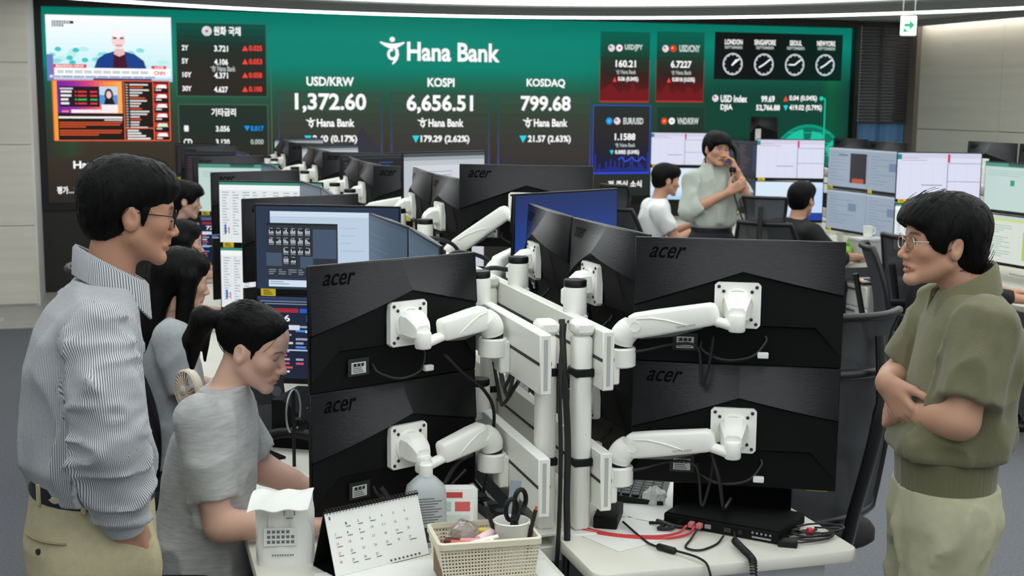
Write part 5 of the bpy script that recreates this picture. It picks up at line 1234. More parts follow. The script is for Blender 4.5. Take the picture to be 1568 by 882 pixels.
pw = seated('woman with black ponytail and heather grey knit top looking down at her desk', (.188, 3.46, 0), R(-106), (0, .124, 1.230), rotm(-10, 20, 3), [(z + (.03 if z > .9 else 0), a, b, c, d) for z, a, b, c, d in fem_st],
       [('R', (.130, .004, 1.06), (.158, .060, .790), (.115, .26, .785), (-.1, 1, -.02), (0, 0, -1), C14), ('L', (-.130, .020, 1.06), (-.180, .105, .845), (-.140, .275, .788), (.1, 1, -.08), (0, 0, -1), C14)],
       GREYK, pony_hair, .0078, .0037, True, .74, 0., np.array(lin((216, 174, 154))), 500, .05, rsh=.060, hairzone=((-.12, -.22, -.16), (.12, .12, .15)), back=True)
def long_hair(f):
    f.ell((0, -.018, .036), (.088, .110, .090), .02); f.ell((0, .030, .066), (.070, .066, .046), .03)
    for s in (-1, 1): f.cone((s * .070, .004, .01), (s * .078, .020, -.225), .036, .032, .03)
    f.cone((0, -.075, .0), (0, -.095, -.28), .066, .068, .04, ((0, 1, 0), 1.25)); f.ell((0, .122, -.040), (.070, .074, .112), .012, sub=True); f.cone((0, -.02, -.10), (0, .03, -.32), .045, .07, .01, sub=True)
Z0 = ((-.18, -.2, -.38), (.18, .17, .17))
T2 = np.array(lin((212, 168, 146)))
seated('woman with long dark hair in a grey t-shirt behind the ponytailed woman', (.110, 4.80, 0), R(-82), (0, .075, 1.225), rotm(4, 12), fem_st, desk_arms(), GREYT, long_hair, .010, .0055, True, .78, 0., T2, 350, .06, hairzone=Z0, rsh=.068)
seated('dark-haired woman in a blue blouse beyond the long-haired woman, face in profile', (.185, 6.62, 0), R(-90), (0, .075, 1.165), rotm(0, 6), [(z - .07, a, b, c, d) for z, a, b, c, d in fem_st], desk_arms(-.07), M('blue_blouse', (90, 110, 176), .85), long_hair, .014, .0065, True, .9, 1., T2, 160, .06, hairzone=Z0)
seated('farthest woman at the left desks, black bob hair and blue top', (.275, 8.36, 0), R(-90), (0, .075, 1.245), rotm(0, 8), fem_st, desk_arms(), MATS['blue_blouse'], lambda f: (man_hair(f, 1., 1.), f.cone((0, -.06, 0), (0, -.07, -.10), .06, .055, .03)), .014, .0065, True, .9, 1., T2, 160, .04)
mal_st = [(.56, 0, -.01, .170, .13), (.70, 0, -.01, .165, .125), (.85, 0, .005, .170, .120), (.98, 0, .025, .178, .114), (1.05, 0, .038, .165, .096), (1.085, 0, .046, .118, .078), (1.11, 0, .054, .076, .066)]
T3 = np.array(lin((194, 146, 120))); C40 = [(40, 50, 30)] * 4
seated('man in white polo seated in profile beside the man on the telephone', (3.99, 9.60, 0), R(-100), (0, .115, 1.265), rotm(6, 8), mal_st,
       [('R', (.165, .02, 1.035), (.215, .16, .80), (.15, .36, .90), (-.2, .8, .5), (-1, .2, 0), C40), ('L', (-.165, .02, 1.035), (-.20, .16, .80), (-.12, .36, .90), (.2, .8, .5), (1, .2, 0), C40)],
       WHITESH, man_hair, .014, .0065, False, .68, 1., T3, 160, .03, shirt_name='polo_shirt', rsh=.068)
seated('man in black seen from behind at the second row, head before a light blue screen', (4.52, 8.30, 0), R(-72), (0, .10, 1.195), rotm(14, 4), [(z - .05, a, b, c, d) for z, a, b, c, d in mal_st],
       [('R', (.165, .02, .985), (.25, .22, .79), (.22, .45, .785), (-.1, 1, 0), (0, 0, -1), C14), ('L', (-.165, .02, .985), (-.23, .16, .79), (-.14, .38, .785), (.1, 1, 0), (0, 0, -1), C14)],
       DARKSH, man_hair, .014, .0065, False, 1.3, 1., T3, 160, .03, shirt_name='jumper', rsh=.066)
seated('person in black sleeve behind the olive polo man, hand resting on a desk', (4.50, 6.56, 0), R(-116), (0, .12, 1.235), rotm(0, 8), mal_st,
       [('R', (.165, .03, 1.035), (.26, .22, .82), (.21, .47, .788), (-.1, 1, -.05), (0, 0, -1), C14), ('L', (-.165, .02, 1.035), (-.22, .22, .80), (-.13, .44, .788), (.1, 1, 0), (0, 0, -1), C14)],
       DARKSH, man_hair, .014, .0065, False, 1.75, 1., T3, 120, .03, shirt_name='jumper', rsh=.062)
# ================================================================ man on the telephone, standing
t = thing('person', 'man in pale grey shirt standing with a telephone handset held to his ear', 'person', (4.13, 8.78, 0), R(174))
hp, hr = (-.0, .055, 1.540), rotm(12, 4, -4)
ER, WR, EL, WL = (.195, .06, 1.085), (-.055, .195, 1.235), (-.225, .125, 1.165), (-.120, .165, 1.385)
pst = [(.95, 0, 0, .140, .108), (.985, 0, 0, .160, .128), (1.08, 0, 0, .166, .128), (1.2, 0, .0, .168, .122), (1.30, 0, 0, .170, .112), (1.355, 0, .0, .148, .095), (1.39, 0, .005, .105, .078), (1.415, 0, .01, .072, .066)]
body(t, hp, hr, (0, .0, 1.385), pst, [('R', (.150, 0, 1.32), ER, WR, (-.75, .15, .5), (-.3, -1, .2), [(30, 40, 30)] * 4), ('L', (-.150, .01, 1.32), EL, WL, (.35, -.25, .85), (.8, -.1, -.2), [(35, 50, 30)] * 4)], .0058, T3, smile=.6)
np_obj('hair', hair(np.array(hp), hr, lambda f: man_hair(f, .6), .006, 200, 6, .03), HAIRM, t)
f = Field((-.36, -.22, .92), (.36, .26, 1.45), .010); f.loftz(pst)
f.cone((.150, 0, 1.315), ER, .066, .060, .03); f.cone(ER, np.array(ER) + (np.array(WR) - np.array(ER)) * .3, .060, .054, .02, flat=1); f.cone((-.150, .01, 1.315), np.array((-.150, .01, 1.315)) + (np.array(EL) - np.array((-.150, .01, 1.315))) * .85, .068, .066, .03, flat=1)
f.displace(lambda x, y, z: folds(.022, 11, (1, 1, .5), 3.)(x, y, z) * np.clip((z - .96) / .05, 0, 1)); np_obj('shirt', [f.mesh()], PALESH, t)
collar(t, (0, .020, 1.410), .074, .076, .6, .030, .040, PALESH, 26, .026)
f = Field((-.28, -.2, .08), (.28, .24, 1.0), .014); f.loftz([(.76, 0, 0, .140, .11), (.86, 0, 0, .160, .125), (.975, 0, 0, .140, .108)])
for s in (-1, 1): f.cone((s * .084, 0, .84), (s * .095, .02, .48), .102, .078, .03); f.cone((s * .095, .02, .48), (s * .10, -.01, .09), .076, .06, .02, flat=1)
np_obj('trousers', [f.mesh()], NAVY, t); loop_band(t, 'belt', LEATHER, oval(0, 0, .940, .150, .116), .03, .003); shoes(t, (((-.10, -.01, .1), 0), ((.10, -.01, .1), 0)), SHOE, .012)
hs = thing('telephone_handset', 'black telephone handset held at the standing man\'s ear', 'telephone', (4.13, 8.78, 0), R(174))
mb = MB(); mb.tube(bez([(-.105, .045, 1.580), (-.138, .085, 1.53), (-.136, .130, 1.46), (-.100, .168, 1.400)], 6), [.028, .025] + [.022] * 14 + [.024, .026, .028], 12); mb.build('handle', BLACK, hs)
MB().lathe([(.028, -.014), (.031, 0), (.026, .020)], 16, (-.092, .168, 1.392)).build('mouthpiece', BLACK, hs); MB().lathe([(.024, -.012), (.028, 0), (.024, .016)], 16, (-.098, .046, 1.572)).build('earpiece', BLACK, hs)
mb = MB(); mb.tube(bez([(-.075, .165, 1.38), (-.10, .20, 1.2), (-.17, .24, 1.0), (-.30, .25, .80), (-.62, .26, .76)], 10), .006, 7); mb.build('cord', CABLE, hs)

# ================================================================ second row of desks, to the right
def plain_desk(x0, x1, y0, y1, label):
    t = thing('desk', label, 'desk', ((x0 + x1) / 2, (y0 + y1) / 2, 0), 0, 'white desks of the second row'); hx, hy = (x1 - x0) / 2, (y1 - y0) / 2; p = rounded_rect(-hx, -hy, hx, hy, .02); b = MB()
    b.loft([[(u, v, .710) for u, v in p], [(u, v, .738) for u, v in p], [(u * .997, v * .998, .740) for u, v in p]]); b.build('desktop', DESK, t)
    for sx in (-1, 1):
        for sy in (-1, 1): MB().box(sx * (hx - .06) - .022, sy * (hy - .06) - .022, 0, sx * (hx - .06) + .022, sy * (hy - .06) + .022, .71, .004).build('leg', WHITEM, t)
    MB().box(hx - .12, -hy + .09, .3, hx - .10, hy - .09, .70).build('modesty_panel', GREYP, t); return t
plain_desk(4.86, 5.64, 10.25, 12.10, 'farthest white desk of the second row, near the display wall'); plain_desk(4.86, 5.64, 8.22, 10.20, 'middle white desk of the second row, with green bottle and grey box'); plain_desk(4.86, 5.64, 5.30, 7.52, 'nearest white desk of the second row, behind the olive polo man')
S2 = ((11.62, 'farthest', 'table', 'lightblue', 'dark', 1.425), (9.42, 'middle', 'table', 'lightblue', 'greydoc', 1.425), (7.42, 'nearest', 'table', 'sheet', 'tealpage', 1.400))
for y, o, up, lo, pr, zc in S2:
    rail(5.62, -1, y - 1.55, y + .35, 'white slotted monitor rail along the %s second-row desk' % o, (.1, 1.7))
    for lev, dz, pc in (('upper', 0, up), ('lower', -.335, lo)):
        zb = 1.195 if lev == 'upper' else .875
        monitor(5.10, y, zc + dz, R(156), '%s monitor of the far wing at the %s second-row desk' % (lev, o), pc); arm(5.56, y - .02, zb, 5.10, y, zc + dz, R(156), 'white arm behind the %s far-wing monitor at the %s second-row desk' % (lev, o), 5.60, False)
        for k in (0, 1):
            yy = y - .34 - .552 * k; pp_ = (('greydoc', 'greypage'), ('greypage', 'greypage')) if pr == 'greydoc' else ((pr, 'greentable'), ('greentable', 'greentable')) if pr == 'tealpage' else (('dark', 'dark'), ('dark', 'dark'))
            pc2 = pp_[k][0 if lev == 'upper' else 1]; w_ = ('farther', 'nearer')[k]
            monitor(5.42, yy, zc - .055 + dz, R(94 if k == 0 else 90), '%s %s centre monitor at the %s second-row desk' % (lev, w_, o), pc2)
            arm(5.60, yy - .1, zb + .085, 5.42, yy, zc - .055 + dz, R(94 if k == 0 else 90), 'short white arm holding the %s %s centre monitor at the %s second-row desk' % (lev, w_, o), 5.60, False, True)
# the far side of the second row: monitor backs rising behind
for k, (y, z, lab) in enumerate(((9.78, 1.42, 'grey monitor back with emblem rising behind the middle second-row screens'), (9.22, 1.41, 'right-hand monitor back rising behind the middle second-row screens'), (7.90, 1.45, 'black monitor back behind the nearest second-row screens, left one'), (7.33, 1.45, 'black monitor back behind the nearest second-row screens, right one'), (11.35, 1.58, 'dark monitor back rising behind the telephone man'))):
    monitor(5.86, y, z, R(-90), lab, 'page', front=False)
    st_ = thing('monitor_stand', 'post stand under the %s' % lab, 'stand', (5.80, y, .74)); MB().cyl((0, 0, .0), (0, 0, z - .75), .022, 12).build('post', WHITEM, st_); MB().box(-.09, -.12, 0, .09, .12, .012, .004).build('foot', WHITEM, st_)
    MB().box(-.012, -.05, z - .80, .0, .05, z - .69, .003).build('mounting_plate', WHITEM, st_)
for y0, y1, o in ((10.4, 12.1, 'farthest'), (8.3, 10.3, 'middle'), (6.6, 8.25, 'nearest')): plain_desk(5.66, 6.40, y0, y1, '%s white desk on the far side of the second row, hidden by screens' % o)
rl = thing('tape_roll', 'white roll of tape standing on top of the black monitor back at right', 'tape roll', (5.845, 7.34, 1.616))
MB().lathe([(.030, 0), (.052, 0), (.052, .05), (.030, .05), (.030, 0)], 24, cap=False).build('tape', PAPER, rl); MB().lathe([(.026, 0), (.030, 0), (.030, .05), (.026, .05), (.026, 0)], 24, cap=False).build('core', M('card_core', (170, 150, 120), .8), rl)
# things on the middle second-row desk
bt = thing('spray_bottle', 'small bright green bottle standing on the middle second-row desk', 'bottle', (5.02, 8.36, .74))
MB().lathe([(.030, 0), (.036, .006), (.037, .07), (.030, .095), (.012, .108), (.012, .118)], 20).build('bottle_body', M('green_liquid_plastic', (150, 205, 50), .25, trans=.3), bt); MB().lathe([(.013, .118), (.014, .122), (.010, .140), (.006, .160)], 14).build('pump_cap', M('green_cap', (120, 180, 40), .4), bt)
bx_ = thing('storage_box', 'light grey storage box on the edge of the middle second-row desk', 'box', (5.17, 8.33, .74))
b = MB(); b.box(-.115, -.085, 0, .115, .085, .165, .006); b.build('box_body', M('grey_card', (182, 184, 182), .7), bx_); MB().box(-.12, -.09, .150, .12, .09, .172, .004).build('lid', M('grey_card_lid', (192, 194, 190), .7), bx_)
mg = thing('mug', 'white mug standing on the grey storage box', 'mug', (5.16, 8.33, .912)); MB().lathe([(.026, 0), (.032, .004), (.034, .085), (.031, .085), (.029, .008), (.0, .008)], 22, cap=False).build('cup', WHITE, mg); MB().tube(bez([(.033, 0, .07), (.058, 0, .062), (.056, 0, .03), (.032, 0, .02)], 5), .005, 8).build('handle', WHITE, mg)
fl_ = thing('memo_holder', 'white upright memo holder beside the green bottle', 'memo holder', (5.05, 8.62, .74)); MB().box(-.03, -.004, 0, .03, .004, .16, .002).build('board', WHITE, fl_); MB().box(-.04, -.03, 0, .04, .03, .008, .002).build('foot', WHITE, fl_)
ph = thing('telephone', 'black desk telephone in front of the man in black', 'telephone', (5.08, 8.78, .74))
MB().prism([(-.10, 0), (.10, 0), (.10, .07), (-.10, .02)], 'y', -.09, .09).build('base', BLACK, ph); MB().box(-.05, .03, .05, .05, .08, .075, .006).build('screen_hood', BLACKM, ph)
# drawer pedestal under the desk
pd = thing('drawer_pedestal', 'white drawer pedestal with grey side under the middle second-row desk', 'drawer unit', (4.98, 8.02, 0))
MB().box(.02, 0, .04, .56, .42, .60, .003).build('body', M('pedestal_grey', (160, 156, 148), .5), pd)
for k, (z0, z1) in enumerate(((.44, .592), (.29, .434), (.05, .284))):
    dr = MB().box(0, .004, z0, .02, .416, z1, .003).build('drawer_front', WHITEM, pd); MB().box(-.012, .14, z1 - .035, .0, .28, z1 - .022, .003).build('handle', M('grey_handle', (110, 112, 114), .35, .6), dr)
lk = MB(); lk.cyl((-.006, .07, .53), (.0, .07, .53), .009, 12); lk.build('lock', BLACK, pd)
for sx in (.06, .5):
    for sy in (.05, .37): MB().cyl((sx, sy, 0), (sx, sy, .04), .02, 12).build('foot', BLACK, pd)
tag(MB().box(-.13, -.10, 0, .13, .10, .022, .003).build('paper_folder', M('orange_folder', (214, 112, 80), .7), loc=(5.22, 8.20, .60), rz=.3), 'orange red folder lying on the drawer pedestal', 'folder')
tag(MB().box(-.12, -.09, 0, .12, .09, .014, .002).build('document_stack', M('cream_paper', (228, 206, 176), .8), loc=(5.10, 8.13, .622), rz=-.2), 'cream documents lying on the orange folder', 'documents')
tag(MB().box(-.09, -.06, 0, .09, .06, .010, .002).build('notebook', M('blue_cover', (52, 64, 150), .5), loc=(5.10, 8.06, .6365), rz=.2), 'blue notebook on top of the documents on the pedestal', 'notebook')
pd2 = thing('drawer_pedestal', 'white drawer pedestal under the nearest second-row desk at the right edge', 'drawer unit', (5.0, 5.75, 0)); MB().box(.02, 0, .04, .56, .42, .62, .003).build('body', WHITEM, pd2)
for z0, z1 in ((.44, .612), (.24, .434), (.05, .234)): dr = MB().box(0, .004, z0, .02, .416, z1, .003).build('drawer_front', WHITEM, pd2); MB().box(-.012, .14, z1 - .035, .0, .28, z1 - .022, .003).build('handle', MATS['grey_handle'], dr)
kb_ = thing('keyboard', 'black keyboard beside the hand on the nearest second-row desk', 'keyboard', (5.12, 6.35, .74), R(8)); MB().box(-.06, -.20, 0, .06, .20, .018, .004).build('keyboard_base', BLACK, kb_)
for i in range(5):
    for j in range(14): MB().box(-.052 + i * .021, -.192 + j * .0275, .018, -.034 + i * .021, -.168 + j * .0275, .022).build('key', BLACKM, kb_, 0, False)
# ================================================================ office chairs
CMESH = M('chair_mesh_fabric', (58, 60, 64), .7, alpha=.80, bump=(500, .3)); CFR = M('chair_frame_black', (20, 20, 21), .4); CSEAT = M('chair_seat_fabric', (28, 28, 30), .85, bump=(300, .3))
def chair_meshes():
    d = {}
    p = rounded_rect(-.245, -.23, .245, .25, .09, 5); b = MB()
    b.loft([[(u * .93, v * .93, .425) for u, v in p], [(u, v, .44) for u, v in p], [(u, v, .475) for u, v in p], [(u * .95, v * .95, .495) for u, v in p], [(u * .6, v * .6, .498) for u, v in p]]); d['seat'] = b.mesh('seat', CSEAT, 60)
    def bk(u, v):  # backrest surface
        z = .55 + .50 * v; w_ = .19 + .055 * math.sin(PI * min(1, v * .9 + .12)); x = (u * 2 - 1) * w_; return (x, -.235 - .10 * v + .05 * (2 * u - 1) ** 2 + .03 * math.sin(PI * v), z)
    b = MB(); b.sheet(bk, 12, 12); b.v += [(x, y - .006, z) for x, y, z in b.v[:]]; n = 169; b.f += [tuple(n + i for i in f[::-1]) for f in b.f[:]]; b.c = [None] * len(b.f); d['back_mesh'] = b.mesh('back_mesh', CMESH, 60, False)
    rim = [bk(u, 0) for u in np.linspace(0, 1, 9)] + [bk(1, v) for v in np.linspace(0, 1, 12)[1:]] + [bk(u, 1) for u in np.linspace(1, 0, 9)[1:]] + [bk(0, v) for v in np.linspace(1, 0, 12)[1:]]
    b = MB(); b.tube(rim, .017, 8, False); d['back_frame'] = b.mesh('back_frame', CFR, 60)
    def hd(u, v): z = 1.045 + .185 * v; x = (u * 2 - 1) * (.130 + .028 * v); return (x, -.335 + .05 * (2 * u - 1) ** 2 - .02 * v + .02 * math.sin(PI * v), z)
    b = MB(); b.sheet(hd, 10, 6); b.v += [(x, y - .006, z) for x, y, z in b.v[:]]; n = 77; b.f += [tuple(n + i for i in f[::-1]) for f in b.f[:]]; b.c = [None] * len(b.f); d['headrest_mesh'] = b.mesh('headrest_mesh', CMESH, 60, False)
    rim = [hd(u, 0) for u in np.linspace(0, 1, 8)] + [hd(1, v) for v in np.linspace(0, 1, 6)[1:]] + [hd(u, 1) for u in np.linspace(1, 0, 8)[1:]] + [hd(0, v) for v in np.linspace(1, 0, 6)[1:]]
    b = MB(); b.tube(rim, .013, 8, False); d['headrest_frame'] = b.mesh('headrest_frame', CFR, 60)
    b = MB(); b.tube(bez([(0, -.05, .41), (0, -.24, .43), (0, -.30, .60), (0, -.375, .90), (0, -.375, 1.05), (0, -.365, 1.17)], 6), [.03] * 8 + [.026] * 12 + [.018] * 11, 10, flat=.7); d['spine'] = b.mesh('spine', CFR, 60)
    b = MB(); b.tube(bez([(0, -.05, .41), (0, -.24, .43), (0, -.30, .60), (0, -.36, .88)], 6), [.03] * 8 + [.026] * 11, 10, flat=.7); d['spine_short'] = b.mesh('spine', CFR, 60)
    for s, nm in ((-1, 'l'), (1, 'r')):
        b = MB(); b.tube(bez([(s * .22, -.02, .43), (s * .29, -.03, .45), (s * .305, -.03, .56), (s * .295, -.02, .655)], 6), .022, 10, flat=.6); d['armpost' + nm] = b.mesh('armrest_post', CFR, 60)
        p = rounded_rect(s * .295 - .045, -.13, s * .295 + .045, .15, .035, 4); b = MB(); b.loft([[(u, v, .655) for u, v in p], [(u, v, .682) for u, v in p], [(s * .295 + (u - s * .295) * .85, v * .96, .690) for u, v in p]]); d['armpad' + nm] = b.mesh('armrest_pad', BLACKM, 60)
    b = MB(); b.cyl((0, 0, .10), (0, 0, .43), .028, 14); d['column'] = b.mesh('gas_column', CHROME); b = MB(); b.box(-.12, -.14, .40, .12, .12, .428, .01); d['mechanism'] = b.mesh('mechanism', CFR)
    b = MB(); b.tube([(0, 0, .115), (.16, 0, .10), (.30, 0, .075)], [.03, .024, .018], 10, flat=.8); d['leg'] = b.mesh('base_leg', CFR)
    b = MB(); b.lathe([(.010, -.02), (.030, -.02), (.030, -.006), (.012, -.006), (.012, .006), (.030, .006), (.030, .02), (.010, .02)], 14, mat=Matrix.Translation((.30, 0, .030)) @ Matrix.Rotation(R(90), 4, 'X')); b.cyl((.30, 0, .04), (.30, 0, .075), .008, 8); d['caster'] = b.mesh('caster', BLACK); return d
CHM = chair_meshes()
def chair(x, y, rz, label, head=True, z=0.):
    t = thing('office_chair', label, 'chair', (x, y, z), R(rz), 'black mesh office chairs')
    for k, n in (('seat', 'seat'), ('back_mesh', 'backrest'), ('back_frame', 'backrest_frame'), ('spine' if head else 'spine_short', 'spine'), ('column', 'gas_column'), ('mechanism', 'tilt_mechanism')): link(n, CHM[k], t)
    if head: h_ = link('headrest', CHM['headrest_frame'], t); link('headrest_mesh', CHM['headrest_mesh'], h_)
    for s in 'lr': a = link('armrest', CHM['armpost' + s], t); link('armrest_pad', CHM['armpad' + s], a)
    for k in range(5): l = link('base_leg', CHM['leg'], t, rz=2 * PI * k / 5 + .3); link('caster', CHM['caster'], l)
    return t
chair(2.085, 3.80, 18, 'empty black mesh chair with headrest beside the right-hand monitors')
chair(.115, 3.50, -106, 'black chair under the woman with the ponytail', False); chair(.13, 4.90, -62, 'black chair under the long-haired woman', False)
chair(.05, 6.64, -90, 'black chair under the woman in the blue blouse', False); chair(.12, 8.38, -90, 'black chair under the farthest woman at the left desks', False)
chair(3.93, 9.63, -70, 'black mesh chair with headrest under the man in white polo'); chair(4.44, 8.33, -48, 'black mesh chair with headrest under the man in black'); chair(4.44, 6.60, -116, 'black mesh chair under the person with the black sleeve', False)
chair(4.95, 7.17, -82, 'empty black mesh chair beside the drawer pedestal', False)

# ================================================================ things on the near left desk
Zd = .74
# paper bag with a folded top
bg = thing('paper_bag', 'white paper bag with a folded flap top and small print on the left desk', 'bag', (.350, 3.13, Zd), R(-10))
def bagf(u, v):
    a = 2 * PI * u; p = 3.5; c, s = math.cos(a), math.sin(a); q = (abs(c) ** p + abs(s) ** p) ** (-1 / p); w_ = .070 - .004 * v; d_ = .042 * (1 - .72 * v)
    n = .004 * math.sin(9 * a + 5 * v) * math.sin(PI * v) + .003 * math.sin(23 * a - 7 * v) * v; return (w_ * q * c + n, d_ * q * s + n * .6, .175 * v)
b = MB(); b.sheet(bagf, 48, 12); b.add([bagf(i / 48, 0) for i in range(48)], [tuple(range(48))]); b.build('bag_body', PAPER, bg, 30)
b = MB(); b.sheet(lambda u, v: (-.072 + .144 * u - .012 * v, -.012 - .085 * v + .004 * math.sin(u * 9), .176 + .022 * math.sin(PI * (.15 + .5 * v)) - .035 * v + .003 * math.sin(u * 14 + v * 5)), 14, 6); b.sheet(lambda u, v: (-.072 + .144 * u - .012 * v, -.012 - .085 * v + .004 * math.sin(u * 9), .174 + .022 * math.sin(PI * (.15 + .5 * v)) - .035 * v + .003 * math.sin(u * 14 + v * 5)), 14, 6); b.build('folded_flap', PAPER, bg, 40, False)
b = MB(); b.col((214, 216, 214)); bp = lambda x, z: (x, -.0455 * (1 - .72 * z / .175) - .0025, z)
def bag_rect(x0, z0, x1, z1, c, o=0.): b.col(c); b.add([(p[0], p[1] - o, p[2]) for p in (bp(x0, z0), bp(x1, z0), bp(x1, z1), bp(x0, z1))], [(0, 1, 2, 3)])
bag_rect(-.05, .052, .03, .095, (222, 224, 222))
for r_, (z, n_) in enumerate(((.082, 5), (.070, 6), (.058, 6))):
    for k in range(n_): bag_rect(-.042 + k * .0115, z, -.034 + k * .0115, z + .0075, (110, 112, 112), .0006)
for k in range(9): bag_rect(-.03 + k * .006, .028, -.026 + k * .006, .032, (120, 118, 112))
for q in ((-.002, .140, .026, .143), (-.002, .124, .001, .143), (.023, .124, .026, .143), (.004, .116, .020, .119)): bag_rect(*q, (130, 130, 126))
b.build('bag_print', PRINT, bg, 0, False)
# tent calendar
cl = thing('desk_calendar', 'white desk calendar standing open under the left monitors', 'calendar', (.560, 3.075, Zd), R(22))
sheet_m = Matrix.Rotation(R(20), 4, 'X')
MB().box(-.135, -.0012, 0, .135, .0012, .155, 0, mat=Matrix.Translation((0, -.045, 0)) @ Matrix.Rotation(R(-20), 4, 'X')).build('front_sheet', PAPER, cl)
MB().box(-.137, -.0015, 0, .137, .0015, .158, 0, mat=Matrix.Translation((0, .060, 0)) @ Matrix.Rotation(R(20), 4, 'X')).build('back_board', BLACK, cl)
MB().box(-.137, -.046, 0, .137, .06, .002).build('base_board', BLACK, cl)
sp = MB(); 
for k in range(30): sp.tube([(-.13 + k * .009, .006 + .007 * math.cos(a), .148 + .007 * math.sin(a)) for a in np.linspace(0, 2 * PI, 9)], .0009, 5, False)
tag(sp.build('wire_binding', M('binding_wire', (60, 60, 60), .4, .7), cl), kind='stuff')
b = MB(); CM_ = Matrix.Translation((0, -.045, 0)) @ Matrix.Rotation(R(-20), 4, 'X')
def cal_rect(x0, z0, x1, z1, c): b.col(c); b.add([tuple(CM_ @ Vector((x, -.0016, z))) for x, z in ((x0, z0), (x1, z0), (x1, z1), (x0, z1))], [(0, 1, 2, 3)])
def cal_text(t_, x, z, w_, h_, c): vs, fs, _ = text_geo(t_, .0); b.col(c); b.add([tuple(CM_ @ Vector((x + w_ * u, -.0018, z + h_ * v))) for u, v in vs], fs)
rn = random.Random(4); dn = 1
for r_ in range(5):
    for c_ in range(7):
        if r_ == 0 and c_ < 1 or dn > 31: continue
        x = -.118 + c_ * .034; z = .118 - r_ * .022; cal_text(str(dn), x, z, .004 if dn < 10 else .007, .006, (190, 60, 50) if c_ == 0 else (60, 60, 66)); dn += 1
        if rn.random() < .6: cal_rect(x + .001, z - .006, x + .013 + .01 * rn.random(), z - .0035, (120, 120, 124))
cal_text('1', -.126, .136, .004, .008, (60, 60, 66)); [cal_rect(.02 + k * .012, .006, .026 + k * .012, .011, (90, 90, 96)) for k in range(8)]
tag(b.build('calendar_print', PRINT, cl, 0, False), kind='stuff')
# detergent jug
jg = thing('detergent_bottle', 'translucent white refill bottle with a dark label behind the basket', 'bottle', (.712, 3.165, Zd))
JM = M('milky_plastic', (205, 212, 214), .3, trans=.35)
b = MB(); b.loft([[(u * k, v * k, z) for u, v in rounded_rect(-.052, -.036, .052, .036, .028, 5)] for z, k in ((0, .93), (.006, 1), (.13, 1), (.155, .92), (.172, .6), (.182, .36))]); b.build('bottle_body', JM, jg, 60); MB().lathe([(.016, .180), (.018, .184), (.018, .21), (.014, .214)], 18).build('bottle_cap', WHITE, jg)
b = MB(); b.col((52, 56, 60)); lr = [(u * 1.012, v * 1.012) for u, v in rounded_rect(-.052, -.036, .052, .036, .028, 5)]; b.loft([[(u, v, .015) for u, v in lr], [(u, v, .055) for u, v in lr]], False); b.col((150, 156, 160))
b.build('label_band', PRINT, jg, 60); b = MB(); b.col((96, 100, 104))
for k in range(10): b.add([(-.036, -.0372, .066 + k * .007), (-.036 + .05 + .02 * ((k * 7) % 3) / 2, -.0372, .066 + k * .007), (-.036 + .05 + .02 * ((k * 7) % 3) / 2, -.0372, .0685 + k * .007), (-.036, -.0372, .0685 + k * .007)], [(0, 1, 2, 3)])
b.col((220, 222, 222)); b.add([(.0, -.0374, .02), (.03, -.0374, .02), (.03, -.0374, .045), (.0, -.0374, .045)], [(0, 1, 2, 3)]); b.build('label_print', PRINT, jg, 0, False)
pk_ = thing('wet_tissue_pack', 'flat white pack with red and green print leaning behind the bottle', 'tissue pack', (.80, 3.25, Zd), R(-15)); b = MB(); b.box(-.07, -.02, 0, .07, .02, .12, .012, Matrix.Rotation(R(-18), 4, 'X')); b.build('pack_body', PAPER, pk_)
b = MB(); Q_ = Matrix.Rotation(R(-18), 4, 'X')
for x0, z0, x1, z1, c in ((-.03, .085, .03, .10, (190, 60, 60)), (-.05, .05, .0, .075, (170, 200, 190)), (.01, .05, .05, .075, (214, 90, 90)), (-.05, .02, .05, .04, (206, 214, 206))): b.col(c); b.add([tuple(Q_ @ Vector((x, -.0206, z))) for x, z in ((x0, z0), (x1, z0), (x1, z1), (x0, z1))], [(0, 1, 2, 3)])
b.build('pack_print', PRINT, pk_, 0, False)
# perforated basket
bk_ = thing('storage_basket', 'cream perforated plastic basket full of small things at the front of the left desk', 'basket', (.795, 2.905, Zd), R(-3))
CR = M('cream_plastic', (226, 218, 194), .45); b = MB(); HX, HY, HZ, SL = .108, .070, .108, 1.12
def wall(a0, a1, nx, nz):
    def P(u, v, o=0.):
        k = 1 + (SL - 1) * v; x, y = a0[0] + (a1[0] - a0[0]) * u, a0[1] + (a1[1] - a0[1]) * u; n = Vector((a1[1] - a0[1], -(a1[0] - a0[0]), 0)).normalized(); return (x * k + n.x * o, y * k + n.y * o, .006 + (HZ - .006) * v)
    for i in range(nx):
        for j in range(nz):
            u0, u1, v0, v1 = i / nx, (i + 1) / nx, j / nz, (j + 1) / nz; solid = j == nz - 1
            if solid: b.add([P(u0, v0), P(u1, v0), P(u1, v1), P(u0, v1)], [(0, 1, 2, 3)]); continue
            g = .27; a, c_, d_, e_ = u0 + (u1 - u0) * g, u1 - (u1 - u0) * g, v0 + (v1 - v0) * g, v1 - (v1 - v0) * g
            b.add([P(u0, v0), P(u1, v0), P(u1, v1), P(u0, v1), P(a, d_, -.0012), P(c_, d_, -.0012), P(c_, e_, -.0012), P(a, e_, -.0012)], [(0, 1, 5, 4), (1, 2, 6, 5), (2, 3, 7, 6), (3, 0, 4, 7)])
wall((-HX, -HY), (HX, -HY), 30, 12); wall((HX, -HY), (HX, HY), 18, 12); wall((HX, HY), (-HX, HY), 30, 12); wall((-HX, HY), (-HX, -HY), 18, 12)
b.add([(-HX, -HY, .006), (HX, -HY, .006), (HX, HY, .006), (-HX, HY, .006)], [(0, 1, 2, 3)]); b.build('basket_wall', CR, bk_, 30, False)
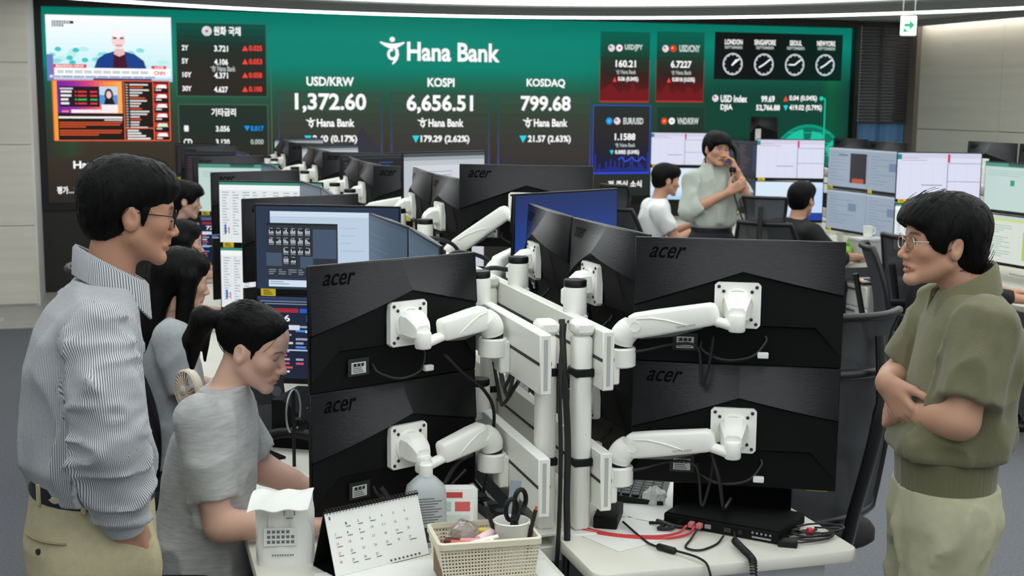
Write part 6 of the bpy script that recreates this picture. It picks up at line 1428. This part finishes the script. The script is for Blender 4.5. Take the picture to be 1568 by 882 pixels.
b = MB(); rr_ = rounded_rect(-HX * SL - .004, -HY * SL - .004, HX * SL + .004, HY * SL + .004, .014, 4); ri = rounded_rect(-HX * SL + .004, -HY * SL + .004, HX * SL - .004, HY * SL - .004, .010, 4)
b.loft([[(u, v, HZ - .010) for u, v in rr_], [(u, v, HZ + .004) for u, v in rr_], [(u, v, HZ + .006) for u, v in ri], [(u, v, HZ - .008) for u, v in ri]], False); b.build('rim', CR, bk_, 50)
cup = thing('plastic_cup', 'white plastic cup inside the cream basket', 'cup', (.865, 2.905, Zd + .012)); MB().lathe([(.030, 0), (.033, .002), (.043, .118), (.045, .12), (.043, .122), (.040, .118), (.031, .006), (0, .006)], 24, cap=False).build('cup_wall', WHITE, cup)
sc_ = thing('scissors', 'black handled scissors standing in the white cup', 'scissors', (.875, 2.905, Zd + .02), R(20)); b = MB()
for s in (-1, 1): b.tube([(s * .016 + .017 * math.cos(a), .004 * s, .150 + s * .008 + .026 * math.sin(a)) for a in np.linspace(0, 2 * PI, 17)], .006, 8, False); b.tube([(s * .010, .003 * s, .125), (-s * .004, .003 * s, .09)], .006, 8)
b.build('handle', BLACK, sc_); b = MB(); [b.prism([(s * .001, .0), (s * .012, .09), (-s * .002, .095)], 'y', .002 * s, .004 * s) for s in (-1, 1)]; b.build('blade', CHROME, sc_)
for nm, lab, x, y, a, c, L in (('pen', 'black ballpoint pen leaning in the white cup', .850, 2.915, -18, (30, 30, 34), .15), ('cutter_knife', 'black cutter knife standing in the white cup', .862, 2.925, 6, (24, 24, 26), .15), ('marker_pen', 'dark marker with an orange end in the white cup', .885, 2.885, 14, (40, 30, 28), .14), ('ruler', 'grey ruler standing upright behind the basket', .878, 3.005, 8, (150, 160, 170), .20)):
    o = thing(nm, lab, nm.replace('_', ' '), (x, y, Zd + (.02 if nm != 'ruler' else .001))); b = MB(); dx = math.sin(R(a)) * L
    if nm == 'ruler': b.box(-.014, -.001, 0, .014, .001, L, 0, Matrix.Rotation(R(a), 4, 'Y')); b.build('blade', M('ruler_plastic', c, .3), o)
    else: b.tube([(0, 0, 0), (dx * .5, 0, L * .5), (dx, 0, L)], [.0045, .0055, .005], 10); b.build('barrel', M(nm + '_plastic', c, .4), o); MB().cyl((dx, 0, L), (dx * 1.06, 0, L * 1.06), .0035, 8).build('end_cap', M(nm + '_end', (210, 90, 50) if nm == 'marker_pen' else (90, 90, 94), .4), o)
rn = random.Random(8)
for k, (nm, lab, c, x, y, z, r_, L) in enumerate((('lip_balm', 'pink lip balm tube lying in the basket', (226, 150, 166), .765, 2.88, .095, .009, .065), ('hand_cream', 'pale pink cream tube lying in the basket', (236, 206, 206), .800, 2.90, .100, .012, .07), ('battery', 'orange tipped battery lying in the basket', (210, 110, 80), .735, 2.885, .092, .007, .05), ('eraser_stick', 'white eraser stick lying in the basket', (236, 234, 226), .775, 2.86, .100, .008, .07), ('candy_roll', 'dark red sweet roll lying in the basket', (96, 36, 34), .725, 2.905, .088, .012, .05), ('highlighter', 'yellow highlighter lying in the basket beside the cup', (226, 196, 60), .822, 2.935, .098, .009, .06))):
    o = thing(nm, lab, nm.replace('_', ' '), (x, y, Zd + z), rn.uniform(-.8, .8)); MB().tube([(-L / 2, 0, 0), (-L / 4, 0, 0), (L / 4, 0, .002), (L / 2, 0, .004)], [r_ * .9, r_, r_, r_ * .85], 12).build('barrel', M(nm + '_plastic', c, .4), o); MB().cyl((L / 2, 0, .004), (L / 2 + .014, 0, .005), r_ * .7, 10).build('end_cap', WHITE, o)
gl = thing('clear_wrapper', 'crumpled clear wrapper bag in the basket', 'wrapper', (.755, 2.925, Zd + .085)); b = MB(); b.lathe([(.026, 0), (.034, .012), (.030, .03), (.018, .042), (.004, .045)], 9); b.v = [(x * (1 + .2 * rn.random()), y * (1 + .2 * rn.random()), z * (1 + .2 * rn.random())) for x, y, z in b.v]; b.build('film', M('clear_film', (214, 200, 196), .12, trans=.8), gl, 0)
fl2 = thing('snack_box', 'brown snack box lying at the bottom of the basket', 'box', (.755, 2.895, Zd + .0065)); MB().box(-.075, -.05, 0, .04, .05, .078, .006).build('carton', M('brown_carton', (120, 96, 76), .7), fl2)
# papers, phone and other things on the left desk
for k, (x, y, a, w_, h_, lab) in enumerate(((.43, 3.70, .25, .21, .297, 'loose white document sheet under the woman\'s left hand'), (.39, 3.62, -.12, .21, .297, 'printed sheet on top of the pile before the ponytailed woman'), (.56, 2.93, .1, .297, .21, 'white sheet of paper at the front edge of the left desk'), (.945, 2.90, .0, .05, .13, 'small white card beside the basket'))):
    tag(MB().box(-w_ / 2, -h_ / 2, 0, w_ / 2, h_ / 2, .0012).build('paper_sheet', PAPER, loc=(x, y, Zd + .0006 + .0016 * (k == 1)), rz=a), lab, 'paper')
pb = thing('carton_box', 'black flat box lettered PC leaning on the left desk behind the telephone', 'box', (.455, 4.42, Zd), R(18)); Q_ = Matrix.Rotation(R(-16), 4, 'X')
MB().box(-.062, -.012, 0, .062, .012, .20, .002, Q_).build('box_body', M('dark_carton', (30, 30, 33), .6), pb); MB().box(-.062, -.0135, 0, .062, -.012, .095, 0, Q_).build('lower_panel', M('charcoal_panel', (58, 58, 60), .6), pb)
vs, fs, _ = text_geo('PC', .02); b = MB(); b.add([tuple(Q_ @ Vector((-.05 + .022 * u, -.0127, .175 + .012 * v))) for u, v in vs], fs); b.build('lettering', PAPER, pb, 0, False)
MB().lathe([(.016, 0), (.018, .001), (.018, .002), (.0, .002)], 20, mat=Q_ @ Matrix.Translation((.03, -.0118, .135)) @ Matrix.Rotation(R(90), 4, 'X'), cap=False).build('round_emblem', M('grey_emblem', (84, 86, 90), .4), pb)
tp = thing('telephone', 'black desk telephone on the left desk beside the hanging headset', 'telephone', (.575, 4.26, Zd), R(60))
b = MB(); b.prism([(-.10, 0), (.10, 0), (.10, .035), (-.06, .16), (-.10, .16)], 'x', -.11, .11); b.v = [(x, -y, z) for x, y, z in b.v]; b.build('telephone_body', BLACKM, tp)
MB().box(-.09, -.035, 0, .09, -.03, .001).mesh('q'); b = MB(); b.tube(bez([(-.135, -.10, .035), (-.14, -.03, .06), (-.14, .05, .06), (-.135, .12, .035)], 5), [.026] + [.018] * 14 + [.026], 12); b.build('handset', BLACK, tp)
b = MB(); b.col((70, 74, 80))
for i in range(4):
    for j in range(3): x, y = -.03 + j * .03, -.075 + i * .026; z = .035 + .125 * (y + .10) / .16; b.box(x - .010, y - .008, z, x + .010, y + .008, z + .005)
b.build('keypad', PRINT, tp)
hd_ = thing('headset', 'thin wire headset loop hanging beside the left lower monitor', 'headset', (.475, 3.97, Zd + .175), R(60)); b = MB(); b.tube([(.055 * math.cos(a), 0, .068 * math.sin(a)) for a in np.linspace(R(-60), R(240), 24)], .0032, 7); b.build('headband', M('silver_band', (150, 152, 154), .35, .5), hd_); b = MB(); b.lathe([(.014, 0), (.024, .008), (.024, .022), (.018, .026)], 16, mat=Matrix.Translation((.03, 0, -.058)) @ Matrix.Rotation(R(70), 4, 'Y')); b.build('ear_cushion', BLACKM, hd_)
hk = MB(); hk.cyl((0, 0, -.24 + .065), (0, 0, .066), .006, 8); hk.build('stand_rod', BLACK, hd_)
mph = thing('mobile_phone', 'dark mobile phone lying on the left desk by the telephone', 'phone', (.40, 4.12, Zd), .4); MB().box(-.036, -.075, 0, .036, .075, .008, .003).build('phone_body', BLACK, mph); MB().box(-.033, -.071, .008, .033, .071, .0085).build('phone_screen', M('phone_glass', (30, 32, 36), .08), mph)
fn = thing('portable_fan', 'small beige round mesh fan clipped to the left desk between the two women', 'fan', (.285, 4.24, Zd)); b = MB(); b.tube(bez([(.01, 0, .0), (-.02, -.02, .08), (-.10, -.09, .14), (-.11, -.10, .17)], 6), .006, 8); b.build('neck', WHITE, fn); MB().box(-.02, -.02, -.045, .03, .02, .012, .004).build('clip', WHITE, fn)
FM = Matrix.Translation((-.115, -.105, .225)) @ Matrix.Rotation(R(-60), 4, 'Z') @ Matrix.Rotation(R(90), 4, 'X'); beige = M('beige_plastic', (205, 190, 172), .4)
b = MB(); b.lathe([(.060, -.016), (.066, -.010), (.066, .010), (.060, .016), (.056, .010), (.056, -.010), (.060, -.016)], 28, mat=FM, cap=False); b.build('ring', beige, fn)
b = MB(); [b.tube([tuple(FM @ Vector((.014 * math.cos(a), .014 * math.sin(a), .020))), tuple(FM @ Vector((.040 * math.cos(a + .25), .040 * math.sin(a + .25), .022))), tuple(FM @ Vector((.060 * math.cos(a + .5), .060 * math.sin(a + .5), .014)))], .0014, 5) for a in np.linspace(0, 2 * PI, 25)[:-1]]; tag(b.build('grille', beige, fn), kind='stuff'); b = MB(); b.lathe([(.016, .010), (.016, .022), (.010, .026)], 14, mat=FM); b.build('hub', beige, fn)
for k in range(3): a = 2 * PI * k / 3; b = MB(); b.prism([(.012, -.004), (.05, -.016), (.054, .012), (.014, .008)], 'z', -.002, .002, FM @ Matrix.Rotation(a, 4, 'Z')); b.build('blade', M('grey_fan_blade', (120, 116, 110), .5), fn)
ps = thing('power_strip', 'long black power strip lying along the left monitor rail', 'power strip', (.925, 3.42, Zd), R(7)); MB().box(-.022, -.2, 0, .022, .2, .035, .005).build('strip_body', BLACK, ps)
for k in range(5): MB().lathe([(.014, 0), (.016, .001), (.016, .004), (.010, .004)], 14, (0, -.15 + k * .072, .0345)).build('socket', M('socket_grey', (60, 62, 66), .5), ps)
# ================================================================ things on the near right desk
dk = thing('docking_box', 'flat black connection box with ports and pink plugs on the near right desk', 'docking station', (1.48, 3.035, Zd), R(-47))
MB().box(-.165, -.0, 0, .165, .20, .034, .006).build('box_body', M('dock_black', (8, 8, 9), .7, spec=.08), dk); MB().box(-.16, -.003, .004, .16, .0, .030, .001).build('port_panel', BLACKM, dk)
for k, (x, w_, c) in enumerate(((-.115, .012, (40, 40, 42)), (-.035, .018, (170, 170, 172)), (.02, .02, (60, 60, 62)), (.055, .01, (50, 50, 54)))): MB().box(x - w_ / 2, -.0045, .010, x + w_ / 2, -.0028, .022, .001).build('port', M('port_%d' % k, c, .4, .5), dk)
for k in range(5): MB().lathe([(.003, 0), (.003, .002)], 8, mat=Matrix.Translation((.09 + k * .012, -.0028, .022)) @ Matrix.Rotation(R(90), 4, 'X')).build('audio_jack', M('jack_grey', (150, 150, 150), .4), dk)
b = MB(); b.col((150, 154, 156)); b.add([(.088, -.0034, .008), (.14, -.0034, .008), (.14, -.0034, .013), (.088, -.0034, .013)], [(0, 1, 2, 3)]); b.build('port_label', PRINT, dk, 0, False)
for k in range(2): MB().box(-.085 + k * .022, -.022, .010, -.070 + k * .022, -.002, .024, .002).build('pink_plug', M('pink_plug', (206, 120, 120), .45), dk)
def cable(label, pts, r=.0032, mat=CABLE, name='cable', n=8):
    b = MB(); b.tube(bez(pts, n), r, 7); o = b.build(name, mat); return tag(o, label, 'cable')
REDC = M('red_cable', (206, 46, 56), .45)
cable('upper red network cable running to the docking box', [(1.115, 3.19, .748), (1.20, 3.10, .744), (1.30, 3.055, .744), (1.37, 3.06, .746), (1.405, 3.085, .754)], .0034, REDC, 'network_cable'); cable('lower red network cable running to the docking box', [(1.115, 3.165, .745), (1.21, 3.08, .744), (1.31, 3.035, .744), (1.385, 3.04, .746), (1.42, 3.068, .754)], .0034, REDC, 'network_cable')
ad = thing('power_adapter', 'black power adapter brick beside the right-hand post', 'power adapter', (1.232, 3.215, Zd), R(-28)); MB().box(-.032, -.075, 0, .032, .075, .036, .004).build('brick', BLACKM, ad); MB().cyl((0, .075, .018), (0, .10, .016), .006, 8).build('strain_relief', BLACK, ad)
kb = thing('keyboard', 'grey and black keyboard behind the lower right-hand monitors', 'keyboard', (1.46, 3.52, Zd), R(62)); b = MB(); b.prism([(-.075, 0), (.075, 0), (.075, .026), (-.075, .012)], 'x', -.21, .21); b.build('keyboard_base', BLACK, kb)
for i in range(5):
    for j in range(15): y = -.060 + i * .027; MB().box(-.200 + j * .0265, y, .014 + .09 * (y + .075) * .9, -.178 + j * .0265, y + .022, .021 + .09 * (y + .075) * .9, .002).build('key', M('dark_key', (46, 47, 50), .5), kb, 30)
ts = thing('crumpled_tissue', 'crumpled white tissue beside the keyboard on the right desk', 'tissue', (1.415, 3.33, Zd)); b = MB(); rn = random.Random(2); pr = [(.006, 0), (.022, .002), (.030, .015), (.026, .032), (.014, .044), (.003, .048)]; b.lathe(pr, 14); b.v = [(x * (.75 + .6 * rn.random()), y * (.75 + .6 * rn.random()), z * (.85 + .3 * rn.random())) for x, y, z in b.v]; b.build('tissue_ball', PAPER, ts, 0)
for k, (x, y, a, w_, h_, lab) in enumerate(((1.235, 3.105, .35, .21, .20, 'white paper lying between the post and the docking box'), (1.345, 3.285, .75, .15, .20, 'handwritten note sheet beside the tissue'))): tag(MB().box(-w_ / 2, -h_ / 2, 0, w_ / 2, h_ / 2, .0012).build('paper_sheet', PAPER, loc=(x, y, Zd + .0005), rz=a), lab, 'paper')
cable('black power cable with inline box hanging over the right desk edge', [(1.255, 3.165, .752), (1.262, 3.05, .745), (1.268, 2.985, .746), (1.30, 2.925, .750), (1.335, 2.85, .752), (1.345, 2.815, .735), (1.35, 2.805, .66), (1.35, 2.80, .40)])
il = thing('inline_plug', 'small black inline plug on the cable at the right desk edge', 'plug', (1.287, 2.945, Zd + .001), R(-58)); MB().box(-.030, -.009, 0, .030, .009, .016, .005).build('plug_body', BLACK, il)
cable('black cable loop lying before the docking box', [(1.42, 3.05, .755), (1.385, 3.01, .745), (1.345, 2.955, .744), (1.37, 2.925, .744), (1.43, 2.955, .744), (1.47, 2.995, .750)], .003)
path = bez([(1.476, 2.945, .754), (1.468, 2.88, .754), (1.462, 2.822, .752), (1.461, 2.806, .735), (1.461, 2.803, .66), (1.461, 2.803, .45)], 40); cc = []
for k, p in enumerate(path):
    d_ = (path[min(k + 1, len(path) - 1)] - path[max(k - 1, 0)]).normalized(); e_ = Vector((1, 0, 0)); g_ = d_.cross(e_); cc.append(p + e_ * (.0085 * math.cos(k * 1.05)) + g_ * (.0085 * math.sin(k * 1.05)))
b = MB(); b.tube([(1.50, 2.995, .758), (1.49, 2.97, .747)] + cc, .0024, 6); tag(b.build('coiled_cable', CABLE), 'coiled black telephone cord hanging down from the right desk edge', 'cable')
cable('dark bundled cable knot lying on the right desk behind the docking box plugs', [(1.33, 3.16, .745), (1.36, 3.12, .752), (1.33, 3.10, .748), (1.37, 3.09, .75), (1.34, 3.13, .76), (1.38, 3.11, .748), (1.42, 3.09, .746)], .005)
for k in range(4):
    rn = random.Random(30 + k); c0 = Vector((1.675 + .02 * k, 2.935 + .012 * k, .746 + .002 * k)); pts = [c0 + Vector((.065 * math.cos(a) * (1 + .2 * rn.random()), .035 * math.sin(a) * (1 + .2 * rn.random()), .004 * rn.random())) for a in np.linspace(k, k + 5.6, 9)]
    cable(('first', 'second', 'third', 'topmost')[k] + ' black cable loop tied at the right desk corner', [(1.60 - .01 * k, 2.94 + .01 * k, .748)] + pts, .0028)
tag(MB().box(-.008, -.010, 0, .008, .010, .022, .003).build('cable_tie', REDC, loc=(1.70, 2.955, .742)), 'red hook tie around the loops at the right desk corner', 'cable tie')
sb = thing('adapter_box', 'small black adapter box beside the docking box at the right desk edge', 'adapter', (1.608, 2.905, Zd), R(-30)); MB().box(-.025, -.016, 0, .025, .016, .018, .003).build('adapter_body', BLACK, sb)
tl = thing('telephone', 'wide black desk telephone console under the lower right-hand monitors', 'telephone', (1.625, 3.235, Zd), R(-30)); MR = M('matte_black_rubber', (6, 6, 7), .8, spec=.05)
b = MB(); b.prism([(-.09, 0), (.10, 0), (.10, .03), (-.05, .115), (-.09, .115)], 'x', -.17, .15); b.build('telephone_body', MR, tl); b = MB(); b.tube(bez([(-.13, -.06, .105), (-.135, 0, .10), (-.13, .07, .055)], 5), [.020, .015, .015, .015, .015, .015, .015, .015, .015, .015, .020], 10); b.build('handset', MR, tl)
# ================================================================ cables along the posts and arms
cable('thick black cable bundle strapped down the right-hand post', [(1.085, 3.20, 1.305), (1.080, 3.165, 1.20), (1.082, 3.13, 1.0), (1.075, 3.11, .85), (1.07, 3.09, .70), (1.04, 3.05, .45)], .009); cable('thin black cable beside the bundle on the right-hand post', [(1.10, 3.22, 1.29), (1.065, 3.15, 1.16), (1.06, 3.12, .95), (1.05, 3.10, .75), (1.02, 3.06, .5)], .006)
cable('black cable running under the upper right-hand arm to the monitor', [(1.10, 3.20, 1.30), (1.18, 3.17, 1.245), (1.26, 3.13, 1.225), (1.36, 3.10, 1.245), (1.42, 3.08, 1.235), (1.425, 3.06, 1.14), (1.44, 3.05, 1.20), (1.45, 3.05, 1.27)], .004); cable('black cable running under the lower right-hand arm to the monitor', [(1.10, 3.20, .99), (1.18, 3.17, .93), (1.26, 3.13, .905), (1.36, 3.10, .93), (1.42, 3.07, .92), (1.43, 3.05, .82), (1.45, 3.05, .87), (1.46, 3.05, .94)], .004)
cable('long black cable hanging from the lower right-hand monitor to the telephone', [(1.44, 3.03, .98), (1.455, 3.00, .90), (1.47, 3.01, .84), (1.50, 3.06, .80), (1.56, 3.14, .80)], .005)
cable('heavy black cable looping under the lower left-hand monitor', [(.62, 3.29, .86), (.66, 3.27, .81), (.72, 3.28, .80), (.78, 3.30, .835), (.83, 3.32, .90), (.88, 3.34, .92)], .007); cable('thin black cable drooping from the lower left-hand monitor', [(.735, 3.285, .83), (.745, 3.265, .79), (.765, 3.275, .785), (.79, 3.31, .82), (.86, 3.33, .88)], .0045)
cable('black cable crossing from the upper left-hand arm to the rail', [(.80, 3.33, 1.20), (.86, 3.36, 1.14), (.93, 3.40, 1.08), (.97, 3.44, 1.0), (.96, 3.46, .86), (.94, 3.44, .78)], .005)
for k, (dx, dy, dz) in enumerate(((0, 0, 0), (.015, .03, .02), (.03, .05, -.04))): cable(('first', 'second', 'third')[k] + ' black cable sagging between the two monitor rails', [(1.03 + dx, 3.45 + dy, 1.12 + dz), (1.06, 3.60 + dy, 1.02 + dz), (1.09, 3.75 + dy, 1.0 + dz), (1.12, 3.95 + dy, 1.1 + dz)], .006)
for k, yy in enumerate((3.95, 4.4, 4.9)): cable(('near', 'middle', 'far')[k] + ' black cable bundle draped over the right monitor rail', [(1.02, yy, 1.22), (1.08, yy + .03, 1.33), (1.16, yy + .05, 1.335), (1.24, yy + .08, 1.30), (1.28, yy + .1, 1.22)], .008)
for k, (yy, zz) in enumerate(((3.35, .80), (3.55, .85), (3.8, .80))): cable(('nearest', 'second', 'third')[k] + ' black cable lying behind the left monitors on the desk', [(.88, yy, zz), (.93, yy + .05, zz - .045), (.96, yy + .14, zz - .05), (.95, yy + .25, zz - .03)], .005)
